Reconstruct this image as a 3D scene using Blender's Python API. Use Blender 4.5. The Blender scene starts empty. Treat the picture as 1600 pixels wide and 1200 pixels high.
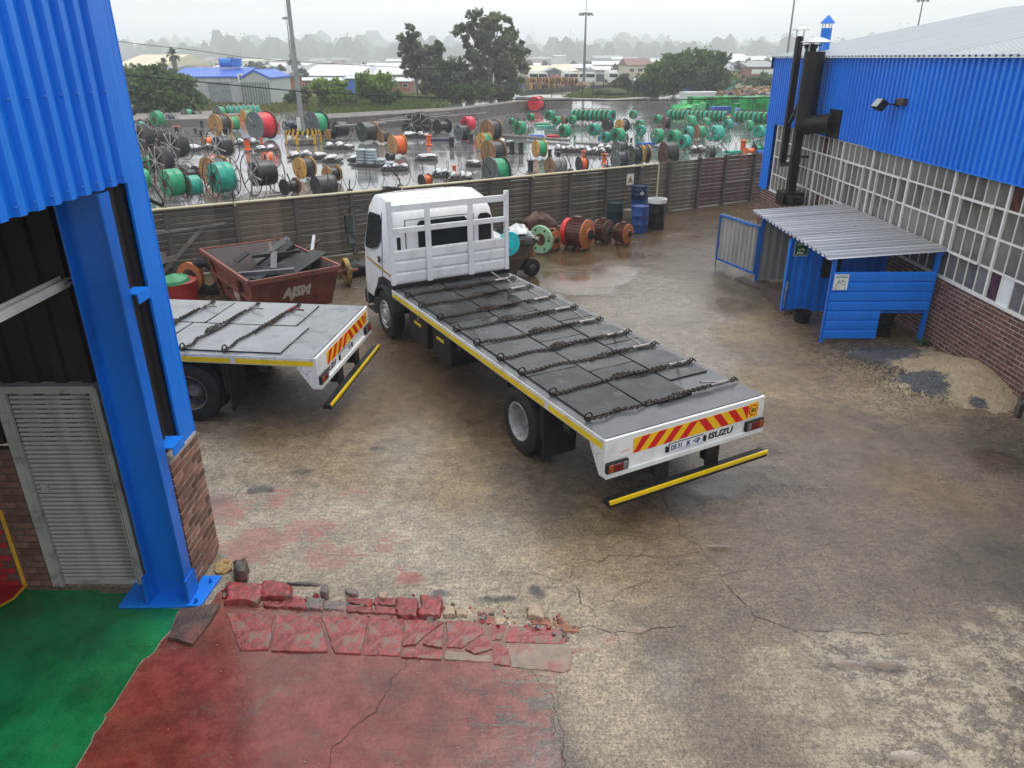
import bpy, bmesh, math, random
import numpy as np
from mathutils import Vector, Matrix, Euler
from math import sin, cos, pi, radians, tan, sqrt, hypot, atan2
random.seed(7); NR = np.random.RandomState(11)
sc = bpy.context.scene
COL = sc.collection
# ------------------------------------------------------------------ camera
CAM_F, CAM_P, CAM_R, CAM_H = 1155.0, radians(23.8), radians(-0.25), 5.3
_c, _s = cos(CAM_R), sin(CAM_R)
_U = Vector((0, sin(CAM_P), cos(CAM_P))); _F = Vector((0, cos(CAM_P), -sin(CAM_P))); _R = Vector((1, 0, 0))
_right = _c*_R + _s*_U; _up = -_s*_R + _c*_U
cd = bpy.data.cameras.new("camera"); cam = bpy.data.objects.new("camera", cd); COL.objects.link(cam)
cd.sensor_width = 36.0; cd.lens = CAM_F/1600*36; cd.clip_start = 0.05; cd.clip_end = 6000
cam.matrix_world = Matrix(((_right.x, _up.x, -_F.x, 0), (_right.y, _up.y, -_F.y, 0), (_right.z, _up.z, -_F.z, CAM_H), (0, 0, 0, 1)))
sc.camera = cam
sc.render.engine = 'CYCLES'
sc.cycles.max_bounces = 6; sc.cycles.diffuse_bounces = 3; sc.cycles.glossy_bounces = 3; sc.cycles.transmission_bounces = 4
sc.cycles.volume_bounces = 1; sc.cycles.caustics_reflective = False; sc.cycles.caustics_refractive = False
sc.cycles.use_denoising = True; sc.cycles.use_adaptive_sampling = True; sc.cycles.adaptive_threshold = 0.02
sc.view_settings.view_transform = 'Standard'; sc.view_settings.look = 'None'
sc.view_settings.exposure = 0.12; sc.view_settings.gamma = 1.0; sc.view_settings.use_curve_mapping = False
# ------------------------------------------------------------------ sky and sun (overcast, raining)
SUN_EL, SUN_AZ = radians(62), radians(30)
w = bpy.data.worlds.new("World"); sc.world = w; w.use_nodes = True
nt = w.node_tree; nt.nodes.clear()
def wn(t): return nt.nodes.new(t)
wo = wn('ShaderNodeOutputWorld'); bg = wn('ShaderNodeBackground'); bg.inputs['Strength'].default_value = 0.1
sky = wn('ShaderNodeTexSky'); sky.sky_type = 'NISHITA'; sky.sun_disc = False
sky.sun_elevation = SUN_EL; sky.sun_rotation = SUN_AZ; sky.dust_density = 3.0
tc = wn('ShaderNodeTexCoord'); sep = wn('ShaderNodeSeparateXYZ'); nt.links.new(tc.outputs['Generated'], sep.inputs[0])
grad = wn('ShaderNodeMapRange'); grad.inputs['From Min'].default_value = 0.0; grad.inputs['From Max'].default_value = 1.0
grad.inputs['To Min'].default_value = 11.0; grad.inputs['To Max'].default_value = 15.5
nt.links.new(sep.outputs['Z'], grad.inputs['Value'])
mp = wn('ShaderNodeMapping'); mp.inputs['Scale'].default_value = (1.0, 1.0, 13.0); nt.links.new(tc.outputs['Generated'], mp.inputs[0])
no = wn('ShaderNodeTexNoise'); no.inputs['Scale'].default_value = 2.2; no.inputs['Detail'].default_value = 5; nt.links.new(mp.outputs[0], no.inputs['Vector'])
cl = wn('ShaderNodeMapRange'); cl.inputs['From Min'].default_value = 0.3; cl.inputs['From Max'].default_value = 0.7
cl.inputs['To Min'].default_value = 0.86; cl.inputs['To Max'].default_value = 1.08; nt.links.new(no.outputs['Fac'], cl.inputs['Value'])
mul = wn('ShaderNodeMath'); mul.operation = 'MULTIPLY'; nt.links.new(grad.outputs[0], mul.inputs[0]); nt.links.new(cl.outputs[0], mul.inputs[1])
tint = wn('ShaderNodeVectorMath'); tint.operation = 'SCALE'; tint.inputs[0].default_value = (0.975, 1.0, 1.025); nt.links.new(mul.outputs[0], tint.inputs['Scale'])
mx = wn('ShaderNodeMix'); mx.data_type = 'RGBA'; mx.inputs[0].default_value = 0.93
nt.links.new(sky.outputs[0], mx.inputs[6]); nt.links.new(tint.outputs[0], mx.inputs[7])
nt.links.new(mx.outputs[2], bg.inputs['Color']); nt.links.new(bg.outputs[0], wo.inputs['Surface'])
sd = bpy.data.lights.new("sun", 'SUN'); sd.energy = 1.5; sd.angle = radians(32); sd.color = (1.0, 0.97, 0.92)
so = bpy.data.objects.new("sun", sd); COL.objects.link(so)
so.rotation_euler = (pi/2 - SUN_EL, 0, pi - SUN_AZ + 0.0)
so.location = (0, 0, 60)

# ------------------------------------------------------------------ layout helper: where a sight line meets a plane of the place
def ray(x, y):
    u = (x-800)/CAM_F; v = (600-y)/CAM_F
    return _right*u + _up*v + _F
def G(x, y, z=0.0):
    d = ray(x, y); t = (z-CAM_H)/d.z
    return Vector((0, 0, CAM_H)) + d*t
def atY(x, y, Y):
    d = ray(x, y); return Vector((0, 0, CAM_H)) + d*(Y/d.y)
def atX(x, y, X):
    d = ray(x, y); return Vector((0, 0, CAM_H)) + d*(X/d.x)
def dist(p): return (p-Vector((0, 0, CAM_H))).dot(_F)
# ------------------------------------------------------------------ object helpers
def tag(o, label=None, cat=None, group=None, kind=None):
    if label: o["label"] = label
    if cat: o["category"] = cat
    if group: o["group"] = group
    if kind: o["kind"] = kind
    return o
def empty(name, loc=(0, 0, 0), rz=0.0, label=None, cat=None, group=None, scale=None):
    o = bpy.data.objects.new(name, None); COL.objects.link(o)
    o.location = loc; o.rotation_euler = (0, 0, rz); o.empty_display_size = 0.2
    if scale: o.scale = scale
    return tag(o, label, cat, group)
def link(name, mesh, parent=None, loc=(0, 0, 0), rot=(0, 0, 0), scale=(1, 1, 1)):
    o = bpy.data.objects.new(name, mesh); COL.objects.link(o)
    o.location = loc; o.rotation_euler = rot; o.scale = scale
    if parent: o.parent = parent
    return o
def copy_tree(o, parent=None):
    c = o.copy(); COL.objects.link(c)
    if parent: c.parent = parent
    for ch in o.children: copy_tree(ch, c)
    return c
class MB:
    """collects simple shapes into one mesh"""
    def __init__(s): s.v = []; s.f = []; s.m = []; s.mi = 0
    def add(s, vs, fs, mi=None):
        n = len(s.v); s.v.extend([tuple(p) for p in vs]); s.f.extend([tuple(i+n for i in f) for f in fs])
        s.m.extend([s.mi if mi is None else mi]*len(fs)); return s
    def box(s, lo, hi, mi=None, M=None):
        x0, y0, z0 = lo; x1, y1, z1 = hi
        vs = [(x0, y0, z0), (x1, y0, z0), (x1, y1, z0), (x0, y1, z0), (x0, y0, z1), (x1, y0, z1), (x1, y1, z1), (x0, y1, z1)]
        if M is not None: vs = [M @ Vector(p) for p in vs]
        return s.add(vs, [(0, 3, 2, 1), (4, 5, 6, 7), (0, 1, 5, 4), (1, 2, 6, 5), (2, 3, 7, 6), (3, 0, 4, 7)], mi)
    def beam(s, a, b, wx, wz, mi=None, up=(0, 0, 1)):
        a = Vector(a); b = Vector(b); d = (b-a); L = d.length; d.normalize(); u = Vector(up)
        if abs(d.dot(u)) > 0.98: u = Vector((0, 1, 0))
        r = d.cross(u).normalized(); u = r.cross(d)
        vs = []
        for q in (a, b):
            for sx, sz in ((-1, -1), (1, -1), (1, 1), (-1, 1)): vs.append(q + r*sx*wx/2 + u*sz*wz/2)
        return s.add(vs, [(0, 1, 2, 3), (7, 6, 5, 4), (0, 4, 5, 1), (1, 5, 6, 2), (2, 6, 7, 3), (3, 7, 4, 0)], mi)
    def tube(s, pts, r, n=8, mi=None, caps=True, closed=False):
        pts = [Vector(p) for p in pts]; k = len(pts); rr = r if isinstance(r, (list, tuple)) else [r]*k
        vs = []; pu = None
        for i, p in enumerate(pts):
            if closed: d = pts[(i+1) % k]-pts[i-1]
            else: d = pts[min(i+1, k-1)]-pts[max(i-1, 0)]
            d.normalize()
            u = pu if pu is not None else (Vector((0, 0, 1)) if abs(d.z) < 0.9 else Vector((1, 0, 0)))
            u = (u - d*u.dot(d)).normalized(); pu = u; q = d.cross(u)
            for j in range(n):
                a = 2*pi*j/n; vs.append(p + (u*cos(a)+q*sin(a))*rr[i])
        fs = []
        for i in range(k if closed else k-1):
            a = i*n; b = ((i+1) % k)*n
            for j in range(n): fs.append((a+j, a+(j+1) % n, b+(j+1) % n, b+j))
        if caps and not closed:
            fs.append(tuple(range(n-1, -1, -1))); fs.append(tuple((k-1)*n+j for j in range(n)))
        return s.add(vs, fs, mi)
    def cyl(s, a, b, r, r2=None, n=16, mi=None): return s.tube([a, b], [r, r if r2 is None else r2], n, mi)
    def lathe(s, prof, n=24, mi=None, axis='Z', c=(0, 0, 0), closed=False, cap0=True):
        """prof: (radius, along) pairs"""
        vs = []; k = len(prof)
        for (r, h) in prof:
            for j in range(n):
                a = 2*pi*j/n; x, y = r*cos(a), r*sin(a)
                p = {'Z': (x, y, h), 'X': (h, x, y), 'Y': (y, h, x)}[axis]
                vs.append((p[0]+c[0], p[1]+c[1], p[2]+c[2]))
        fs = []
        for i in range(k if closed else k-1):
            i2 = (i+1) % k
            for j in range(n): fs.append((i*n+j, i*n+(j+1) % n, i2*n+(j+1) % n, i2*n+j))
        if not closed:
            if prof[0][0] > 1e-6 and cap0: fs.append(tuple(range(n-1, -1, -1)))
            if prof[-1][0] > 1e-6: fs.append(tuple((k-1)*n+j for j in range(n)))
        return s.add(vs, fs, mi)
    def torus(s, R, r, n=28, m=6, axis='X', c=(0, 0, 0), mi=None):
        prof = [(R + r*cos(2*pi*j/m), r*sin(2*pi*j/m)) for j in range(m)]
        return s.lathe(prof, n, mi, axis, c, closed=True)
    def prism(s, poly, z0, z1, mi=None, M=None):
        n = len(poly); vs = [(p[0], p[1], z0) for p in poly]+[(p[0], p[1], z1) for p in poly]
        if M is not None: vs = [M @ Vector(p) for p in vs]
        fs = [tuple(range(n-1, -1, -1)), tuple(range(n, 2*n))]+[(i, (i+1) % n, n+(i+1) % n, n+i) for i in range(n)]
        return s.add(vs, fs, mi)
    def quad(s, a, b, c, d, mi=None): return s.add([a, b, c, d], [(0, 1, 2, 3)], mi)
    def mesh(s, name, mats, smooth=False):
        me = bpy.data.meshes.new(name); me.from_pydata(s.v, [], s.f)
        for m in (mats if isinstance(mats, (list, tuple)) else [mats]): me.materials.append(m)
        if any(s.m): me.polygons.foreach_set('material_index', s.m)
        bm = bmesh.new(); bm.from_mesh(me); bmesh.ops.recalc_face_normals(bm, faces=bm.faces); bm.to_mesh(me); bm.free()
        if smooth: shade(me, smooth)
        me.update(); return me
    def build(s, name, mats, parent=None, loc=(0, 0, 0), rot=(0, 0, 0), smooth=False, bevel=0.0, seg=2):
        o = link(name, s.mesh(name, mats, smooth), parent, loc, rot)
        if bevel:
            b = o.modifiers.new('bevel', 'BEVEL'); b.width = bevel; b.segments = seg; b.limit_method = 'ANGLE'; b.angle_limit = radians(35)
        return o
def shade(me, ang=40):
    ang = 40 if ang is True else ang
    me.polygons.foreach_set('use_smooth', [True]*len(me.polygons))
    try: me.set_sharp_from_angle(angle=radians(ang))
    except Exception: pass
def corr(mb, o, along, up, out, L, H, pitch=0.18, depth=0.035, kind='ibr', mi=None, thick=0.0):
    """a profiled sheet: from o, ribs repeat along 'along' (length L), run in direction 'up' (length H), stand out towards 'out'"""
    o = Vector(o); along = Vector(along).normalized(); up = Vector(up).normalized(); out = Vector(out).normalized()
    n = max(1, int(round(L/pitch))); p = L/n; P = []
    for i in range(n):
        if kind == 'ibr':
            for t, d in ((0.0, 0), (0.50, 0), (0.57, 1), (0.93, 1)): P.append((p*(i+t), d*depth))
        else:
            for k in range(6): P.append((p*(i+k/6), depth*(0.5-0.5*cos(2*pi*k/6))))
    P.append((L, 0))
    a = [o+along*x+out*d for x, d in P]; b = [q+up*H for q in a]; k = len(a)
    mb.add(a+b, [(i, i+1, k+i+1, k+i) for i in range(k-1)], mi)
    return mb
_txt = {}
def text(name, s, size, mat, parent, loc, rot, align='LEFT', depth=0.002, shear=0.0, sx=1.0, bold=0.0):
    c = bpy.data.curves.new(name, 'FONT'); c.body = s; c.size = size; c.align_x = align; c.extrude = depth; c.shear = shear; c.offset = bold
    c.resolution_u = 2
    o = bpy.data.objects.new(name, c); COL.objects.link(o); bpy.context.view_layer.update()
    dg = bpy.context.evaluated_depsgraph_get(); me = bpy.data.meshes.new_from_object(o.evaluated_get(dg))
    bpy.data.objects.remove(o); me.materials.clear(); me.materials.append(mat)
    return link(name, me, parent, loc, rot, (sx, 1, 1))
# ------------------------------------------------------------------ materials
MAT = {}
class NT:
    def __init__(s, name):
        s.mat = bpy.data.materials.new(name); s.mat.use_nodes = True; s.t = s.mat.node_tree; s.b = s.t.nodes['Principled BSDF']
        s.tc = s.n('ShaderNodeTexCoord')
    def n(s, t): return s.t.nodes.new(t)
    def l(s, a, b): s.t.links.new(a, b)
    def val(s, inp, v):
        if hasattr(v, 'links') or hasattr(v, 'is_linked') and not isinstance(v, (int, float)): s.l(v, inp)
        elif isinstance(v, tuple) and len(v) == 3 and inp.type == 'RGBA': inp.default_value = (*v, 1)
        else: inp.default_value = v
    def noise(s, scale, detail=4, rough=0.55, vec=None, stretch=None, dist=0.0):
        x = s.n('ShaderNodeTexNoise'); x.inputs['Scale'].default_value = scale; x.inputs['Detail'].default_value = detail
        x.inputs['Roughness'].default_value = rough; x.inputs['Distortion'].default_value = dist
        v = vec or s.tc.outputs['Object']
        if stretch:
            m = s.n('ShaderNodeMapping'); m.inputs['Scale'].default_value = stretch; s.l(v, m.inputs[0]); v = m.outputs[0]
        s.l(v, x.inputs['Vector']); return x.outputs['Fac']
    def voro(s, scale, vec=None, feature='F1'):
        x = s.n('ShaderNodeTexVoronoi'); x.feature = feature; x.inputs['Scale'].default_value = scale
        s.l(vec or s.tc.outputs['Object'], x.inputs['Vector']); return x
    def ramp(s, v, lo, hi, a=0.0, b=1.0, smooth=True):
        x = s.n('ShaderNodeMapRange'); x.interpolation_type = 'SMOOTHSTEP' if smooth else 'LINEAR'
        s.val(x.inputs['Value'], v); x.inputs['From Min'].default_value = lo; x.inputs['From Max'].default_value = hi
        x.inputs['To Min'].default_value = a; x.inputs['To Max'].default_value = b; return x.outputs[0]
    def math(s, op, a, b=0.0, clamp=False):
        x = s.n('ShaderNodeMath'); x.operation = op; x.use_clamp = clamp; s.val(x.inputs[0], a); s.val(x.inputs[1], b); return x.outputs[0]
    def mix(s, f, a, b, mode='MIX'):
        x = s.n('ShaderNodeMix'); x.data_type = 'RGBA'; x.blend_type = mode
        s.val(x.inputs[0], f); s.val(x.inputs[6], a); s.val(x.inputs[7], b); return x.outputs[2]
    def attr(s, name):
        x = s.n('ShaderNodeAttribute'); x.attribute_name = name; return x
    def rnd(s): return s.n('ShaderNodeObjectInfo').outputs['Random']
    def bump(s, h, strength=0.3, dist=0.01):
        x = s.n('ShaderNodeBump'); x.inputs['Strength'].default_value = strength; x.inputs['Distance'].default_value = dist
        s.l(h, x.inputs['Height']); s.l(x.outputs[0], s.b.inputs['Normal']); return x
    def out(s, col=None, rough=None, metal=None, spec=None):
        if col is not None: s.val(s.b.inputs['Base Color'], col)
        if rough is not None: s.val(s.b.inputs['Roughness'], rough)
        if metal is not None: s.val(s.b.inputs['Metallic'], metal)
        if spec is not None: s.val(s.b.inputs['Specular IOR Level'], spec)
        return s.mat
def sc3(c, k): return tuple(min(1.0, x*k) for x in c)
def pbr(name, col, rough=0.5, metal=0.0, var=0.18, scale=3.0, bump=0.0, bscale=40.0, dirt=None, damt=0.0, dscale=2.0, rand=0.0, stretch=None, dlo=0.5):
    if name in MAT: return MAT[name]
    t = NT(name); n1 = t.noise(scale, 5, stretch=stretch)
    c = t.mix(t.ramp(n1, 0.3, 0.7), sc3(col, 1-var), sc3(col, 1+var))
    r = t.ramp(n1, 0.25, 0.75, max(0.03, rough-0.08), rough+0.08)
    if dirt:
        n2 = t.noise(dscale, 6, 0.65, stretch=stretch)
        m = t.ramp(n2, dlo, dlo+0.18, 0, damt); c = t.mix(m, c, dirt)
        r = t.math('ADD', r, t.math('MULTIPLY', m, 0.25))
    if rand:
        k = t.ramp(t.rnd(), 0, 1, 1-rand, 1+rand, False)
        x = t.n('ShaderNodeVectorMath'); x.operation = 'SCALE'; t.l(c, x.inputs[0]); t.l(k, x.inputs['Scale']); c = x.outputs[0]
    if bump: t.bump(t.noise(bscale, 4), bump, 0.01)
    t.out(c, r, metal, .5 if max(col) > .06 else .22); MAT[name] = t.mat; return t.mat
RUST = (0.10, 0.035, 0.018); GRIME = (0.035, 0.028, 0.022)
def blue():
    t = NT('blue_paint'); fade = t.noise(.7, 5, .6, stretch=(1, 1, .35)); st = t.noise(5, 6, .7, stretch=(2.5, 2.5, .12)); ch = t.noise(34, 3, .6); gr = t.noise(2.2, 6, .65)
    c = t.mix(t.ramp(fade, .3, .7), (.002, .165, .72), (.006, .215, .82)); c = t.mix(t.ramp(st, .52, .74, 0, .45), c, (.004, .09, .40)); c = t.mix(t.ramp(gr, .58, .76, 0, .35), c, (.035, .19, .58))
    c = t.mix(t.math('MULTIPLY', t.ramp(ch, .70, .73), t.ramp(gr, .45, .6)), c, (.10, .07, .06))
    t.bump(t.math('ADD', t.math('MULTIPLY', fade, 3.0), t.math('MULTIPLY', ch, .15)), .25, .012); return t.out(c, t.ramp(st, .3, .7, .30, .5))
# ================================================================== GROUND
def proj(p):
    q = Vector(p)-Vector((0, 0, CAM_H)); d = q.dot(_F)
    return 800+CAM_F*q.dot(_right)/d, 600-CAM_F*q.dot(_up)/d
T_ = (.345, .285, .21); LT = (.37, .325, .26); BR = (.17, .118, .07); GB = (.158, .126, .092); DK = (.085, .068, .052); OC = (.27, .20, .12); GR = (.30, .265, .215)
ctrl = [(520, 800, LT), (640, 830, LT), (400, 800, LT), (760, 830, LT), (350, 720, LT), (450, 650, BR), (420, 690, OC), (560, 650, BR), (560, 720, OC), (620, 700, GR), (720, 760, OC), (700, 690, OC), (650, 620, BR), (600, 560, BR),
        (800, 760, GB), (860, 790, GB), (740, 660, BR), (880, 820, GB), (700, 870, LT), (820, 880, T_), (900, 870, OC), (960, 830, OC), (980, 900, OC), (900, 930, T_), (820, 950, T_), (1000, 800, BR), (960, 960, T_), (930, 1030, T_), (950, 1120, T_), (1020, 1150, T_),
        (1050, 1000, GB), (1100, 1080, GB), (1060, 1060, GR), (1180, 1180, GB), (1250, 1050, T_), (1350, 1030, GR), (1400, 1100, T_), (1500, 1150, T_), (1560, 1000, GB), (1300, 1130, T_), (1590, 1150, GB), (1450, 1040, T_), (1120, 880, GB), (1050, 850, BR),
        (1200, 880, GB), (1250, 950, GB), (1150, 960, GB), (1350, 900, GB), (1450, 830, GB), (1500, 880, DK), (1580, 880, DK), (1560, 700, DK), (1500, 720, GB), (1400, 690, GB), (1300, 700, GB), (1250, 650, BR), (1220, 600, OC), (1280, 580, BR), (1330, 590, OC), (1200, 550, GB), (1330, 560, OC), (1270, 520, BR), (1430, 760, BR),
        (1150, 470, GB), (1170, 520, OC), (1230, 510, OC), (1130, 500, GR), (1050, 480, GR), (1000, 440, GR), (950, 470, GR), (1100, 420, GB), (1080, 390, GB), (1000, 400, BR), (920, 420, BR), (870, 440, BR), (940, 400, BR), (860, 470, GB), (1120, 350, GB), (1060, 370, BR), (1140, 330, BR), (1020, 560, GR), (1100, 560, GR),
        (560, 450, GB), (540, 480, BR), (560, 520, BR), (300, 480, BR), (450, 600, GB), (1400, 600, T_), (1100, 700, GB), (0, 1000, GB), (300, 1100, BR), (560, 1120, (.16, .12, .10)), (700, 1100, (.15, .118, .10)), (790, 1130, (.15, .12, .10)), (840, 1180, (.14, .115, .10)), (640, 1180, (.16, .12, .10)), (1210, 780, GB), (1100, 770, GB), (800, 640, BR)]
redb = [(340, 800, 75, 55, .70), (400, 850, 85, 50, .72), (480, 830, 100, 50, .60), (430, 780, 80, 35, .58), (560, 770, 70, 40, .50), (520, 870, 100, 40, .60), (600, 850, 70, 40, .56), (640, 905, 40, 18, .75), (620, 885, 30, 14, .6), (700, 930, 50, 20, .5), (345, 860, 40, 40, .55), (560, 720, 60, 20, .40), (960, 1000, 60, 25, .5), (1000, 990, 40, 16, .55), (920, 1010, 40, 30, .5),
        (470, 740, 40, 15, .45), (530, 800, 40, 20, .5)]
oilb = [(690, 930, 22, 9, .9), (760, 940, 30, 10, .8), (840, 928, 18, 14, .9), (800, 940, 30, 10, .7), (740, 920, 20, 8, .5), (590, 700, 20, 8, .7), (410, 765, 26, 12, .8), (470, 735, 40, 9, .7), (590, 760, 30, 10, .3), (1245, 842, 18, 9, .6), (1220, 930, 30, 12, .4), (1330, 470, 60, 12, .5), (1560, 860, 70, 40, .6), (1580, 920, 50, 40, .6), (1480, 930, 30, 12, .5), (880, 700, 40, 14, .5), (370, 680, 60, 20, .5), (1340, 980, 50, 8, .5), (1400, 985, 40, 10, .6), (1310, 1130, 20, 8, .6), (400, 1000, 60, 16, .55), (500, 1000, 60, 16, .55), (600, 1000, 60, 18, .58), (700, 1005, 60, 18, .58), (800, 1015, 60, 18, .58), (870, 1030, 40, 20, .4), (480, 955, 80, 8, .5), (620, 965, 80, 8, .5), (940, 480, 30, 12, .5), (1160, 660, 40, 12, .35), (650, 580, 50, 12, .5), (1360, 880, 30, 10, .5)]
wetb = [(900, 440, 110, 26, 1.0), (960, 425, 60, 18, .9), (850, 470, 50, 20, .9), (1000, 400, 80, 14, .8), (900, 405, 70, 14, .85), (1150, 480, 50, 22, .8), (1140, 450, 40, 20, .7), (1060, 500, 90, 30, .55), (1120, 550, 70, 30, .5), (980, 460, 90, 30, .5), (1180, 745, 130, 40, .75), (1080, 790, 60, 30, .7), (1130, 760, 90, 24, .75), (1380, 1035, 40, 14, 1.0), (1330, 1035, 40, 12, 1.0), (1470, 1065, 40, 12, .9), (1410, 1185, 36, 14, 1.0), (1120, 860, 25, 7, 1.0), (820, 830, 140, 40, .45), (700, 800, 80, 60, .4), (340, 780, 40, 20, .7), (1560, 720, 60, 30, .8), (1500, 740, 60, 24, .5), (720, 600, 60, 20, .5), (560, 500, 50, 20, .5), (1000, 640, 60, 20, .4), (1590, 1080, 20, 20, .9), (640, 655, 20, 30, .5), (620, 690, 26, 20, .55), (1200, 700, 50, 20, .6), (560, 620, 40, 16, .5), (1340, 760, 60, 20, .4)]
def wpt(px, py): g = G(px, py); return g.x, g.y
def blobfield(P, blobs):
    out = np.zeros(len(P))
    for px, py, rx, ry, v in blobs:
        c = G(px, py); a = G(px+rx, py); b = G(px, py+ry)
        ax = abs(a.x-c.x)+1e-3; by = abs(b.y-c.y)+1e-3
        d2 = ((P[:, 0]-c.x)/ax)**2+((P[:, 1]-c.y)/by)**2
        out = np.maximum(out, v*np.exp(-d2*0.8))
    return out
def inpoly(P, poly):
    x, y = P[:, 0], P[:, 1]; r = np.zeros(len(P), bool); n = len(poly)
    for i in range(n):
        x1, y1 = poly[i]; x2, y2 = poly[(i+1) % n]
        c = ((y1 > y) != (y2 > y)); r ^= c & (x < (x2-x1)*(y-y1)/((y2-y1) if y2 != y1 else 1e-9)+x1)
    return r
def sdist(P, poly):
    """signed distance to a polygon, positive inside"""
    d = np.full(len(P), 1e9); n = len(poly)
    for i in range(n):
        a = np.array(poly[i]); b = np.array(poly[(i+1) % n]); ab = b-a
        t = np.clip(((P-a)@ab)/(ab@ab+1e-12), 0, 1)
        d = np.minimum(d, np.hypot(*(P-a-t[:, None]*ab).T))
    return np.where(inpoly(P, poly), d, -d)
def vnoise(P, s, seed):
    r = np.random.RandomState(seed); T = r.rand(128, 128); q = P*s; i = np.floor(q).astype(int); f = q-i; f = f*f*(3-2*f)
    g = lambda dx, dy: T[(i[:, 0]+dx) % 128, (i[:, 1]+dy) % 128]
    return (g(0, 0)*(1-f[:, 0])+g(1, 0)*f[:, 0])*(1-f[:, 1])+(g(0, 1)*(1-f[:, 0])+g(1, 1)*f[:, 0])*f[:, 1]
# --- concrete yard: dense sheet with stain attributes
ys = [0.5]
while ys[-1] < 33: ys.append(ys[-1]+max(0.05, 0.0085*ys[-1]))
xs = np.linspace(-11.5, 12.5, 330)
X_, Y_ = np.meshgrid(xs, ys); P = np.stack([X_.ravel(), Y_.ravel()], 1); nx, ny = len(xs), len(ys)
Pw = P + 0.35*np.stack([vnoise(P, 1.3, 1)-.5+0.5*(vnoise(P, 4, 3)-.5), vnoise(P, 1.3, 2)-.5+0.5*(vnoise(P, 4, 4)-.5)], 1)*np.clip(P[:, 1:2]/9, .4, 2.2)
cw = np.zeros(len(P)); cc = np.zeros((len(P), 3))
for px, py, col in ctrl:
    c = wpt(px, py); s_ = 0.11*c[1]
    wgt = 1/(((Pw[:, 0]-c[0])**2+((Pw[:, 1]-c[1])*0.75)**2)/s_**2+0.12)**2.2
    cw += wgt; cc += wgt[:, None]*np.array(col)
cc /= cw[:, None]
cm_ = cc.mean(1, keepdims=True); cc = np.clip((cm_*.95+(cc-cm_)*1.12)*.80, .01, 1)
greenpoly = [wpt(*p) for p in ((-700, 1300), (-400, 920), (-60, 917), (240, 926), (262, 944), (283, 953), (257, 997), (228, 1030), (200, 1063), (180, 1100), (160, 1118), (143, 1153), (123, 1197), (90, 1260), (40, 1400))]
redpoly = [wpt(*p) for p in ((283, 953), (257, 997), (228, 1030), (200, 1063), (180, 1100), (160, 1118), (143, 1153), (123, 1197), (90, 1260), (40, 1400), (900, 1400), (882, 1200), (872, 1120), (870, 1060), (900, 1048), (905, 1000), (890, 985), (700, 968), (500, 950), (352, 945), (345, 915), (318, 950))]
Pj = P + 0.05*np.stack([vnoise(P, 7, 5)-.5, vnoise(P, 7, 6)-.5], 1)
sdg = sdist(Pj, greenpoly); sdr = sdist(Pj, redpoly)
fade = np.clip((640-np.array([proj((x, y, 0))[0] for x, y in P[:: 1]]))/500, -1, 1) if False else None
pxx = 800+CAM_F*P[:, 0]/((P[:, 1])*_F.y-(-CAM_H)*0+CAM_H*(-_F.z))
worn = np.interp(pxx, [0, 420, 640, 760, 900], [1.0, .92, .76, .62, .50])
red = np.maximum(np.clip(sdr/0.04+.5, 0, 1)*worn, blobfield(Pw*0.35+P*0.65, redb))
grn = np.clip(sdg/0.03+.5, 0, 1)
oil = blobfield(Pw*0.4+P*0.6, oilb); wet = blobfield(Pw*0.5+P*0.5, wetb)
wet = np.maximum(wet, np.clip(sdr/0.15, 0, 1)*np.interp(pxx, [100, 500, 900], [.42, .45, .35]))
wet = np.maximum(wet, 0.25*grn)
spall = blobfield(Pw*.6+P*.4, [(1500, 1120, 180, 70, 1), (1400, 1060, 130, 60, 1), (1330, 1010, 90, 30, .8), (1560, 1020, 80, 60, 1), (1280, 1120, 130, 60, .6), (1500, 1190, 200, 60, 1), (1580, 960, 40, 30, .7), (830, 920, 120, 30, .5), (960, 920, 60, 30, .45), (1180, 1050, 60, 40, .4), (1320, 610, 50, 20, .4)])
far = np.clip((P[:, 1]-6.5)/13, 0, 1); wet = np.maximum(np.maximum(wet, far*0.57), .20)
Z = 0.02*(vnoise(P, .6, 7)-.5)+0.012*(vnoise(P, 2.2, 8)-.5)-0.012*wet
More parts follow.
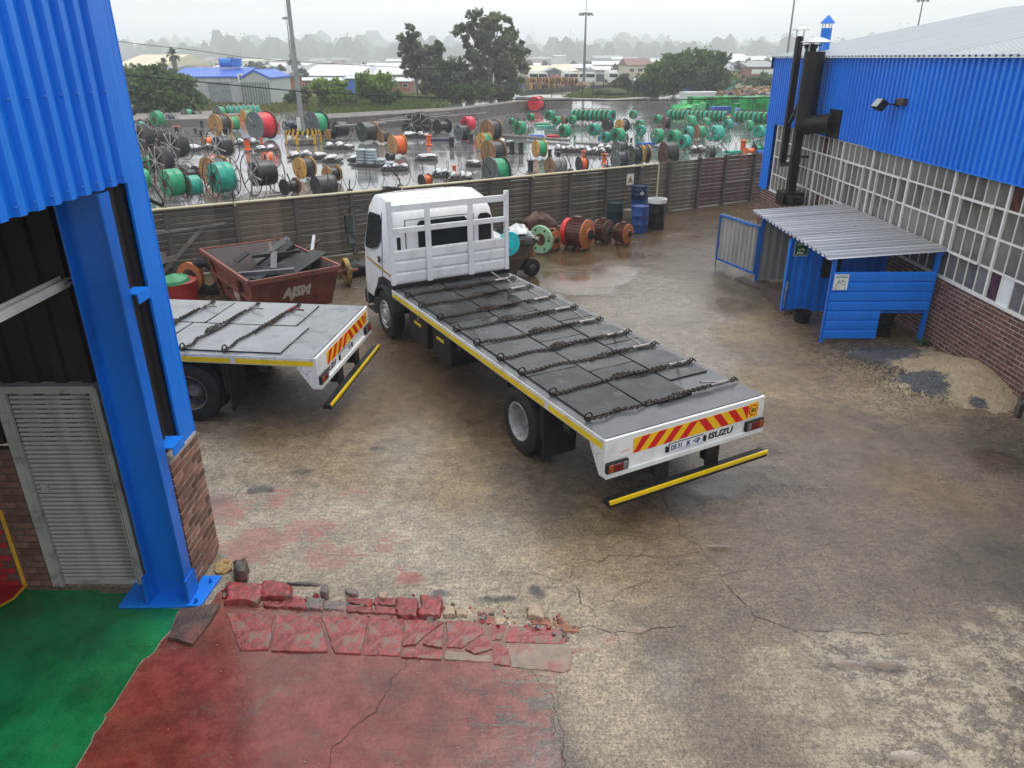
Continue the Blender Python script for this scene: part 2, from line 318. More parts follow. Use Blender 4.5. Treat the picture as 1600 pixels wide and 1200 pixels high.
# slab step: ground behind the broken kerb is a little lower than the painted apron
vs = np.column_stack([P, Z])
idx = np.arange(nx*ny).reshape(ny, nx)
fs = np.stack([idx[:-1, :-1], idx[:-1, 1:], idx[1:, 1:], idx[1:, :-1]], -1).reshape(-1, 4)
me = bpy.data.meshes.new('yard_ground'); me.from_pydata(vs.tolist(), [], fs.tolist()); me.polygons.foreach_set('use_smooth', [True]*len(fs))
for nm, arr in (('red', red), ('grn', grn), ('oil', oil), ('wet', wet), ('spall', spall)):
    a = me.attributes.new(nm, 'FLOAT', 'POINT'); a.data.foreach_set('value', arr.astype(np.float32))
a = me.attributes.new('tone', 'FLOAT_COLOR', 'POINT'); a.data.foreach_set('color', np.column_stack([cc, np.ones(len(P))]).astype(np.float32).ravel())
def concrete():
    t = NT('yard_concrete'); L = t.l
    tone = t.attr('tone').outputs['Color']; r_ = t.attr('red').outputs['Fac']; g_ = t.attr('grn').outputs['Fac']; o_ = t.attr('oil').outputs['Fac']; w_ = t.attr('wet').outputs['Fac']
    n0 = t.noise(1.1, 7, .62); n1 = t.noise(5, 8, .68); n2 = t.noise(24, 6, .7, stretch=(1.25, .8, 1)); n3 = t.noise(62, 3, .7)
    ns = t.noise(3.0, 6, .7, stretch=(1.2, 7, 1), dist=.4)
    nb = t.noise(6.0, 4, .6, stretch=(0.5, 9, 1))
    def scl(c, k):
        x = t.n('ShaderNodeVectorMath'); x.operation = 'SCALE'; L(c, x.inputs[0]); t.val(x.inputs['Scale'], k); return x.outputs[0]
    c = scl(tone, t.ramp(n0, .3, .7, .80, 1.18))
    c = scl(c, t.ramp(n1, .34, .66, .76, 1.24)); c = scl(c, t.ramp(nb, .3, .7, .80, 1.18)); c = scl(c, t.ramp(n2, .38, .62, .72, 1.24)); c = scl(c, t.ramp(n3, .38, .62, .76, 1.22))
    # exposed aggregate: dark pits and pale grains
    v = t.voro(55); pit = t.ramp(v.outputs['Distance'], .0, .38, 1, 0); pm = t.ramp(n1, .42, .62)
    c = t.mix(t.math('MULTIPLY', t.math('MULTIPLY', pit, pm), t.ramp(t.noise(40, 2), .45, .6)), c, (.03, .024, .018))
    v2 = t.voro(38); gr = t.ramp(v2.outputs['Distance'], .0, .3, 1, 0)
    c = t.mix(t.math('MULTIPLY', t.math('MULTIPLY', gr, t.ramp(n0, .45, .65)), t.ramp(n3, .5, .62, 0, .55)), c, (.50, .44, .33))
    sp = t.attr('spall').outputs['Fac']; sn = t.noise(24, 6, .75, stretch=(1, 1.3, 1), dist=.8)
    spm = t.ramp(t.math('ADD', t.math('MULTIPLY', sn, 1.0), t.math('MULTIPLY', t.math('SUBTRACT', n1, .5), .9)), .42, .60)
    spc = t.mix(spm, (.065, .055, .045), (.44, .375, .265)); spc = t.mix(t.ramp(n3, .4, .6, 0, .4), spc, (.16, .13, .10))
    c = t.mix(t.ramp(t.math('ADD', sp, t.math('MULTIPLY', t.math('SUBTRACT', n0, .5), .8)), .35, .75, 0, .7), c, spc)
    vp = t.voro(34); pm2 = t.math('MULTIPLY', t.ramp(vp.outputs['Distance'], .16, .30, 1, 0), t.ramp(vp.outputs['Color'], .50, .56)); c = t.mix(t.math('MULTIPLY', pm2, t.ramp(n1, .38, .55, .15, .9)), c, (.035, .028, .022))
    vq = t.voro(21); pm3 = t.math('MULTIPLY', t.ramp(vq.outputs['Distance'], .10, .24, 1, 0), t.ramp(vq.outputs['Color'], .58, .62)); c = t.mix(t.math('MULTIPLY', pm3, .7), c, (.05, .04, .032))
    vr = t.voro(46); pm4 = t.math('MULTIPLY', t.ramp(vr.outputs['Distance'], .14, .26, 1, 0), t.ramp(vr.outputs['Color'], .62, .66)); c = t.mix(t.math('MULTIPLY', pm4, .55), c, (.50, .43, .32))
    # rust-brown streaks and grime
    c = t.mix(t.ramp(ns, .56, .74, 0, .45), c, (.13, .075, .04))
    c = t.mix(t.ramp(t.noise(2.3, 8, .7, dist=.6), .56, .70, 0, .5), c, (.085, .07, .055))
    # worn red paint
    rr = t.math('ADD', r_, t.math('MULTIPLY', t.math('SUBTRACT', t.math('ADD', t.math('MULTIPLY', n1, .55), t.math('MULTIPLY', ns, .45)), .5), 1.5))
    rm = t.math('MULTIPLY', t.ramp(rr, .47, .60, 0, .92), t.ramp(r_, .15, .35))
    rm = t.math('MULTIPLY', t.math('MULTIPLY', rm, t.ramp(n3, .3, .62, .6, 1.0)), t.ramp(r_, .35, 1.0, .50, 1.0, False))
    redc = t.mix(t.ramp(n1, .35, .65), (.17, .018, .018), (.27, .042, .036)); redc = t.mix(t.ramp(n0, .42, .66, 0, .65), redc, (.085, .016, .014)); redc = t.mix(t.ramp(t.noise(2.6, 7, .72, dist=.7), .54, .70, 0, .6), redc, (.15, .10, .085))
    c = t.mix(rm, c, redc)
    # green floor paint
    gg = t.math('ADD', g_, t.math('MULTIPLY', t.math('SUBTRACT', n1, .5), .5)); gm = t.ramp(gg, .42, .58, 0, .96)
    gm = t.math('MULTIPLY', gm, t.ramp(n2, .30, .40, .75, 1)); 
    grc = t.mix(t.ramp(n0, .35, .65), (.002, .105, .032), (.007, .225, .078)); grc = t.mix(t.ramp(n1, .54, .74, 0, .6), grc, (.035, .10, .05)); grc = t.mix(t.math('MULTIPLY', pm2, .7), grc, (.01, .03, .018)); grc = t.mix(t.ramp(t.noise(1.9, 7, .7, dist=.6), .58, .74, 0, .55), grc, (.07, .09, .06))
    c = t.mix(gm, c, grc)
    # oil, then water (a wet surface is darker)
    om = t.ramp(t.math('ADD', o_, t.math('MULTIPLY', t.math('SUBTRACT', n1, .5), 1.2)), .45, .75, 0, .85); c = t.mix(om, c, (.035, .033, .034))
    wm = t.ramp(t.math('ADD', w_, t.math('ADD', t.math('MULTIPLY', t.math('SUBTRACT', n0, .5), .9), t.math('MULTIPLY', t.math('SUBTRACT', n1, .5), .5))), .36, .74)
    c = scl(c, t.ramp(wm, 0, 1, 1.0, .62, False)); c = t.mix(t.math('MULTIPLY', t.ramp(w_, .72, .92), t.ramp(wm, .5, .9, 0, .85)), c, (.15, .098, .068))
    rough = t.ramp(n1, .3, .7, .20, .38); film = t.ramp(t.math('ADD', t.math('MULTIPLY', ns, .6), t.math('MULTIPLY', n0, .4)), .45, .62, 0, .55)
    rough = t.math('SUBTRACT', rough, t.math('MULTIPLY', film, .22)); x = t.n('ShaderNodeMix'); x.data_type = 'FLOAT'
    t.val(x.inputs[0], wm); t.val(x.inputs[2], t.math('SUBTRACT', rough, t.math('MULTIPLY', t.math('MAXIMUM', gm, rm), .17))); x.inputs[3].default_value = .06
    h = t.math('ADD', t.math('MULTIPLY', n2, .6), t.math('ADD', t.math('MULTIPLY', n1, .8), t.math('MULTIPLY', n3, .35)))
    h = t.math('SUBTRACT', h, t.math('MULTIPLY', t.math('MULTIPLY', pit, pm), .35))
    h = t.math('MULTIPLY', t.math('MULTIPLY', h, t.ramp(wm, 0, 1, 1, .10, False)), t.ramp(t.math('MAXIMUM', g_, t.ramp(r_, .35, .6)), 0, 1, 1, .07, False)); h = t.math('ADD', h, t.math('MULTIPLY', t.math('MAXIMUM', g_, t.ramp(r_, .35, .6)), t.math('MULTIPLY', n1, .25))); t.bump(h, .8, .02)
    return t.out(c, x.outputs[0], 0, .5)
me.materials.append(concrete()); ground = link('yard_ground', me); tag(ground, kind='structure')
# --- far ground: wet tarmac storage yard (sheet to the horizon lies under it)
def wet_tarmac():
    t = NT('wet_tarmac'); n0 = t.noise(.11, 6, .6); n1 = t.noise(.6, 6, .65, stretch=(.35, 1.6, 1), dist=.5); n2 = t.noise(7, 5)
    c = t.mix(t.ramp(n1, .3, .7), (.11, .11, .115), (.21, .208, .205)); c = t.mix(t.ramp(n0, .5, .7, 0, .5), c, (.085, .08, .075))
    rough = t.ramp(t.math('ADD', t.math('MULTIPLY', n1, .6), t.math('MULTIPLY', n0, .4)), .42, .62, .03, .16)
    t.bump(t.math('ADD', n2, t.math('MULTIPLY', n1, 2.0)), .07, .02); return t.out(c, rough, 0, .8)
def field():
    t = NT('field_grass'); n0 = t.noise(.02, 6); n1 = t.noise(.6, 6, .7)
    c = t.mix(t.ramp(n0, .4, .6), (.075, .12, .03), (.13, .15, .055)); c = t.mix(t.ramp(n1, .35, .7), sc3((.075, .1, .03), .6), c); t.bump(n1, .4, .2); return t.out(c, .8)
TARMAC = wet_tarmac(); FIELD = field()
mb = MB(); mb.quad((-2500, -50, -.10), (2500, -50, -.10), (2500, 4500, -.10), (-2500, 4500, -.10)); tag(mb.build('ground', FIELD), kind='structure')
mb = MB()
poly = [(-60, 8), (60, 8), (90, 40)] + [(G(x, y, -.03).x, G(x, y, -.03).y) for x, y in ((1290, 152), (1100, 144), (1048, 147), (1000, 152), (960, 155), (905, 154), (880, 152), (845, 148), (700, 150), (480, 170), (330, 182), (180, 186))] + [(-60, 50)]
mb.add([(p[0], p[1], -.045) for p in poly], [tuple(range(len(poly)))]); tag(mb.build('storage_yard', TARMAC), kind='structure')
# loading dock behind the yard and the pale track
def conc(name, c, **k): return pbr(name, c, .7, var=.2, scale=.6, dirt=(.05, .045, .04), damt=.7, dscale=.9, **k)
CONC = conc('old_concrete', (.20, .18, .16)); CONC2 = conc('dock_edge', (.14, .12, .105))
def strip(mb, pts, z0, z1, w):
    """a wall of thickness w along plan points"""
    for a, b in zip(pts[:-1], pts[1:]): mb.beam((a[0], a[1], (z0+z1)/2), (b[0], b[1], (z0+z1)/2), w, z1-z0)
dk = [G(500, 207), G(700, 191), G(820, 173), G(888, 168)]
mb = MB(); mb.prism([(p.x, p.y) for p in dk]+[(dk[3].x+.5, dk[3].y+1), (dk[2].x+.3, dk[2].y+3.5), (dk[1].x, dk[1].y+4.5), (dk[0].x-2, dk[0].y+5)], -.1, 1.0)
dock = mb.build('loading_dock', [CONC2])
for i, (x0, y0, x1, y1) in enumerate([(560, 194, 640, 190), (670, 184, 760, 180), (590, 189, 700, 180), (520, 198, 600, 196)]):
    mb = MB(); a_, b2_ = G(x0, y0, 1.05), G(x1, y1, 1.05); mb.beam(a_+Vector((0, .6, 0)), b2_+Vector((0, 1.0, .1)), .35, .08); tag(mb.build('long_plank', pbr('grey_plank', (.20, .185, .17), .6, var=.3, rand=.3)), ['pale plank lying on the dock near the light pole', 'long plank lying on the dock below the pointed tree', 'slanting plank across the middle of the dock', 'weathered plank at the near end of the dock'][i], 'plank')
tag(dock, 'long low concrete loading dock at the back of the storage yard', 'loading dock')
mb = MB(); p0, p1 = G(196, 200), G(330, 196); mb.prism([(p0.x-6, p0.y-.5), (p1.x, p1.y), (p1.x+1, p1.y+12), (p0.x-6, p0.y+12)], -.1, .55)
tag(mb.build('low_platform', [CONC]), 'low concrete platform in front of the big spreading bush', 'platform')
mb = MB()
tr = [G(805, 151), G(960, 156), G(1020, 152), G(900, 149), G(805, 147)]
mb.add([(p.x, p.y, .0) for p in tr], [tuple(range(len(tr)))]); tag(mb.build('pale_track', pbr('pale_track', (.38, .36, .33), .5)), kind='structure')
# cracks in the concrete: thin broken strips of dirt lying in the slab
CRK = pbr('crack_dirt', (.042, .034, .027), .8)
def crack(pts, wid, seed, name='crack'):
    r = random.Random(seed); W = [Vector(G(*p)) for p in pts]; Q = []
    def frac(a, b, d):
        L = (b-a).length
        if L < .025 or d > 7: Q.append(a); return
        q = Vector((-(b-a).y, (b-a).x, 0)).normalized(); m = a.lerp(b, .5+r.uniform(-.12, .12))+q*r.gauss(0, .085)*L; frac(a, m, d+1); frac(m, b, d+1)
    for a, b in zip(W[:-1], W[1:]): frac(a, b, 0)
    Q.append(W[-1]); v = []; 
    for i, p in enumerate(Q):
        d = (Q[min(i+1, len(Q)-1)]-Q[max(i-1, 0)]).normalized(); q = Vector((-d.y, d.x, 0)); wq = .35+.65*abs(sin(i*.11+seed)*sin(i*.037+seed*2)); ww = wid*.66*wq*r.uniform(.3, 1)*(1 if 0 < i < len(Q)-1 else .1)
        v += [p+q*ww/2+Vector((0, 0, .018)), p-q*ww/2+Vector((0, 0, .018))]
    mb = MB(); mb.add(v, [(2*i, 2*i+1, 2*i+3, 2*i+2) for i in range(len(Q)-1)])
    o = mb.build(name, CRK, ground); sw = o.modifiers.new('wrap', 'SHRINKWRAP'); sw.target = ground; sw.wrap_method = 'PROJECT'; sw.use_project_z = True; sw.use_negative_direction = True; sw.use_positive_direction = True; sw.offset = .004
for i, (pts, wd) in enumerate([([(1040, 760), (1048, 800), (1060, 835), (1100, 862), (1125, 890), (1140, 920), (1180, 965), (1240, 985), (1340, 990), (1420, 990)], .02), ([(930, 965), (905, 930), (890, 905), (900, 880), (980, 868), (1095, 862)], .022), ([(930, 955), (980, 920), (1030, 895), (1090, 880)], .012), ([(790, 900), (860, 905), (885, 905)], .01), ([(640, 900), (760, 890), (860, 905)], .008), ([(640, 1025), (612, 1060), (600, 1090), (560, 1130), (520, 1165), (515, 1200)], .018), ([(255, 1005), (330, 1003), (420, 1010)], .012), ([(160, 1012), (255, 1005)], .008),
    ([(1000, 800), (1045, 798)], .01), ([(600, 620), (540, 660), (480, 680), (380, 665)], .012), ([(520, 660), (470, 700), (420, 740), (370, 775), (320, 785)], .012), ([(1010, 430), (1060, 405), (1085, 400)], .03), ([(900, 465), (1000, 455), (1060, 440), (1100, 432)], .02), ([(1060, 380), (1120, 395), (1140, 405)], .03), ([(1000, 505), (1100, 502), (1160, 495)], .02), ([(1130, 900), (1300, 850), (1480, 855)], .008), ([(890, 985), (960, 990), (1000, 990), (1080, 985)], .018), ([(590, 545), (640, 565), (720, 575)], .01), ([(700, 590), (705, 610), (725, 625)], .012), ([(830, 1048), (862, 1085), (878, 1140), (882, 1200)], .016), ([(1010, 375), (1090, 390), (1150, 400)], .02), ([(1100, 470), (1150, 455), (1180, 470)], .02),
    ([(905, 930), (880, 915), (868, 905)], .012), ([(1000, 868), (1010, 850), (1030, 838)], .008), ([(1140, 920), (1120, 935), (1090, 940)], .010), ([(1180, 965), (1170, 1000), (1185, 1040)], .009), ([(1240, 985), (1300, 1010), (1330, 1030)], .012), ([(890, 905), (870, 890), (830, 886)], .010), ([(960, 990), (970, 1010)], .01), ([(730, 780), (790, 800), (860, 830)], .007), ([(600, 700), (650, 740), (670, 790)], .007)]): crack(pts, wd, i+20)

# ================================================================== FENCE of ribbed concrete slabs
FD = Vector((1, .6, 0)).normalized(); FN = Vector((FD.y, -FD.x, 0))   # along, towards us
def fpt(x, z=0.0, off=0.0): return Vector((x, 24.6+.6*x, z))+FN*off
fence = empty('concrete_fence', fpt(0), 0, 'long grey brown slab fence between the lorry park and the reel yard', 'fence')
FM = [pbr('fence_slab', (.105, .085, .064), .62, var=.25, scale=1.6, dirt=(.035, .028, .022), damt=.7, dscale=1.2, rand=.16, bump=.25, bscale=30, stretch=(1, 1, .35)),
      pbr('fence_slab_warm', (.15, .118, .078), .62, var=.25, scale=1.6, dirt=(.05, .037, .027), damt=.7, dscale=1.2, rand=.15, bump=.25, bscale=30, stretch=(1, 1, .35)),
      pbr('fence_slab_red', (.125, .072, .05), .62, var=.25, scale=1.6, dirt=(.05, .03, .022), damt=.7, dscale=1.2, rand=.2, bump=.25, bscale=30, stretch=(1, 1, .35))]
FP = pbr('fence_post', (.115, .10, .085), .7, var=.2, dirt=(.045, .035, .03), damt=.6, bump=.2, stretch=(1, 1, .3))
px_ = [-11.7, -10.3, -8.93, -7.45, -6.05, -4.66, -3.32, -1.99, -.66, .66, 2.0, 3.36, 4.61, 5.83, 7.12, 8.3, 9.66, 11.0, 12.4]
FROT = atan2(FD.y, FD.x)
mb = MB(); mb.box((-.065, -.07, -.2), (.065, .06, 1.86)); mb.box((-.045, -.085, -.2), (.045, -.07, 1.84)); postm = mb.mesh('fence_post', FP)
slabs = {}
NROW = 13; HH = 1.80/NROW
for i, (a, b) in enumerate(zip(px_[:-1], px_[1:])):
    po = link('post', postm, fence, fpt(a)-fpt(0), (0, 0, FROT))
    L = (fpt(b)-fpt(a)).length-.13
    for k in range(NROW):
        key = (round(L, 2), k % 3, 2 if a > 7 else 1 if (-7.6 < a < -7.3 or (2 < a < 2.1 and k > 5) or (.6 < a < .7 and k > 7) or 4.5 < a < 5.9) else 0)
        if key not in slabs:
            m = MB(); t0 = [.0, .006, .003][key[1]]
            m.prism([(-.02, .004), (.006+t0, .004), (.016+t0, .018), (.024+t0, .045), (.025+t0, HH-.010), (-.02, HH-.006)], 0, L, 0, Matrix(((0, 0, 1, 0), (-1, 0, 0, 0), (0, 1, 0, 0), (0, 0, 0, 1))))
            slabs[key] = m.mesh('fence_slab', FM[key[2]])
        p = fpt(a)-fpt(0)+FD*.065+Vector((0, 0, k*HH+random.uniform(-.002, .002)))
        link('slab', slabs[key], fence, p, (0, 0, FROT))
link('post', postm, fence, fpt(px_[-1])-fpt(0), (0, 0, FROT))
# slanted wire brackets and coiled wire
WIRE = pbr('wire', (.05, .045, .045), .45, .6); IRON = pbr('black_iron', (.02, .02, .022), .5, .3)
for i, a in enumerate(px_[1:-1]):
    mb = MB(); p = fpt(a)-fpt(0); mb.beam(p+Vector((0, 0, 1.80)), p+Vector((0, 0, 2.02)), .03, .03)
    top = p+Vector((-.16-.1*(i % 3), .12, 2.40)) if a > 3 or i % 2 else p+Vector((.02, .02, 2.12)); mb.beam(p+Vector((0, 0, 2.0)), top, .026, .026)
    mb.build('wire_bracket', IRON, fence)
def helix(name, x0, x1, z, r, pitch, wr, label):
    n = int((x1-x0)*1.166/pitch*20); pts = []
    rr = random.Random(5)
    ph = 0
    for i in range(n+1):
        f = i/n; a = 2*pi*i/20
        c = fpt(x0+(x1-x0)*f, z+.05*sin(f*40)); k = r*(1+.12*sin(f*63+1))
        pts.append(c + FN*(cos(a)*k*.8) + Vector((0, 0, sin(a)*k)))
    mb = MB(); mb.tube(pts, wr, 4); return tag(mb.build(name, WIRE), label, 'razor wire')
helix('wire_coil', -9.6, 10.6, 2.12, .30, .42, .008, 'thin coiled wire running along the top of the slab fence')
# ================================================================== cream pipe on the fence
CREAM = pbr('cream_paint', (.62, .56, .36), .45, var=.08)
mb = MB(); mb.tube([fpt(-10.2, 1.80, .12), fpt(-3.7, 1.775, .12), fpt(5.2, 1.775, .12), fpt(5.27, 1.76, .12), fpt(5.29, 1.70, .12), fpt(5.29, .35, .12)], .035, 10)
pipe = mb.build('cream_pipe', CREAM, smooth=50); tag(pipe, 'cream painted pipe running along the fence top then down it', 'pipe')
for a in px_[3:13:3]:
    mb = MB(); mb.box((-.02, -.16, 1.70), (.02, -.06, 1.83), M=Matrix.Translation(fpt(a)) @ Matrix.Rotation(FROT, 4, 'Z')); mb.build('pipe_clip', CREAM, pipe)
# warning sign on the fence
YEL = pbr('sign_yellow', (.75, .50, .02), .4, var=.05); SW = pbr('sign_white', (.75, .74, .66), .45, var=.06); SB = pbr('sign_black', (.015, .015, .015), .5)
ws = empty('warning_sign', fpt(4.22, 1.32, .06), FROT, 'small white sign with yellow warning triangle on the slab fence', 'sign')
mb = MB(); mb.box((-.16, -.006, -.19), (.16, 0, .19)); mb.build('sign_plate', SW, ws)
RX = Matrix.Rotation(pi/2, 4, 'X')
mb = MB(); mb.prism([(-.125, -.12), (.125, -.12), (0, .12)], .007, .010, 1, RX); mb.prism([(-.10, -.105), (.10, -.105), (0, .088)], .0105, .013, 0, RX); mb.build('triangle', [YEL, SB], ws)
mb = MB(); mb.prism([(-.045, -.07), (.05, -.08), (.02, -.03), (.045, -.01), (0, .03), (-.03, -.01), (-.02, -.03)], .0135, .015, 0, RX); mb.build('symbol', SB, ws)
# ================================================================== LEFT BUILDING (end bay of the blue shed we look past)
BLUE = blue()
BLUED = pbr('blue_paint_beam', (.002, .13, .58), .36, var=.16, scale=1.5, dirt=(.01, .06, .22), damt=.5, dscale=2.5, stretch=(1, 1, .3))
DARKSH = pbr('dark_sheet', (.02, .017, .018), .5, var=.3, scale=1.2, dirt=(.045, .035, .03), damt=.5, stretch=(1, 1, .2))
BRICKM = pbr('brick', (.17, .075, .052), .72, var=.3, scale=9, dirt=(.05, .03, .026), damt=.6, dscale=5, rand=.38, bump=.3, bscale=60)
BRICKG = pbr('brick_weathered', (.19, .092, .066), .72, var=.35, scale=9, dirt=(.16, .14, .135), damt=.8, dscale=5, rand=.5, bump=.3, bscale=60)
MORTAR = pbr('mortar', (.46, .41, .36), .85, var=.2, scale=5, dirt=(.12, .10, .085), damt=.7, dscale=1.2, dlo=.55)
MORTD = pbr('mortar_dark', (.075, .06, .055), .85, var=.25, scale=5)
GREYP = pbr('grey_paint', (.33, .325, .31), .45, var=.1, dirt=(.08, .065, .05), damt=.5, dscale=5)
GREYS = pbr('grey_slat', (.31, .30, .29), .42, var=.14, dirt=(.09, .075, .06), damt=.5, dscale=2)
REDP = pbr('red_wall_paint', (.30, .012, .02), .5, var=.15, scale=8, bump=.3, bscale=60); YELP = pbr('yellow_line', (.55, .30, .02), .5, var=.15)
lb = empty('blue_shed', (-3.5, 7.2, 0), 0, 'blue ribbed shed with roller door beside the green painted floor', 'building')
O = Vector((-3.5, 7.2, 0))
def lbox(name, lo, hi, m, **k):
    mb = MB(); mb.box(Vector(lo)-O, Vector(hi)-O); return mb.build(name, m, lb, **k)
mb = MB(); corr(mb, Vector((-3.5, -8, 4.29))-O, (0, 1, 0), (0, 0, 1), (1, 0, 0), 14.87, 2.6, .22, .05, 'ibr'); mb.build('cladding', BLUE, lb)
mb = MB(); mb.lathe([(.013, .0), (.012, .006), (.005, .011), (.001, .011)], 8, axis='X'); scm = mb.mesh('screw', pbr('screw_head', (.02, .12, .45), .35, .3))
for zz in (4.36, 5.05, 5.75):
    for k in range(8): link('screw', scm, lb, (.052, 6.70-7.2-.22*k+.045, zz))
mb = MB(); mb.box(Vector((-3.52, 6.87, 4.27))-O, Vector((-3.478, 7.21, 6.9))-O); mb.box(Vector((-3.60, 7.205, 1.5))-O, Vector((-3.475, 7.222, 6.9))-O)
mb.box(Vector((-3.505, 6.87, 1.5))-O, Vector((-3.48, 7.205, 4.27))-O); mb.build('corner_flashing', BLUE, lb)
mb = MB(); corr(mb, Vector((-16, 7.19, 1.5))-O, (1, 0, 0), (0, 0, 1), (0, 1, 0), 12.45, 5.4, .22, .034); mb.build('outer_cladding', BLUE, lb)
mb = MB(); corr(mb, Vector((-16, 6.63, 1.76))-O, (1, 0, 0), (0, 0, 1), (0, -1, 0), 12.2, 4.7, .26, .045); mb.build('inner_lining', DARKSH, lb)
mb = MB(); corr(mb, Vector((-3.56, 6.47, 1.62))-O, (0, 1, 0), (0, 0, 1), (1, 0, 0), .42, 4.2, .2, .03); mb.build('gap_shade_panel', DARKSH, lb)  # dark sheet set here for the shaded gap between column and flashing
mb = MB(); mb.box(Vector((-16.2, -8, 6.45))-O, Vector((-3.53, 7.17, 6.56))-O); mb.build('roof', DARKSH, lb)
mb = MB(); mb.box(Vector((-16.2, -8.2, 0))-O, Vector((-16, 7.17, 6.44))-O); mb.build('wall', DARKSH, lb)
mb = MB(); mb.box(Vector((-16, 6.566, 0))-O, Vector((-5.06, 6.66, 1.70))-O); mb.box(Vector((-4.03, 6.566, 0))-O, Vector((-3.62, 6.66, 1.70))-O); mb.build('brick_core', MORTD, lb)
# inside bricks beside the roller door, some of them painted red with a yellow edge
BL, BH, BW, J = .222, .073, .106, .011
bm_ = MB(); bm_.box((.007, 0, .006), (BL, BW, BH)); brick_mesh = bm_.mesh('brick', BRICKM)
bm_ = MB(); bm_.box((.004, 0, .004), (BW, BW, BH)); half_mesh = bm_.mesh('half_brick', BRICKM)
def copym(me, mat, nm):
    c = me.copy(); c.name = nm; c.materials.clear(); c.materials.append(mat); return c
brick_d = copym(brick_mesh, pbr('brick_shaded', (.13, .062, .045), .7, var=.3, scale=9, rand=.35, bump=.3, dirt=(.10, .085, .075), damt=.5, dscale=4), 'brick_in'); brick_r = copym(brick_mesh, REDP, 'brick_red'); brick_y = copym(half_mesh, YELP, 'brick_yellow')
for r in range(20):
    z = r*(BH+J); off = 0 if r % 2 else -.115
    for c in range(4):
        x = -5.06-.232-off-c*(BL+J)
        xr = min(BL, -5.07-x)
        if x+.02 > -5.08 or xr < .04: continue
        red = z < .98 and x+xr < -5.36
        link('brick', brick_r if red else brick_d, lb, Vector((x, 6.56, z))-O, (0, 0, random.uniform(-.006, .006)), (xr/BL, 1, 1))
mb = MB(); mb.box((-5.385, 6.548, 0), (-5.345, 6.5595, .99)); mb.box((-5.9, 6.548, .96), (-5.385, 6.5595, .995))
mb.build('yellow_line', YELP, lb, -O)
mb = MB(); pts = [(-5.345, 6.55, .024), (-5.345, 6.33, .024), (-5.45, 6.15, .024), (-6.2, 6.15, .024), (-6.2, 6.55, .024)]; mb.add(pts, [(0, 1, 2, 3, 4)])
mb.build('red_floor_patch', REDP, lb, -O)
mb = MB()
for a, b in zip(pts[:3], pts[1:4]): mb.beam(Vector(a)+Vector((0, 0, .002)), Vector(b)+Vector((0, 0, .002)), .035, .006)
mb.build('yellow_floor_line', YELP, lb, -O)
# roller door
dr = lbox('roller_door', (-4.93, 6.60, .03), (-4.12, 6.63, 2.32), GREYS)
ns = 44; h = (2.30-.05)/ns
mb = MB(); mb.prism([(0, 0), (.018, .006), (.024, h*.45), (.016, h-.006), (0, h-.004)], 0, .81, 0, Matrix(((0, 0, 1, 0), (-1, 0, 0, 0), (0, 1, 0, 0), (0, 0, 0, 1)))); slat = mb.mesh('door_slat', GREYS)
for i in range(ns): link('slat', slat, dr, Vector((-4.93, 6.60, .05+i*h))-O)
mb = MB(); mb.box((-4.93, 6.57, .02), (-4.12, 6.61, .07)); mb.build('bottom_rail', GREYP, dr, -O)
mb = MB(); mb.box((-4.865, 6.555, 1.20), (-4.80, 6.585, 1.30)); mb.cyl((-4.83, 6.555, 1.25), (-4.83, 6.535, 1.25), .022); mb.build('lock', GREYP, dr, -O, smooth=40)
mb = MB(); mb.box((-5.055, 6.545, 0), (-4.94, 6.63, 2.33)); mb.box((-4.955, 6.53, 0), (-4.94, 6.545, 2.30)); mb.box((-4.11, 6.545, 0), (-4.035, 6.63, 2.33)); mb.box((-4.11, 6.53, 0), (-4.095, 6.545, 2.30)); mb.box((-5.06, 6.535, 2.332), (-4.03, 6.63, 2.40)); mb.box((-5.06, 6.50, 2.402), (-4.03, 6.63, 2.425))
mb.build('door_frame', GREYP, lb, -O, bevel=.004)
# white channel reaching forward from the wall, its end broken
WCH = pbr('channel_white', (.55, .54, .52), .5, var=.1, dirt=(.2, .19, .18), damt=.6, dscale=4)
mb = MB(); mb.box((-4.10, 2.0, 3.42), (-4.0, 6.50, 3.435)); mb.box((-4.10, 2.0, 3.436), (-4.086, 6.53, 3.51)); mb.box((-4.014, 2.0, 3.436), (-4.0, 6.42, 3.50)); mb.box((-4.085, 2.0, 3.47), (-4.02, 6.58, 3.482)); mb.prism([(-4.0, 6.42), (-3.995, 6.53), (-4.03, 6.50), (-4.05, 6.56), (-4.09, 6.5)], 3.437, 3.46)
mb.build('white_channel', WCH, lb, -O, bevel=.003)
# corner column
col = empty('steel_column', (-3.64, 6.33, 0), 0, 'blue painted steel column on a bolted base plate at the shed corner', 'column')
OC_ = Vector((-3.64, 6.33, 0))
def cbox(name, boxes, m, **k):
    mb = MB()
    for lo, hi in boxes: mb.box(Vector(lo)-OC_, Vector(hi)-OC_)
    return mb.build(name, m, col, **k)
cbox('flange', [((-3.845, 6.29, .03), (-3.828, 6.455, 4.27))], BLUED); cbox('flange', [((-3.462, 6.29, .03), (-3.445, 6.455, 4.27))], BLUED); cbox('web', [((-3.827, 6.385, .031), (-3.463, 6.397, 4.27))], BLUED)
cbox('cleat', [((-3.60, 6.465, 3.345), (-3.39, 6.70, 3.357)), ((-3.402, 6.465, 3.26), (-3.39, 6.70, 3.344)), ((-3.60, 6.462, 3.20), (-3.45, 6.4645, 3.34))], BLUE)
cbox('cleat', [((-3.60, 6.465, 1.76), (-3.37, 6.72, 1.772)), ((-3.382, 6.465, 1.67), (-3.37, 6.72, 1.759))], BLUE)
cbox('stiffener', [((-3.87, 6.22, .032), (-3.847, 6.47, .36)), ((-3.444, 6.24, .032), (-3.42, 6.47, .30))], BLUED)
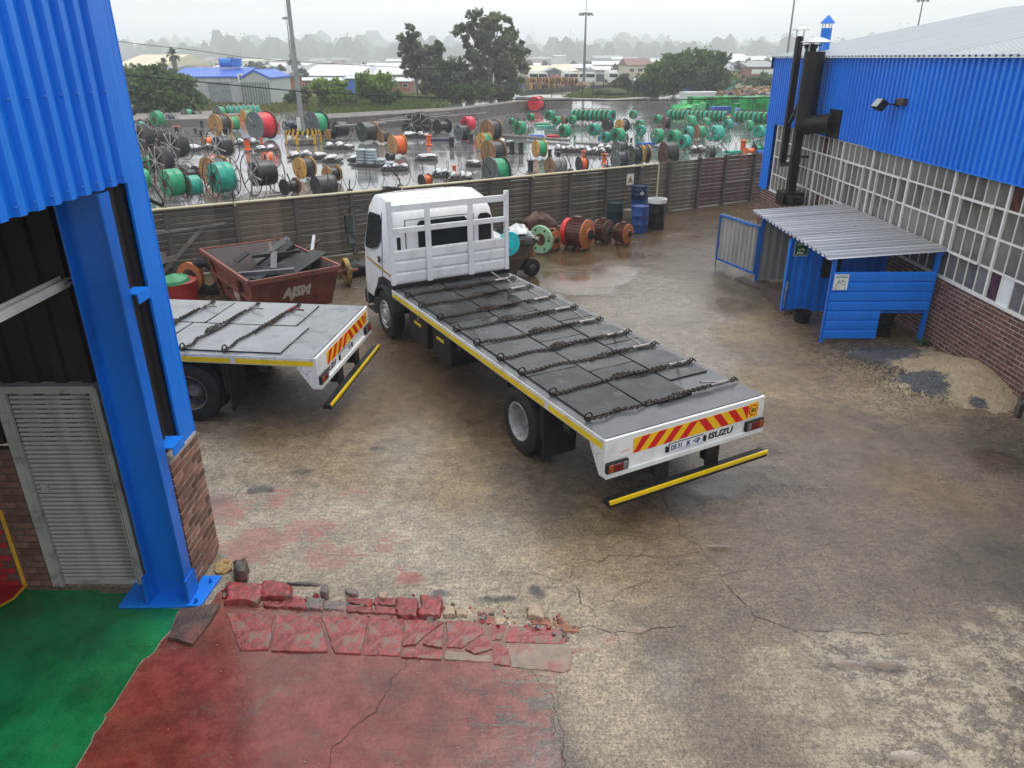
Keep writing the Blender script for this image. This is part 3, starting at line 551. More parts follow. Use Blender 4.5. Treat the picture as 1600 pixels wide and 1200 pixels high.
mb = MB(); mb.prism([(-.52, -.14), (.34, -.14), (.39, .36), (-.52, .36)], 0, .032); mb.build('base_plate', BLUE, col, bevel=.004)
mb = MB()
for x, y in ((.28, -.08), (.31, .25), (-.3, -.1)): mb.cyl((x, y, .032), (x, y, .062), .02, n=6); mb.cyl((x, y, .062), (x, y, .085), .012, n=8)
mb.build('bolt', BLUED, col)
# brick pillar under the flashing
pil = empty('brick_pillar', (-3.45, 6.5, 0), 0, 'weathered brick pillar under the blue flashing at the shed corner', 'pillar')
brick_w = copym(brick_mesh, BRICKG, 'brick_w'); half_w = copym(half_mesh, BRICKG, 'half_brick_w')
mb = MB(); mb.box((-.20, .008, .035), (-.006, .70, 1.58)); mb.build('core', pbr('mortar_old', (.33, .29, .25), .85, var=.3, scale=6), pil)
for r in range(18):
    z = .037+r*.0845
    ys_ = [.0, .233, .466] if r % 2 else [-.0, .117, .35, .583]
    for k, y in enumerate(ys_):
        me_ = half_w if (r % 2 == 0 and k in (0, 3)) else brick_w
        link('brick', me_, pil, (random.uniform(-.004, .003), y, z), (0, random.uniform(-.01, .01), pi/2+random.uniform(-.012, .012)))
    link('brick', half_w if r % 2 else brick_w, pil, (-.222+(.0 if r % 2 == 0 else .0), -.0+.002, z) if r % 2 == 0 else (-.215, .002, z), (0, 0, 0), (.5 if r % 2 == 0 else .95, .9, 1))
# ================================================================== BROKEN KERB AND APRON SLABS
REDST = pbr('red_painted_stone', (.22, .028, .028), .36, var=.5, scale=11, dirt=(.085, .06, .05), damt=.95, dscale=7, bump=1.0, bscale=22, rand=.25, dlo=.50)
TANST = pbr('bare_brick', (.34, .25, .17), .75, var=.25, scale=8, dirt=(.16, .10, .07), damt=.6, bump=.4, rand=.2)
ORST = pbr('orange_brick', (.27, .115, .07), .75, var=.3, scale=8, dirt=(.25, .2, .16), damt=.6, bump=.4)
GREYST = pbr('grey_stone', (.15, .13, .12), .6, var=.4, scale=11, dirt=(.24, .07, .06), damt=.8, dscale=7, bump=1.0, bscale=25)
DKST = pbr('dark_stone', (.075, .06, .05), .6, var=.3, scale=6, dirt=(.16, .04, .035), damt=.7, dscale=4, bump=.5, bscale=25)
def rock(name, pxpoly, h, mat, parent=None, rough=.012, inset=.82, seed=0, org=None, z0=-.02):
    """a broken stone: four sided ones are a worn block with rounded arrises, others a flat cracked slab"""
    rr = random.Random(seed); p = [G(*q) for q in pxpoly]; c = sum(p, Vector())/len(p); base = [Vector((q.x-c.x, q.y-c.y, 0)) for q in p]; loc = (c.x, c.y, 0) if org is None else (c.x-org.x, c.y-org.y, 0); mb = MB(); ox, oy = rr.uniform(0, 90), rr.uniform(0, 90)
    def nz(P_, s, k): return vnoise(np.array(P_)+np.array([ox, oy]), s, 200+k)-.5
    if len(base) == 4 and inset < .95:
        N = 14; U = [(i, j) for i in range(N+1) for j in range(N+1)]; us = np.array([-1+2*i/N for i, j in U]); vs_ = np.array([-1+2*j/N for i, j in U])
        g = lambda t: np.sign(t)*np.abs(t)**.75
        us, vs_ = g(us), g(vs_); A, B, C, D = [np.array(q[:2]) for q in base]
        XY = ((1-us)*(1-vs_))[:, None]/4*A+((1+us)*(1-vs_))[:, None]/4*B+((1+us)*(1+vs_))[:, None]/4*C+((1-us)*(1+vs_))[:, None]/4*D
        sz = min((base[1]-base[0]).length, (base[2]-base[1]).length)
        r = np.maximum(np.abs(us), np.abs(vs_)); rc = (np.abs(us)**6+np.abs(vs_)**6)**(1/6); XYs = XY*(1-.10*np.clip(rc-1, 0, 1)[:, None]*3)
        k1, k2 = 1.6/sz, 5/sz
        XYs = XYs+np.stack([nz(XY, k1, 1)*.26*sz+nz(XY, k2, 2)*.13*sz, nz(XY, k1, 3)*.26*sz+nz(XY, k2, 4)*.13*sz], 1)*np.clip(r, 0, 1)[:, None]
        e = np.clip((rc-.70)/.30, 0, 1); Z = h*(1-.22*e**2-.62*(r > .999)*1.0)+h*(nz(XY, k1, 5)*.42+nz(XY, k2, 6)*.16+nz(XY, 14/sz, 7)*.07)
        m = N+1; V = np.column_stack([XYs, np.maximum(Z, .004)]).tolist(); ring = [i*m for i in range(m)]+[N*m+j for j in range(1, m)]+[i*m+N for i in range(N-1, -1, -1)]+[j for j in range(N-1, 0, -1)]
        n0 = len(V); V += [(V[i][0]*1.03, V[i][1]*1.03, z0) for i in ring]; F = [(i*m+j, (i+1)*m+j, (i+1)*m+j+1, i*m+j+1) for i in range(N) for j in range(N)]; L = len(ring)
        F += [(ring[i], ring[(i+1) % L], n0+(i+1) % L, n0+i) for i in range(L)]; mb.add(V, F); return mb.build(name, mat, parent, loc, smooth=35)
    b2 = []; K = 9
    for a_, b_ in zip(base, base[1:]+base[:1]):
        for k in range(K): b2.append(a_.lerp(b_, k/K))
    n = len(b2); P_ = np.array([q[:2] for q in b2]); d = np.stack([nz(P_, 9, 1)+.6*nz(P_, 28, 2), nz(P_, 9, 3)+.6*nz(P_, 28, 4)], 1)*rough*3.2; P_ = P_+d; V = []
    tx, ty = rr.uniform(-.02, .02), rr.uniform(-.02, .02)
    for k, z in ((1.0, z0), (.998, h*.6), (.985, h), (.5, h)):
        for i in range(n): V.append((P_[i][0]*k, P_[i][1]*k, z+(tx*P_[i][0]+ty*P_[i][1] if z > 0 else 0)+(.003*rr.uniform(-1, 1) if k == .985 else 0)))
    F = [(l*n+i, l*n+(i+1) % n, (l+1)*n+(i+1) % n, (l+1)*n+i) for l in range(3) for i in range(n)]; F.append(tuple(3*n+i for i in range(n))); mb.add(V, F); return mb.build(name, mat, parent, loc, smooth=28)
ko = G(520, 950)
kerb = empty('broken_kerb', (ko.x, ko.y, 0), 0, 'row of broken red painted kerb stones and bricks across the entrance', 'kerb')
def R4(x0, y0, x1, y1, s=0): return [(x0+s, y0), (x1, y0+1), (x1-s, y1), (x0, y1-2)]
for i, (q, h, m) in enumerate([(R4(350, 916, 412, 950), .13, REDST), (R4(405, 914, 458, 942), .13, REDST), (R4(412, 942, 446, 952), .06, REDST), (R4(440, 934, 482, 955), .07, REDST), (R4(478, 936, 508, 956), .07, GREYST), (R4(505, 940, 543, 957), .035, GREYST),
     (R4(541, 936, 583, 948), .05, REDST), (R4(541, 949, 582, 961), .05, REDST), (R4(584, 936, 620, 949), .05, REDST), (R4(584, 950, 622, 963), .05, REDST), (R4(618, 936, 655, 968), .09, REDST), (R4(652, 936, 694, 970), .11, REDST), (R4(694, 950, 711, 967), .09, TANST), (R4(712, 955, 730, 967), .07, TANST),
     (R4(735, 966, 752, 977), .02, TANST), (R4(748, 964, 773, 978), .035, ORST), (R4(774, 966, 800, 979), .02, TANST), (R4(830, 968, 862, 979), .03, ORST), (R4(864, 970, 884, 981), .02, ORST), (R4(878, 979, 905, 990), .03, ORST), (R4(732, 950, 800, 962), .012, TANST)]):
    rock('kerb_stone', q, h*.58, m, kerb, .013, .80, i, ko)
for i, (q, h, m, nm, lab, cat) in enumerate([(R4(502, 922, 514, 938), .09, GREYST, 'loose_stone', 'thin grey stone standing on end behind the red kerb row', 'stone'), (R4(826, 952, 846, 972, -4), .06, TANST, 'loose_brick', 'loose tan half brick lying alone beyond the end of the kerb row', 'brick'),
     (R4(366, 888, 390, 910, 3), .17, DKST, 'stone_block', 'dark upright stone stump with yellow top beside the blue base plate', 'stone'), ([(336, 884), (348, 876), (362, 880), (364, 892), (352, 899), (338, 897)], .03, pbr('yellow_lump', (.36, .26, .09), .6, var=.5, scale=14, dirt=(.16, .045, .04), damt=.95, dscale=14, bump=.8, dlo=.47), 'painted_lump', 'flat yellow splashed lump tucked behind the brick pillar', 'lump'),
     (R4(592, 930, 606, 940), .05, TANST, 'brick_shard', 'small tan brick shard just behind the middle of the red kerb', 'brick'), (R4(446, 912, 500, 917), .03, DKST, 'timber_offcut', 'thin dark timber offcut lying behind the red kerb stones', 'timber'), (R4(540, 924, 560, 934), .05, GREYST, 'stone_chip', 'grey stone chip against the back of the kerb row', 'stone')]):
    tag(rock(nm, q, h, m, None, .008, .85, 50+i), lab, cat)
rk = random.Random(77); MBK = [MB(), MB()]
for i in range(150):
    px = rk.uniform(345, 900); py = np.interp(px, [345, 700, 900], [930, 955, 982])+rk.gauss(0, 9)+(8 if rk.random() < .3 else 0); q = G(px, py, .0); s_ = rk.uniform(.008, .026)*(1.5 if rk.random() < .1 else 1); Mx = Matrix.Translation((q.x, q.y, s_*.4)) @ Euler((rk.uniform(0, 3), rk.uniform(0, 3), rk.uniform(0, 3))).to_matrix().to_4x4()
    MBK[i % 2].add([Mx @ Vector((a_*s_*rk.uniform(.7, 1.2), b_*s_*rk.uniform(.5, 1.1), c_*s_*rk.uniform(.5, .9))) for a_, b_, c_ in ((-1, -1, -1), (1, -1, -1), (1, 1, -1), (-1, 1, -1), (-1, -1, 1), (1, -1, 1), (1, 1, 1), (-1, 1, 1))], [(0, 3, 2, 1), (4, 5, 6, 7), (0, 1, 5, 4), (1, 2, 6, 5), (2, 3, 7, 6), (3, 0, 4, 7)])
tag(MBK[0].build('kerb_rubble', REDST), kind='stuff'); tag(MBK[1].build('kerb_rubble', GREYST), kind='stuff')
APR = pbr('apron_slab', (.23, .036, .034), .30, var=.4, scale=9, dirt=(.17, .14, .11), damt=.95, dscale=6.5, bump=.9, bscale=30, dlo=.475)
APG = pbr('apron_slab_worn', (.22, .165, .125), .5, var=.25, scale=5, dirt=(.26, .06, .055), damt=.8, dscale=3, bump=.5, bscale=30, dlo=.5)
ao = G(620, 1000)
apron = empty('cracked_apron', (ao.x, ao.y, 0), 0, 'strip of cracked red slabs between the kerb stones and painted floor', 'paving')
sl = [([(355, 958), (428, 962), (420, 1017), (375, 1016)], APR), ([(431, 962), (500, 964), (512, 1021), (424, 1018)], APR), ([(503, 964), (577, 966), (563, 1024), (523, 1022)], APR), ([(580, 966), (632, 968), (625, 1026), (567, 1024)], APR), ([(636, 968), (694, 972), (648, 1008), (630, 1010)], APR), ([(692, 978), (690, 1014), (660, 1008)], APR), ([(632, 1014), (690, 1018), (690, 1031), (627, 1027)], APR),
      ([(699, 972), (748, 974), (757, 988), (722, 1014), (698, 1012)], APR), ([(726, 1016), (760, 992), (770, 1014), (742, 1024)], APR), ([(697, 1018), (720, 1020), (766, 1026), (768, 1036), (695, 1032)], APG), ([(770, 976), (790, 978), (783, 1000), (768, 1002)], APR), ([(772, 1006), (794, 1014), (798, 1042), (772, 1038)], APR), ([(796, 978), (878, 984), (884, 1006), (790, 1004)], APR), ([(790, 1007), (886, 1009), (893, 1020), (889, 1048), (880, 1052), (800, 1043)], APG)]
for i, (q, m) in enumerate(sl): rock('slab', q, .010+.004*(i % 3), m, apron, .0055, .985, 90+i, ao)
mb = MB(); rock('slab', [(262, 1000), (283, 956), (318, 950), (344, 948), (330, 975), (302, 1010)], .04, pbr('worn_step', (.085, .055, .045), .4, var=.3, scale=4, dirt=(.2, .05, .04), damt=.6, bump=.8), apron, .004, .97, 133, ao)
# ================================================================== RIGHT BUILDING
WX, WY0, WY1 = 8.4, 11.08, 25.4
rb = empty('blue_workshop', (WX, WY0, 0), 0, 'long workshop with blue ribbed cladding over white steel windows and brick base', 'building')
OR_ = Vector((WX, WY0, 0))
WHITE = pbr('white_paint', (.76, .76, .74), .4, var=.06, dirt=(.35, .33, .3), damt=.35, dscale=3)
ROOFM = pbr('roof_sheet', (.44, .475, .50), .36, .55, var=.20, scale=1.0, dirt=(.30, .31, .31), damt=.5, dscale=1.0, stretch=(.04, 3.2, .04))
def rbx(mb, lo, hi, mi=None): mb.box(Vector(lo)-OR_, Vector(hi)-OR_, mi)
mb = MB(); rbx(mb, (WX+.006, WY0+.004, -.2), (WX+.28, WY1, 1.329)); rbx(mb, (WX+.285, WY1-.2, -.2), (24, WY1, 5.2)); rbx(mb, (WX+.1, 0, -.2), (WX+.28, WY0-1.7, 1.34)); mb.build('wall_core', MORTAR, rb)
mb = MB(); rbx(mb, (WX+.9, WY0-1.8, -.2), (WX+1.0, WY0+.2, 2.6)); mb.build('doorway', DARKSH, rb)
mb = MB(); corr(mb, Vector((WX-.03, 0, 3.36))-OR_, (0, 1, 0), (0, 0, 1), (-1, 0, 0), WY1+.05, 1.91, .192, .045); mb.build('cladding', BLUE, rb)
mb = MB(); corr(mb, Vector((WX-.03, WY1-.62, 1.30))-OR_, (0, 1, 0), (0, 0, 1), (-1, 0, 0), .67, 2.07, .192, .036); mb.build('corner_cladding', BLUE, rb)
mb = MB(); corr(mb, Vector((WX-.02, WY1+.06, 1.1))-OR_, (1, 0, 0), (0, 0, 1), (0, 1, 0), 14, 4.15, .192, .036); mb.build('end_cladding', BLUE, rb)
mb = MB(); rbx(mb, (WX-.085, 0, 3.335), (WX-.02, 18.1, 3.358)); mb.build('drip_flashing', BLUE, rb)
# roof, two slopes
RZ0, RX1, RZ1 = 5.28, 15.2, 6.62
sl_ = Vector((RX1-(WX-.16), 0, RZ1-RZ0)); nrm = Vector((-sl_.z, 0, sl_.x)).normalized()
mb = MB(); corr(mb, Vector((WX-.16, 0, RZ0))-OR_, (0, 1, 0), sl_, nrm, WY1+.1, sl_.length, .20, .045); mb.build('roof', ROOFM, rb)
sl2 = Vector((8.5, 0, -1.4)); mb = MB(); corr(mb, Vector((RX1, 0, RZ1))-OR_, (0, 1, 0), sl2, Vector((1.4, 0, 8.5)), WY1+.1, sl2.length, .20, .036); mb.build('roof', ROOFM, rb)
mb = MB(); rbx(mb, (WX-.13, WY1+.1, RZ0-.3), (WX-.02, WY1+.14, RZ0+.05)); mb.build('corner_cap', pbr('dark_blue_trim', (.003, .03, .13), .5), rb)
# steel windows
wf = MB(); Z0, Z1 = 1.385, 3.335; rows = [1.385, 1.875, 2.40, 2.90, 3.335]; bays = [10.98, 12.64, 14.32, 16.01, 17.75, 19.45, 21.12, 22.8, 24.47]
def pane_mat():
    t = NT('window_pane'); r = t.rnd(); n = t.noise(1.2, 4)
    c = t.mix(t.ramp(r, 0, 1, 0, 1, False), (.075, .075, .07), (.185, .18, .16)); c = t.mix(t.ramp(n, .4, .7, 0, .5), c, (.21, .20, .17))  # greys raised to carry the sky reflected in the glass
    return t.out(c, t.ramp(n, .3, .7, .05, .22), 0, .5)
PANE = pane_mat(); PANEW = pbr('painted_pane', (.72, .76, .76), .4, var=.05); PANER = pbr('pane_reddish', (.075, .03, .026), .15, var=.4)
win = empty('window_wall', (WX, 18, 1.3), 0); win.parent = rb; win.location = Vector((WX, 18, 0))-OR_
pm_ = MB(); pm_.box((0, 0, 0), (.006, 1, 1)); pane_me = pm_.mesh('pane', PANE)
pane_w = copym(pane_me, PANEW, 'pane_w'); pane_r = copym(pane_me, PANER, 'pane_r')
OW = Vector((WX, 18, 0)); fr = MB()
def wb(lo, hi): fr.box(Vector(lo)-OW, Vector(hi)-OW)
wb((WX-.03, bays[0], 1.33), (WX+.06, bays[-1]+.05, 1.383)); wb((WX-.02, bays[0], 3.336), (WX+.05, bays[-1]+.05, 3.37))
for b in bays: wb((WX-.022, b-.028, 1.384), (WX+.05, b+.028, 3.335))
wb((WX-.022, 18.86, 1.384), (WX+.05, 18.90, 3.335)) if False else None
for z in rows[1:4]:
    for a, b in zip(bays[:-1], bays[1:]): wb((WX-.012, a+.03, z-.016), (WX+.035, b-.03, z+.016))
for bi, (a, b) in enumerate(zip(bays[:-1], bays[1:])):
    wd = (b-a-.056)/5
    for k in range(5):
        y0 = a+.028+k*wd
        if k: 
            for z0, z1 in zip(rows[:-1], rows[1:]): wb((WX-.008, y0-.009, z0+(.017 if z0 > 1.4 else 0)), (WX+.03, y0+.009, z1-(.017 if z1 < 3.3 else 0)))
        for z0, z1 in zip(rows[:-1], rows[1:]):
            m = pane_w if (bi == 0 and k == 3 and z0 < 1.4) else pane_r if (bi, k) in ((0, 4), (5, 3)) and z0 in (1.385, 2.9) else pane_me
            link('pane', m, win, Vector((WX+.012, y0+.009, z0+.002))-OW, (0, 0, 0), (1, wd-.018, z1-z0-.004))
for bi, (k0, k1) in ((1, (1, 4)), (3, (1, 4)), (4, (1, 4)), (6, (1, 4))):   # opening casements stand proud
    a = bays[bi]; wd = (bays[bi+1]-a-.056)/5; y0, y1 = a+.028+k0*wd, a+.028+k1*wd
    for lo, hi in (((WX-.05, y0-.015, 1.89), (WX-.024, y0+.015, 2.88)), ((WX-.05, y1-.015, 1.89), (WX-.024, y1+.015, 2.88)), ((WX-.05, y0+.016, 1.862), (WX-.024, y1-.016, 1.895)), ((WX-.05, y0-.06, 2.882), (WX-.024, y1+.06, 2.92))): wb(lo, hi)
fr.build('frame', WHITE, win)
# brick base: single bricks nearest us, the far courses joined
stuff = MB(); nb = 0
mm_b = copym(brick_mesh, pbr('brick_wall', (.13, .060, .044), .7, var=.3, scale=9, dirt=(.045, .028, .024), damt=.65, dscale=2.2, rand=.33, bump=.3, bscale=60), 'brick_wall')
for r in range(16):
    z = r*.0842-.005; off = 0 if r % 2 else .116
    y = WY0-off
    while y < WY1-.1:
        y0 = max(y, WY0); L = min(y+BL, WY1)-y0
        if L > .03:
            if y0 < 14.0+.0 and nb < 290 and z > -.1:
                nb += 1; link('brick', mm_b, rb, Vector((WX+.106+random.uniform(-.003, .003), y0, z))-OR_, (0, 0, pi/2), (L/BL, 1, 1))
            else:
                stuff.box(Vector((WX+random.uniform(-.003, .003), y0+.007, z+.006))-OR_, Vector((WX+.106, y0+L, z+BH))-OR_)
        y += BL+J
def brick_mass():
    t = NT('brick_mass'); g = t.n('ShaderNodeNewGeometry').outputs['Random Per Island']; n = t.noise(7, 5); n2 = t.noise(1.5, 5)
    c = t.mix(g, (.09, .04, .030), (.19, .085, .058)); c = t.mix(t.ramp(n, .4, .7, 0, .6), c, (.06, .032, .026)); c = t.mix(t.ramp(n2, .5, .7, 0, .5), c, (.10, .08, .07)); return t.out(c, .7)
tag(stuff.build('brick_courses', brick_mass(), rb), kind='stuff')
rr_ = random.Random(3)
for i in range(9):
    px = 1596+rr_.uniform(-8, 22); py = 600+i*9+rr_.uniform(-4, 4)
    if i < 7: o = rock('rubble_stone', [(px-9, py-5), (px+8, py-6), (px+10, py+5), (px-7, py+6)], rr_.uniform(.08, .25), DKST if i % 2 else GREYST, None, .02, .75, 300+i); tag(o, 'dark broken rubble stone piled at the near brick corner', 'stone', 'rubble heaped at the brick corner')
# flood light
fl = empty('flood_light', (WX-.07, 16.98, 4.33), 0, 'small black flood light on the blue cladding', 'light')
mb = MB(); mb.box((-.04, -.05, -.02), (0, .05, .12)); mb.beam((-.02, 0, .02), (-.26, .06, .03), .02, .03); mb.build('bracket', IRON, fl)
mb = MB(); mb.box((-.12, -.16, -.10), (.05, .16, .12), M=Matrix.Translation((-.30, .12, -.02)) @ Matrix.Rotation(radians(35), 4, 'Y')); mb.build('housing', IRON, fl, bevel=.02)
mb = MB(); mb.box((-.128, -.14, -.085), (-.121, .14, .10), M=Matrix.Translation((-.30, .12, -.02)) @ Matrix.Rotation(radians(35), 4, 'Y')); mb.build('glass', pbr('lamp_glass', (.25, .26, .27), .1), fl)
mb = MB(); mb.box((-.10, -.42, .02), (0, -.16, .16)); mb.build('gear_box', pbr('rusty_box', (.07, .05, .045), .5), fl)
# flues
FLUE = pbr('flue_black', (.020, .018, .018), .48, .2, var=.3, scale=2, dirt=(.09, .035, .02), damt=.45, dscale=3, dlo=.58); GALV = pbr('galvanised', (.42, .44, .45), .38, .5, var=.12, scale=4)
def cowl(parent, x, y, z, r, h, lift, mat=GALV):
    mb = MB(); mb.lathe([(r, lift), (r*.55, lift+h*.6), (.01, lift+h)], 20, c=(x, y, z)); mb.lathe([(r*.98, lift-.004), (.01, lift+h-.02)], 20, c=(x, y, z)); mb.build('cowl', mat, parent, smooth=30)
    mb = MB()
    for k in range(4): a = k*pi/2+.4; q = Vector((cos(a)*r*.55+x, sin(a)*r*.55+y, z)); mb.beam(q-Vector((0, 0, .05)), q+Vector((0, 0, lift+.02)), .025, .008)
    mb.build('cowl_strap', mat, parent)
f1 = empty('thin_flue', (7.98, 22.5, 0), 0, 'tall thin square black flue with small cap nearest the building end', 'flue')
mb = MB(); mb.box((-.085, -.085, 2.45), (.085, .085, 5.82)); mb.build('stack', FLUE, f1, bevel=.01); cowl(f1, 0, 0, 5.82, .24, .10, .16)
mb = MB(); mb.beam((0, 0, 2.40), (.03, -.95, 2.55), .12, .12); mb.build('elbow', FLUE, f1)
f2 = empty('middle_flue', (7.98, 21.55, 0), 0, 'black open topped flue standing between two capped flues', 'flue')
mb = MB(); mb.box((-.11, -.11, 1.7), (.11, .11, 5.55)); mb.build('stack', FLUE, f2, bevel=.01)
mb = MB(); mb.box((-.28, -.28, 1.42), (.30, .34, 1.78)); mb.box((-.2, -.75, 1.52), (.15, -.28, 1.72)); mb.build('burner_box', FLUE, f2, bevel=.012)
mb = MB(); mb.lathe([(.17, 5.50), (.17, 5.60)], 18); mb.box((-.24, -.20, 5.56), (.2, .2, 5.59)); mb.beam((.02, .04, 5.58), (.02, .04, 5.78), .025, .025); mb.beam((.02, -.08, 5.58), (.02, -.08, 5.78), .025, .025); mb.build('top_plate', FLUE, f2)
mb = MB(); mb.box((-.17, -.17, 2.72), (.17, .17, 2.76)); mb.box((-.17, -.17, 3.8), (.17, .17, 3.84)); mb.box((.13, -.03, 2.7), (.42, .03, 2.76)); mb.box((.13, -.03, 3.8), (.42, .03, 3.86)); mb.beam((-.2, .25, 3.6), (.0, .3, 4.1), .06, .1); mb.build('bracket', FLUE, f2)
f3 = empty('wide_flue', (7.90, 21.0, 0), 0, 'wide round black flue with a conical cap and elbow into the blue wall', 'flue')
mb = MB(); mb.cyl((0, 0, 3.86), (0, 0, 5.42), .26, n=28); mb.tube([(0, 0, 3.88), (.0, -.02, 3.66), (.06, -.12, 3.62), (.16, -.3, 3.66), (.43, -.85, 3.72)], [.26, .26, .25, .24, .24], 24); mb.build('stack', FLUE, f3, smooth=40)
mb = MB(); mb.lathe([(.272, 4.40), (.272, 4.44)], 28); mb.build('seam_band', FLUE, f3)
mb = MB(); mb.box((.42, -1.22, 3.36), (.46, -.50, 4.06)); mb.build('wall_collar', FLUE, f3); cowl(f3, 0, 0, 5.42, .40, .14, .22)
bv = empty('roof_vent', (9.0, 23.3, 5.42), 0, 'slim blue roof vent with a pointed cap', 'vent')
mb = MB(); mb.lathe([(.145, -.1), (.145, .62)], 16); mb.build('duct', BLUE, bv, smooth=40); mb = MB(); mb.lathe([(.20, .74), (.19, .77), (.02, .95)], 16); mb.build('cap', BLUE, bv, smooth=30)
mb = MB()
for k in range(8): a = k*pi/4; mb.beam((cos(a)*.13, sin(a)*.13, .6), (cos(a)*.13, sin(a)*.13, .75), .018, .018)
mb.build('louvre_post', GALV, bv)
# ================================================================== LEAN-TO SMOKING SHELTER against the brick base
sh = empty('lean_to', (6.2, 14.05, 0), 0, 'blue sheet lean-to with pale corrugated roof against the brick wall', 'shelter')
OS = Vector((6.2, 14.05, 0))
SHR = pbr('shelter_roof', (.50, .505, .52), .34, .5, var=.14, scale=1.0, stretch=(.15, 4, .15))
GSH = pbr('grey_sheet', (.34, .33, .31), .45, var=.12, scale=1, dirt=(.16, .15, .14), damt=.5, dscale=1.5, stretch=(1, 1, .3))
def sb(mb, lo, hi): mb.box(Vector(lo)-OS, Vector(hi)-OS)
n_ = Vector((-.15, 0, 2.3)).normalized()
mb = MB(); corr(mb, Vector((6.08, 13.93, 1.735))-OS, (0, 1, 0), (2.28, 0, .15), n_, 4.85, 2.29, .235, .048); ro = mb.build('roof', SHR, sh)
for nm, lo, hi in (('post', (6.24, 14.03, -.05), (6.31, 14.10, 1.72)), ('post', (8.22, 14.03, -.05), (8.30, 14.10, 1.86)), ('post', (6.25, 18.44, -.05), (6.31, 18.50, 1.70)), ('post', (6.14, 15.98, 0), (6.19, 16.03, 1.70))):
    mb = MB(); sb(mb, lo, hi); mb.build(nm, BLUED, sh)
mb = MB(); sb(mb, (6.2, 14.04, 1.66), (6.25, 18.6, 1.725)); sb(mb, (8.30, 14.04, 1.78), (8.35, 18.6, 1.85)); mb.build('rafter', BLUED, sh)
# end panel of horizontal blue boards, one corner cut out
z = .04; 
for k in range(7):
    h = .197; x1 = 7.32 if k < 3 else 8.24
    mb = MB(); mb.prism([(0, 0), (.028, .014), (.032, h*.6), (.030, h-.03), (.004, h-.006), (0, h-.004)], 0, x1-6.27, 0, Matrix(((0, 0, 1, 0), (-1, 0, 0, 0), (0, 1, 0, 0), (0, 0, 0, 1))))
    mb.build('board', BLUE, sh, Vector((6.27, 14.02, z+k*h+.05))-OS)
mb = MB(); sb(mb, (7.32, 14.03, .62), (8.22, 14.06, .66)); sb(mb, (7.305, 14.03, .05), (7.325, 14.06, .62)); mb.build('board_trim', BLUED, sh)
# corrugated partition with a dark panel for its shaded opening, and inner wall
mb = MB(); corr(mb, Vector((6.10, 16.0, .02))-OS, (1, 0, 0), (0, 0, 1), (0, -1, 0), 2.2, 1.66, .2, .03); mb.build('partition', BLUE, sh)
mb = MB(); sb(mb, (6.85, 15.93, .82), (7.25, 15.955, 1.5)); mb.build('opening_shade', DARKSH, sh)  # solid dark panel, the shade of the hole is put into its colour
mb = MB(); sb(mb, (6.075, 15.94, .02), (6.10, 16.03, 1.66)); mb.build('door_edge', BLUE, sh)
mb = MB(); mb.tube([(6.12, 15.93, .12), (6.12, 15.91, .75)], .012, 6); mb.tube([(6.12, 15.90, .55), (6.12, 15.88, .72)], .022, 6); sb2 = mb.build('bolt', GALV, sh, -OS)
mb = MB(); corr(mb, Vector((6.31, 18.52, .05))-OS, (1, 0, 0), (0, 0, 1), (0, -1, 0), 2.0, 1.62, .2, .03); mb.build('back_panel', GSH, sh)
mb = MB(); corr(mb, Vector((8.36, 14.2, .6))-OS, (0, 1, 0), (0, 0, 1), (-1, 0, 0), 4.2, .01, .2, .03)
# signs
gs = empty('green_sign', (6.33, 15.945, 1.47), 0, 'small dark green sign with white symbol on the blue partition', 'sign')
GRN = pbr('sign_green', (.004, .085, .035), .4, var=.05)
mb = MB(); mb.box((-.15, -.008, -.17), (.15, 0, .15), 0); mb.build('sign_plate', SW, gs); mb = MB(); mb.box((-.14, -.012, -.16), (.14, -.0085, .14)); mb.build('sign_face', GRN, gs)
mb = MB(); mb.box((-.085, -.015, -.105), (.045, -.0125, -.075)); mb.prism([(-.07, .0), (-.04, -.025), (.02, .0), (.06, -.01), (.075, -.06), (.06, -.06), (.045, -.03), (.01, -.02), (-.04, -.045), (-.075, -.01)], .0125, .015, 0, RX)
for z0 in (.075, .10): mb.box((-.11, -.015, z0), (.11, -.0125, z0+.010))
mb.box((-.12, -.015, -.142), (.12, -.0125, -.132)); mb.build('symbol', SW, gs)
wsn = empty('white_notice', (6.42, 13.975, 1.28), 0, 'white notice with a black line drawing on the blue boards', 'sign')
mb = MB(); mb.box((-.14, -.008, -.16), (.14, 0, .15)); mb.build('sign_plate', WHITE, wsn)
GNP = pbr('notice_green', (.02, .16, .06), .5)
mb = MB(); mb.box((-.10, -.011, .115), (.10, -.0085, .125)); mb.box((-.12, -.011, .085), (.12, -.0085, .098)); mb.box((-.11, -.011, -.135), (-.08, -.0085, -.115)); mb.box((.08, -.011, -.135), (.11, -.0085, -.115)); mb.build('print_line', GNP, wsn)
mb = MB()
for pts in ([(-.09, -.09), (-.06, .0), (-.05, .03)], [(-.05, -.02), (-.03, .04), (-.02, -.02)], [(-.02, -.04), (.03, .05), (.06, .01), (.09, -.02)], [(.02, -.05), (.10, -.06)], [(.03, .05), (.035, -.01)]): mb.tube([(x, -.0105, z) for x, z in pts], .004, 5)
mb.build('line_drawing', SB, wsn)
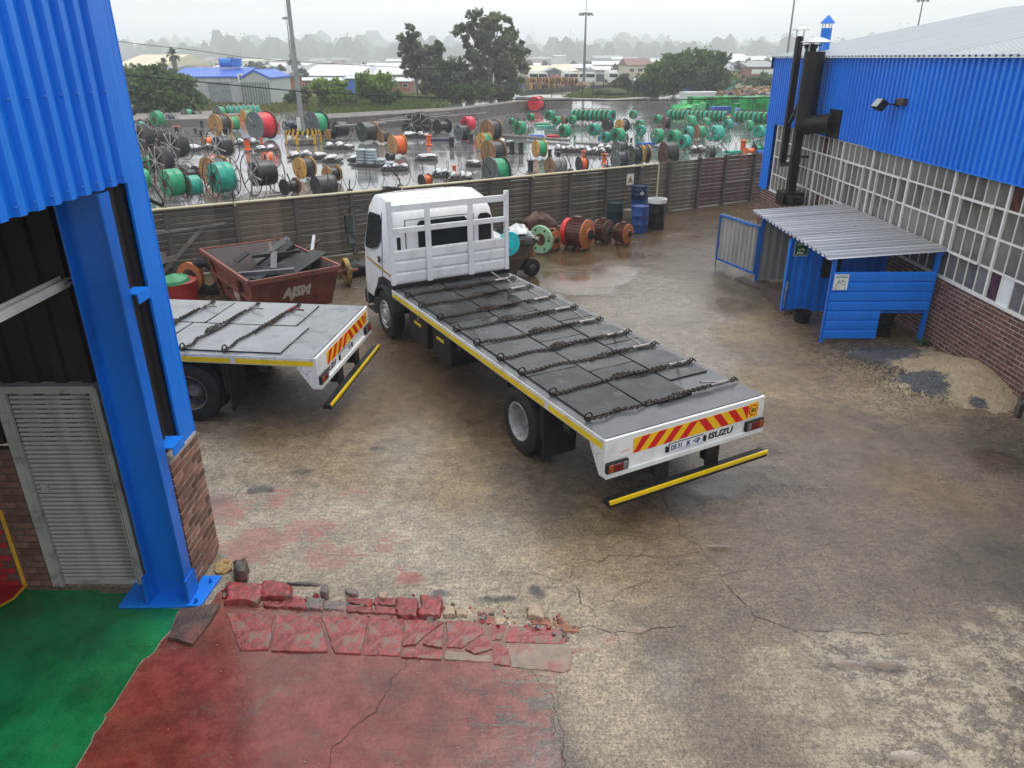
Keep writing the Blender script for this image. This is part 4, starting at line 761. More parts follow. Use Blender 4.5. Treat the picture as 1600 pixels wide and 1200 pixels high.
# open gate, hinged on the far post
gt = empty('sheet_gate', (6.25, 18.49, 0), 0, 'open gate of grey ribbed sheet in a blue frame, hinged to the lean-to', 'gate')
gd = Vector((5.70, 20.1, 0))-Vector((6.25, 18.49, 0)); gl = gd.length; gd.normalize(); gn = Vector((-gd.y, gd.x, 0))
mb = MB(); corr(mb, gd*.04+Vector((0, 0, .26)), gd, (0, 0, 1), gn, gl-.08, 1.20, .19, .03); mb.build('sheet', GSH, gt)
mb = MB(); fo = gn*.045
for a, b in (((0, .22), (0, 1.42)), ((gl, .22), (gl, 1.42)), ((0, .22), (gl, .22)), ((0, 1.40), (gl, 1.40))): mb.beam(fo+gd*a[0]+Vector((0, 0, a[1])), fo+gd*b[0]+Vector((0, 0, b[1])), .05, .05)
mb.build('frame', pbr('gate_blue', (.012, .12, .42), .45, var=.12, dirt=(.05, .06, .09), damt=.5), gt)
mb = MB(); mb.tube([fo+gd*gl+Vector((0, 0, .25)), fo+gd*gl+Vector((0, 0, -.02))], .012, 6); mb.build('drop_bolt', IRON, gt)
mb = MB(); mb.torus(.22, .05, 24, 8, 'Y'); mb.lathe([(.17, -.04), (.17, .04)], 20, axis='Y'); c_ = G(1131, 378, .45); o = mb.build('hose_reel', pbr('red_reel', (.55, .02, .03), .4), None, (5.97, 20.5, .55), (0, 0, .6), smooth=40); tag(o, 'red hose reel half hidden behind the open gate', 'hose reel')
# drums in and by the shelter
BLK = pbr('black_plastic', (.014, .014, .016), .32, var=.2); 
def oildrum(name, p, mat, label, cat='drum', r=.285, h=.86, lid=True, group=None, rz=0., matlid=None, tilt=None):
    t = empty(name, p, rz, label, cat, group)
    pr = [(r*.97, 0), (r, .01)]
    for f in (.33, .66): pr += [(r, h*f-.02), (r*1.03, h*f), (r, h*f+.02)]
    pr += [(r, h-.01), (r*1.025, h), (r*.985, h+.004), (r*.97, h-.02), (0.001, h-.02) if lid else (r*.96, .05)]
    if not lid: pr += [(.001, .05)]
    mb = MB(); mb.lathe(pr, 28); mb.build('shell', mat, t, smooth=30)
    if lid:
        mb = MB(); mb.lathe([(.035, h-.019), (.035, h+.0), (.001, h+.0)], 10, c=(r*.6, 0, 0)); mb.build('bung', matlid or mat, t)
    if tilt: t.rotation_euler = (tilt[0], tilt[1], rz)
    return t
DBL = pbr('drum_blue', (.012, .06, .22), .35, var=.15, dirt=(.05, .045, .045), damt=.4, dscale=4); DBK = pbr('drum_black', (.018, .02, .022), .4, var=.2, dirt=(.06, .04, .03), damt=.5, dscale=4)
DGR = pbr('drum_green', (.015, .035, .04), .4, var=.2, dirt=(.05, .04, .035), damt=.5); DRS = pbr('drum_rusty', (.10, .085, .06), .6, var=.3, dirt=(.09, .04, .02), damt=.7)
oildrum('oil_drum', G(998, 362), DBL, 'bright blue oil drum standing at the front of the fence drums')
oildrum('oil_drum', G(1024, 357), DBK, 'black oil drum with pale rim under the cream pipe')
p = G(1024, 357); mb = MB(); mb.lathe([(.285, .87), (.31, .87), (.315, 1.0), (.285, 1.0), (.27, .93)], 26, closed=True); tag(mb.build('white_bucket_ring', WHITE, None, p, smooth=40), 'white ring lying on top of the black drum', 'ring')
oildrum('oil_drum', G(960, 356), DGR, 'dark green drum behind the small rusty motor'); oildrum('oil_drum', G(985, 360), DRS, 'short rusty pale drum squeezed between the blue and green drums', h=.7)
p = G(997, 345); oildrum('oil_drum', p, DBL, 'dark blue drum standing at the back under another drum', h=.80)
t = oildrum('oil_drum', (p.x-.02, p.y-.1, .80), pbr('drum_navy', (.008, .022, .075), .4, var=.2), 'navy drum with a white diamond mark stacked on top', h=.45, r=.30)
mb = MB(); mb.prism([(-.07, 0), (0, -.07), (.07, 0), (0, .07)], 0, .006, 0, RX); mb.prism([(-.025, -.03), (.03, -.02), (.02, .03), (-.03, .02)], .0065, .009, 1, RX); mb.build('hazard_mark', [SW, SB], t, (.03, -.302, .22))
def planter(p, label, h=.2):
    t = empty('plastic_pot', p, 0, label, 'pot'); mb = MB(); mb.lathe([(.15, 0), (.19, h), (.20, h), (.20, h+.03), (.18, h+.03), (.17, .05), (.001, .05)], 20); mb.build('bowl', BLK, t, smooth=35); return t
planter(G(1252, 502), 'low black plastic pot on the ground by the blue partition')
t = empty('black_bin', (7.68, 14.45, 0), 0, 'black ribbed plastic bin seen through the cut-out in the boards', 'bin')
mb = MB(); mb.lathe([(.15, 0), (.16, .2), (.21, .22), (.21, .25), (.16, .27), (.165, .45), (.21, .47), (.21, .50), (.17, .52), (.17, .66), (.001, .66)], 24); mb.build('body', BLK, t, smooth=30)
o = rock('floor_edge', [(1146, 436), (1183, 452), (1222, 492), (1244, 488), (1215, 450), (1180, 430)], .05, DKST, None, .03, .97, 411); tag(o, 'rough broken concrete edge on the ground under the open gate', 'concrete edge')
# sand heap and blue gravel against the wall
def heap(name, cx, cy, rx, ry, h, mat, seed, n=60, wallx=None):
    v = []; f = []; pn = []
    for i in range(n+1):
        for j in range(n+1): pn.append((-1+2*i/n, -1+2*j/n))
    Q = np.array(pn); W = np.stack([cx+Q[:, 0]*rx, cy+Q[:, 1]*ry], 1); r = np.hypot(Q[:, 0], Q[:, 1])+.55*(vnoise(W, 1.7, seed)-.5)+.22*(vnoise(W, 6, seed+1)-.5)
    z = h*np.clip(1-r, 0, 1)**.8*(.8+.4*vnoise(W, 3, seed+2))+.02*(vnoise(W, 14, seed+3)-.5)+.012*(vnoise(W, 30, seed+4)-.5)*np.clip((1-r)*4, 0, 1)
    z = np.where(r > .97, -.06-.05*(r-.97), z+.012)
    m = n+1
    mb = MB(); mb.add(np.column_stack([W, z]).tolist(), [(i*m+j, (i+1)*m+j, (i+1)*m+j+1, i*m+j+1) for i in range(n) for j in range(n)])
    return tag(mb.build(name, mat, smooth=60), kind='stuff')
def granular(nm, a, b, sc_, dk=(.05, .04, .03)):
    t = NT(nm); v = t.voro(sc_); n = t.noise(3, 5); c = t.mix(v.outputs['Color'], a, b); c = t.mix(t.ramp(n, .4, .7, 0, .4), c, sc3(a, .6)); c = t.mix(t.ramp(t.noise(45, 2), .62, .70, 0, .8), c, dk)
    t.bump(v.outputs['Distance'], .9, .02); return t.out(c, .8)
SAND = granular('sand', (.36, .27, .17), (.50, .39, .25), 70); GRAVEL = granular('blue_gravel', (.035, .042, .05), (.12, .13, .135), 45, (.3, .24, .16))
g2 = G(1435, 600)
def sand_gravel():
    t = NT('sand_gravel'); v = t.voro(62); n = t.noise(5, 6, .7); n4 = t.noise(38, 3); a_ = t.attr('grav').outputs['Fac']
    sa = t.mix(v.outputs['Color'], (.36, .27, .165), (.56, .44, .285)); sa = t.mix(t.ramp(n, .4, .7, 0, .5), sa, (.24, .17, .10)); sa = t.mix(t.ramp(n4, .60, .68, 0, .8), sa, (.06, .05, .042))
    v2 = t.voro(44); gr = t.mix(v2.outputs['Color'], (.022, .028, .035), (.13, .14, .15)); gr = t.mix(t.ramp(n4, .60, .70, 0, .7), gr, (.34, .27, .17))
    m = t.ramp(t.math('ADD', a_, t.math('ADD', t.math('MULTIPLY', t.math('SUBTRACT', n, .5), 1.0), t.math('MULTIPLY', t.math('SUBTRACT', n4, .5), .9))), .42, .58)
    t.bump(t.math('ADD', v.outputs['Distance'], v2.outputs['Distance']), .9, .02); return t.out(t.mix(m, sa, gr), .75)
def heap_mesh():
    n = 150; x0, x1, y0, y1 = 5.7, 8.40, 10.7, 14.6; xs_ = np.linspace(x0, x1, n); ys_ = np.linspace(y0, y1, n); X2, Y2 = np.meshgrid(xs_, ys_); W = np.stack([X2.ravel(), Y2.ravel()], 1)
    def bl(cx, cy, rx, ry, h): return h*np.exp(-(((W[:, 0]-cx)/rx)**2+((W[:, 1]-cy)/ry)**2))
    z = bl(8.2, 12.1, .70, 1.0, .34)+bl(7.6, 11.9, .9, .8, .07)+bl(7.6, 13.2, .8, .5, .08)+bl(7.05, 13.35, .6, .5, .07)+bl(g2.x, g2.y, .4, .45, .08)-.055
    z += .05*(vnoise(W, 2.1, 31)-.5)+.035*(vnoise(W, 6, 32)-.5)+.018*(vnoise(W, 17, 33)-.5)+.012*(vnoise(W, 34, 34)-.5)
    z = np.maximum(z, -.05); gv = np.maximum.reduce([bl(7.25, 13.35, .80, .52, 1), bl(6.85, 13.1, .5, .5, .95), bl(g2.x, g2.y, .46, .52, 1), bl(g2.x+.1, g2.y-.25, .4, .4, .85), bl(G(1532, 632).x-.05, G(1532, 632).y, .17, .2, 1), bl(7.8, 13.5, .3, .2, .7)])
    m = MB(); m.add(np.column_stack([W, z]).tolist(), [(j*n+i, j*n+i+1, (j+1)*n+i+1, (j+1)*n+i) for j in range(n-1) for i in range(n-1)]); o = m.build('sand_and_gravel', sand_gravel(), smooth=60)
    a_ = o.data.attributes.new('grav', 'FLOAT', 'POINT'); a_.data.foreach_set('value', gv.astype(np.float32)); return tag(o, kind='stuff')
heap_mesh()
# loose stones: single pebbles scattered over sand and gravel, one mass
def pebbles(name, pts, mat, s0, s1, seed):
    rr = random.Random(seed); mb = MB()
    for (x, y, z) in pts:
        s = rr.uniform(s0, s1); a = rr.uniform(0, 6.28); M_ = Matrix.Translation((x, y, z)) @ Matrix.Rotation(a, 4, 'Z') @ Matrix.Rotation(rr.uniform(-.5, .5), 4, 'X')
        q = [(-s, 0, 0), (s, 0, 0), (0, -s*.7, 0), (0, s*.7, 0), (0, 0, s*.6), (0, 0, -s*.6)]
        mb.add([M_ @ Vector(p) for p in q], [(0, 2, 4), (2, 1, 4), (1, 3, 4), (3, 0, 4), (2, 0, 5), (1, 2, 5), (3, 1, 5), (0, 3, 5)])
    return tag(mb.build(name, mat), kind='stuff')
rr = random.Random(9)
pebbles('loose_gravel', [(g2.x+rr.gauss(0, .35), g2.y+rr.gauss(0, .4), .03) for _ in range(900)]+[(7.1+rr.gauss(0, .55), 13.3+rr.gauss(0, .45), .02) for _ in range(2200)], GRAVEL, .010, .022, 1)
pebbles('loose_sand_grit', [(7.2+rr.gauss(0, .8), 12.3+rr.gauss(0, .85), .012) for _ in range(5000)], SAND, .008, .018, 2)
pebbles('ground_grit', [(rr.uniform(-3, 8), rr.uniform(4.2, 9), .008) for _ in range(700)], pbr('grit', (.3, .26, .2), .8, rand=.3), .004, .010, 3)
mb = MB(); p = Vector((8.28, 14.0, 0))
for k in range(60):
    a = rr.uniform(0, 6.28); l = rr.uniform(.06, .2); d = Vector((cos(a)*.5-.1, sin(a)*.5, 1)).normalized()*l; q = p+Vector((rr.uniform(-.12, .06), rr.uniform(-.25, .1), 0)); s = Vector((-sin(a), cos(a), 0))*.015
    mb.add([q-s, q+s, q+d], [(0, 1, 2)])
tag(mb.build('weed_tuft', pbr('weed', (.06, .11, .03), .6, var=.3)), 'small green weed at the foot of the brick wall', 'weed')
# ================================================================== TRUCKS
TW = 1.29
TWHITE = pbr('truck_white', (.74, .745, .735), .32, var=.05, scale=2, dirt=(.42, .40, .37), damt=.35, dscale=3); TWD = pbr('truck_white_worn', (.66, .66, .64), .45, var=.08, scale=3, dirt=(.24, .20, .16), damt=.85, dscale=11, dlo=.53)
CHAS = pbr('chassis_black', (.016, .016, .017), .5, var=.25); RUB = pbr('tyre_rubber', (.022, .022, .023), .6, var=.25, dirt=(.06, .05, .04), damt=.5, dscale=5); RIM = pbr('rim_silver', (.42, .42, .42), .38, .3, var=.12, dirt=(.14, .12, .10), damt=.6, dscale=8)
RIMD = pbr('rim_dark', (.17, .16, .15), .5, .2, var=.3); SYEL = pbr('strip_yellow', (.80, .56, .01), .35, var=.08, dirt=(.12, .09, .03), damt=.7, dscale=9, dlo=.62); SRED = pbr('chevron_red', (.62, .01, .012), .35, var=.05); SYL = pbr('chevron_yellow', (.85, .50, .01), .35, var=.05)
DECK = pbr('deck_grey', (.095, .10, .105), .20, var=.15, scale=2, dirt=(.06, .06, .062), damt=.5, dscale=2.5, bump=.06); SHEET = pbr('belt_sheet', (.040, .042, .044), .20, var=.4, scale=2.5, dirt=(.13, .128, .125), damt=.7, dscale=3.2, bump=.30, bscale=5, rand=.4, dlo=.54); SHEETP = pbr('belt_sheet_pale', (.19, .20, .21), .20, var=.15, scale=1.6, dirt=(.12, .12, .13), damt=.6, dscale=3, bump=.10, bscale=12, rand=.1)
DECKP = pbr('deck_pale', (.17, .18, .19), .22, var=.15, dirt=(.08, .08, .085), damt=.6, dscale=3.5)
GLASS = pbr('cab_glass', (.012, .02, .022), .06, var=.2); LRED = pbr('lamp_red', (.13, .004, .010), .12); LAMB = pbr('lamp_amber', (.26, .065, .008), .12); LCLR = pbr('lamp_clear', (.16, .145, .145), .15)
CHR = pbr('chain_steel', (.045, .036, .030), .45, .5, var=.35, scale=20, dirt=(.10, .045, .025), damt=.5, dscale=12); BIND = pbr('binder_steel', (.30, .28, .26), .4, .6, var=.3, dirt=(.12, .05, .03), damt=.5, dscale=9); BINDR = pbr('binder_red', (.16, .02, .02), .5, .3, var=.3)
PBLUE = pbr('plate_blue', (.01, .03, .16), .4); CABT = pbr('grey_trim', (.045, .045, .047), .55); GOLD = pbr('gold_stripe', (.42, .24, .03), .4)
def wheel(t, name, x, y, side, dual, r=.50, RIM=RIM):
    w_ = empty(name, (0, 0, 0)); w_.parent = t; w_.location = (x, y, r)
    s = side
    def tyre(xo):
        mb = MB(); wd = .27
        prof = [(.285, -wd/2+.02), (.33, -wd/2), (.44, -wd/2+.004), (.485, -wd/2+.03), (.497, -wd/2+.06), (.5, -.03), (.492, -.028), (.492, -.012), (.5, -.010), (.5, .010), (.492, .012), (.492, .028), (.5, .03), (.497, wd/2-.06), (.485, wd/2-.03), (.44, wd/2-.004), (.33, wd/2), (.285, wd/2-.02)]
        mb.lathe([(a*r/.5, h+xo) for a, h in prof], 44, axis='X', closed=True); mb.build('tyre', RUB, w_, smooth=35)
    tyre(0); 
    if dual: tyre(-s*.31)
    mb = MB()
    if dual:  # deep dish
        mb.lathe([(.293, s*.125), (.285, s*.13), (.268, s*.115), (.255, s*.05), (.245, -s*.07), (.235, -s*.075)], 36, axis='X', cap0=False); hb_ = MB(); hb_.lathe([(.236, -s*.074), (.15, -s*.080), (.13, -s*.05), (.12, -s*.0), (.09, s*.03), (.001, s*.03)], 30, axis='X', cap0=False); hb_.build('hub', RIMD, w_, smooth=35)
    else:
        mb.lathe([(.293, s*.12), (.285, s*.135), (.265, s*.125), (.235, s*.10), (.21, s*.135), (.17, s*.145), (.15, s*.12), (.12, s*.13), (.09, s*.16), (.001, s*.165)], 36, axis='X', cap0=False)
    mb.build('rim', RIM, w_, smooth=35)
    mb = MB()
    for k in range(10):
        a = 2*pi*k/10; R0 = .115 if dual else .19
        mb.cyl((-s*.06 if dual else s*.10, cos(a)*R0*1.1, sin(a)*R0*1.1), (-s*.02 if dual else s*.15, cos(a)*R0*1.1, sin(a)*R0*1.1), .016, n=6)
    mb.build('wheel_nut', RIMD, w_)
    mb = MB()
    for k in range(10):
        a = 2*pi*(k+.5)/10; R0 = .205 if dual else .225
        mb.lathe([(.024, (-s*.071 if dual else s*.118)), (.024, (-s*.066 if dual else s*.128)), (.001, (-s*.066 if dual else s*.128))], 8, axis='X', c=(0, cos(a)*R0, sin(a)*R0))
    mb.build('vent_hole', SB, w_)
    return w_
def make_truck(loc, rz, label, plate, pale=False):
    t = empty('flatbed_truck', loc, rz, label, 'truck')
    DK_ = DECKP if pale else DECK
    def b(name, boxes, m, **k):
        mb = MB()
        for lo, hi in boxes: mb.box(lo, hi)
        return mb.build(name, m, t, **k)
    b('deck', [((-TW+.012, .012, 1.1975), (TW-.006, 7.05, 1.2015)), ((-TW+.036, .03, 1.10), (TW-.036, 7.05, 1.196))], DK_)
    for s in (-1, 1):
        x0, x1 = (s*TW, s*(TW-.035)) if s > 0 else (-TW, -TW+.035)
        b('side_rail', [((min(x0, x1), .0, 1.05), (max(x0, x1), 7.07, 1.197))], TWD, bevel=.006)
        ed = s*(TW+.003)
        segs = [(0.02, 1.25), (1.34, 3.2), (3.22, 4.35), (4.37, 6.0), (6.02, 7.0)]
        b('reflective_strip', [((min(ed, ed-s*.004), a, 1.065), (max(ed, ed-s*.004), c, 1.145)) for a, c in segs], SYEL)
        mb = MB(); mb.prism([(.0, .69), (.07, .69), (.30, 1.05), (.0, 1.05)], s*(TW-.03), s*(TW-.004), 0, Matrix(((0, 0, 1, 0), (1, 0, 0, 0), (0, 1, 0, 0), (0, 0, 0, 1)))); mb.build('corner_gusset', TWD, t)
        for yy in ([.75, 2.4, 4.0] if s else []):
            b('rope_hook', [((min(s*(TW-.16), s*(TW-.02)), yy, .93), (max(s*(TW-.16), s*(TW-.02)), yy+.14, 1.03))], CHAS)
    b('rear_panel', [((-TW+.002, -.035, .76), (TW-.002, 0, 1.20)), ((-TW+.002, -.075, .69), (TW-.002, 0, .758))], TWHITE, bevel=.008)
    # chevron board
    cb = MB(); x0, x1, zb, zt = -.875, 1.0, .93, 1.13; cb.box((x0, -.040, zb), (x1, -.0355, zt), 1)
    cen = .13
    for k in range(-5, 6):
        wid = .175; sh_ = .17
        if k < 0: a = cen+(k)*.25-.04; q = [(a, zb), (a+wid*.72, zb), (a+wid*.72+sh_, zt), (a+sh_, zt)]
        elif k > 0: a = cen+(k)*.25-.08; q = [(a+.0, zb), (a+wid*.72, zb), (a+wid*.72-sh_, zt), (a-sh_, zt)]
        else: continue
        # clip to the board
        qq = []
        for (xx, zz) in q: qq.append((min(max(xx, x0+.002), x1-.002), zz))
        if qq[1][0]-qq[0][0] < .01 and qq[2][0]-qq[3][0] < .01: continue
        cb.prism(qq, .0402, .0425, 0, RX)
    cb.build('chevron_board', [SRED, SYL], t)
    sp = MB(); sp.box((1.003, -.040, .93), (1.17, -.0355, 1.15), 0); sp.lathe([(.082, .0405), (.082, .043), (.001, .043)], 28, 1, 'Z'); 
    sp = MB(); sp.box((1.003, -.041, .935), (1.175, -.0355, 1.15)); spo = sp.build('speed_sign', SYL, t)
    ring = MB(); ring.lathe([(.080, .0), (.080, .003), (.001, .003)], 28); ro_ = ring.build('ring', SRED, spo, (1.088, -.0415, 1.045), (pi/2, 0, 0))
    ring = MB(); ring.lathe([(.062, .0), (.062, .002), (.001, .002)], 28); ring.build('disc', SYL, spo, (1.088, -.0450, 1.045), (pi/2, 0, 0))
    text('speed_number', '80', .088, SB, spo, (1.088, -.0475, 1.013), (pi/2, 0, 0), 'CENTER', .001, 0, .95, .002)
    npb = b('number_plate', [((-.315, -.046, .79), (.235, -.036, .905))], SB, bevel=.004)
    b2 = MB(); b2.box((-.307, -.0485, .797), (.227, -.0465, .898)); b2.build('plate_face', pbr('plate_white', (.72, .74, .76), .35, var=.03), npb)
    if plate:
        text('plate_text', plate[0], .088, PBLUE, npb, (-.285, -.0490, .816), (pi/2, 0, 0), 'LEFT', .0008, 0, .84, .004); text('plate_text', plate[1], .088, PBLUE, npb, (-.035, -.0490, .816), (pi/2, 0, 0), 'LEFT', .0008, 0, .80, .004); text('plate_text', plate[2], .088, PBLUE, npb, (.10, -.0490, .816), (pi/2, 0, 0), 'LEFT', .0008, 0, .80, .004)
        bm2 = MB(); bm2.prism([(.072, .84), (.090, .84), (.094, .855), (.081, .868), (.068, .855)], .0488, .050, 0, RX); bm2.build('plate_emblem', PBLUE, npb)
    b('plate_lamp', [((-.365, -.06, .80), (-.335, -.036, .88)), ((.255, -.06, .80), (.285, -.036, .88))], CHAS)
    lx = .33 if plate and not pale else -1.0+.05
    text('maker_name', 'ISUZU', .118, SB, t, (.335 if not pale else -.93, -.0375, .80), (pi/2, 0, 0), 'LEFT', .002, .12, 1.28, .004)
    if not pale: b('sticker', [((-1.09, -.0372, .93), (-.90, -.0352, 1.03))], pbr('sticker_white', (.8, .78, .76), .4)); mbs = MB(); mbs.tube([(-1.06, -.0375, .98), (-1.0, -.0375, .997), (-.94, -.0375, .99)], .004, 5); mbs.build('sticker_mark', SRED, t)
    for s in (-1, 1):
        xa, xb = (-1.285, -.955) if s < 0 else (.955, 1.285)
        lh = b('tail_light', [((xa, -.085, .755), (xb, -.036, .905))], CHAS, bevel=.02)
        w3 = (xb-xa-.05)
        cols = [(0, .27, LAMB), (.28, .75, LRED), (.76, 1.0, LCLR)]
        for a, c, m in cols:
            u, v_ = (a, c) if s < 0 else (1-c, 1-a)
            mb = MB(); mb.box((xa+.025+u*w3, -.097, .778), (xa+.025+v_*w3-.004, -.083, .882)); mb.build('lens', m, lh, bevel=.006)
    # bumper
    bp = b('rear_bumper', [((-1.30, -.20, .365), (1.30, -.06, .44))], CHAS, bevel=.006); mb = MB(); mb.box((-1.302, -.206, .41), (1.302, -.2005, .458)); mb.box((-1.302, -.2005, .4405), (1.302, -.18, .459)); mb.build('yellow_strip', SYEL, bp)
    for x in (-.42, .42): b('bumper_bracket', [((x-.11, -.068, .44), (x+.11, -.04, .688)), ((x-.04, .004, .45), (x+.04, .12, 1.0))], CHAS)
    # chassis
    b('chassis_rail', [((-.45, .05, .80), (-.37, 8.8, 1.02))], CHAS); b('chassis_rail', [((.37, .05, .80), (.45, 8.8, 1.02))], CHAS)
    b('cross_member', [((-TW+.08, y_, 1.02), (TW-.08, y_+.08, 1.098)) for y_ in np.arange(.3, 7, .62)], CHAS)
    mb = MB(); mb.cyl((-1.0, 2.12, .5), (1.0, 2.12, .5), .09); mb.lathe([(.001, -.22), (.16, -.18), (.24, 0), (.16, .18), (.001, .22)], 18, axis='Y', c=(0, 2.12, .52)); mb.cyl((-1.0, 7.72, .5), (1.0, 7.72, .5), .06); mb.cyl((0, 2.2, .6), (0, 6.8, .72), .05); mb.build('axle', CHAS, t, smooth=40)
    mb = MB(); mb.cyl((-.3, 5.4, .62), (.75, 5.4, .62), .0001); 
    for s in (-1, 1):
        wheel(t, 'rear_wheel', s*1.125, 2.12, s, True, RIM=pbr('rim_rusty', (.13, .095, .075), .5, .2, var=.3) if pale else RIM); wheel(t, 'front_wheel', s*1.11, 7.72, s, False)
        b('mudflap', [((min(s*.70, s*1.24), 1.44, .22), (max(s*.70, s*1.24), 1.46, 1.06))], pbr('mudflap_rubber', (.018, .019, .024), .45, var=.2, dirt=(.05, .045, .04), damt=.5))
        b('flap_edge', [((min(s*1.20, s*1.245), 1.47, .5), (max(s*1.20, s*1.245), 1.52, 1.06))], CHAS)
        mb = MB(); pts = []
        for k in range(9):
            a = radians(20+k*17.5); pts.append((7.72-cos(a)*.60, .50+sin(a)*.60))
        for (ya, za), (yb, zb_) in zip(pts[:-1], pts[1:]): mb.add([(s*1.27, ya, za), (s*.85, ya, za), (s*.85, yb, zb_), (s*1.27, yb, zb_), (s*1.27, ya+(7.72-ya)*.06, za-.04), (s*1.27, yb+(7.72-yb)*.06, zb_-.04)], [(0, 1, 2, 3), (0, 3, 5, 4)])
        mb.build('wheel_arch', CABT, t)
    tb = b('tool_box', [((-1.22, 5.52, .46), (-.72, 6.38, 1.0))], CHAS, bevel=.012); mb = MB(); mb.box((-1.228, 5.8, .80), (-1.2215, 6.12, .85)); mb.build('yellow_strip', SYEL, tb); mb = MB(); mb.box((-1.23, 5.9, .9), (-1.2215, 5.95, .95)); mb.build('latch', GALV, tb)
    tb = b('battery_box', [((-1.22, 4.5, .48), (-.72, 5.28, 1.0))], CHAS, bevel=.012); mb = MB(); mb.box((-1.228, 4.78, .82), (-1.2215, 5.08, .87)); mb.build('yellow_strip', SYEL, tb)
    mb = MB(); mb.lathe([(.001, -.5), (.27, -.48), (.28, 0), (.27, .48), (.001, .5)], 20, axis='Y', c=(.88, 5.5, .68)); mb.build('fuel_tank', CHAS, t, smooth=40)
    b('side_guard', [((-1.20, 3.0, .55), (-1.16, 4.3, .60))], CHAS) if pale else None
    # headboard
    hb = b('headboard', [((-1.28, 7.02, 1.20), (-1.20, 7.10, 2.88)), ((1.20, 7.02, 1.20), (1.28, 7.10, 2.88)), ((-1.199, 7.03, 2.68), (1.199, 7.09, 2.80)), ((-1.199, 7.03, 2.27), (1.199, 7.09, 2.37)), ((-.55, 7.02, 1.25), (-.43, 7.028, 2.80)), ((.36, 7.02, 1.25), (.48, 7.028, 2.80))], TWHITE, bevel=.008)
    for k in range(3):
        z0 = 1.285+k*.222
        mb = MB(); mb.prism([(0, 0), (.0, .216), (-.008, .216), (-.020, .18), (-.020, .04), (-.008, 0)], -1.199, 1.199, 0, Matrix(((0, 0, 1, 0), (1, 0, 0, 7.075), (0, 1, 0, z0), (0, 0, 0, 1)))); mb.build('plank', TWHITE, hb)
    mb = MB(); mb.box((-1.28, 7.0, 1.195), (1.28, 7.11, 1.282)); mb.build('sill', CHAS, hb)
    # cab
    cab = MB(); X1 = 1.13
    prof = [(7.28, .98), (7.28, 2.30), (7.36, 2.55), (7.60, 2.74), (8.1, 2.83), (8.55, 2.78), (8.82, 2.55), (9.10, 1.72), (9.16, 1.35), (9.18, .62), (8.40, .62), (8.36, .8), (8.22, 1.06), (7.95, 1.16), (7.5, 1.16), (7.3, 1.06)]
    for sx in (-1, 1): pass
    n = len(prof); lev = [(-X1, .0), (-X1*.985, 0), (X1*.985, 0), (X1, 0)]
    rings = []
    cy, cz = 8.2, 1.6
    vs_ = []
    for xi, (x, ins) in enumerate([(-X1, .93), (-X1+.05, .985), (-X1+.14, 1.0), (X1-.14, 1.0), (X1-.05, .985), (X1, .93)]):
        for (y, z) in prof:
            tk = 1.0 if z < 1.0 else ins
            xx = x*(1-.09*max(0, (z-1.7))/1.1)
            vs_.append((xx, cy+(y-cy)*(tk if y > 8.9 or y < 7.45 else (1 if z < 2 else tk)), z if z < 1.3 else 1.3+(z-1.3)*(.965+.035*(ins-.93)/.07)))
    fs_ = [tuple(range(n-1, -1, -1)), tuple(range(5*n, 6*n))]
    for k in range(5):
        for i in range(n): fs_.append((k*n+i, k*n+(i+1) % n, (k+1)*n+(i+1) % n, (k+1)*n+i))
    cab.add(vs_, fs_); co = cab.build('cab', TWHITE, t, smooth=50)
    def side(name, poly, m, off, s):
        # polygon in (y,z) laid just outside the cab side
        mb = MB(); v = []
        for (y, z) in poly:
            xx = X1*(1-.09*max(0, z-1.7)/1.1)+off; v.append((s*xx, y, z))
        v2 = [(p[0]-s*.02, p[1], p[2]) for p in v]; k = len(v)
        mb.add(v+v2, [tuple(range(k)), tuple(range(2*k-1, k-1, -1))]+[(i, (i+1) % k, k+(i+1) % k, k+i) for i in range(k)]); return mb.build(name, m, co)
    for s in (-1, 1):
        side('side_window', [(8.08, 1.92), (8.30, 1.76), (8.60, 1.67), (8.95, 1.64), (8.99, 1.72), (8.80, 2.34), (8.72, 2.41), (8.12, 2.44), (8.06, 2.36)], GLASS, .006, s)
        side('door_seam', [(8.02, 1.2), (8.035, 1.2), (8.035, 2.5), (8.02, 2.5)], CABT, .003, s); side('door_handle', [(8.10, 1.48), (8.19, 1.48), (8.19, 1.60), (8.10, 1.60)], SB, .02, s)
        side('gold_stripe', [(7.35, 1.30), (8.98, 1.40), (8.98, 1.43), (7.35, 1.34)], GOLD, .004, s); side('air_slot', [(7.42, 1.80), (7.47, 1.80), (7.47, 2.15), (7.42, 2.15)], SB, .004, s)
        side('arch_trim', [(7.30, .98), (7.30, 1.10), (7.42, 1.22), (7.95, 1.23), (8.25, 1.14), (8.42, .9), (8.46, .62), (8.40, .62), (8.34, .84), (8.2, 1.04), (7.95, 1.14), (7.5, 1.14)], CABT, .012, s)
        # mirror on an arm
        mb = MB(); mb.tube([(s*1.05, 8.9, 2.42), (s*1.2, 9.25, 2.46), (s*1.28, 9.40, 2.40), (s*1.30, 9.42, 2.2)], .016, 6); mb.tube([(s*1.12, 9.05, 1.55), (s*1.28, 9.38, 1.62)], .012, 6); ma = mb.build('mirror_arm', SB, co)
        mb = MB(); mb.box((s*1.30-.11, 9.38, 1.86), (s*1.30+.11, 9.46, 2.26)); mb.box((s*1.30-.09, 9.38, 1.62), (s*1.30+.09, 9.46, 1.82)); mh = mb.build('mirror', SB, ma, bevel=.02); mb = MB(); mb.box((s*1.30-.095, 9.374, 1.88), (s*1.30+.095, 9.3795, 2.24)); mb.box((s*1.30-.075, 9.374, 1.64), (s*1.30+.075, 9.3795, 1.80)); 
        mb.build('mirror_glass', pbr('mirror_glass', (.16, .19, .19), .06, .7), ma)
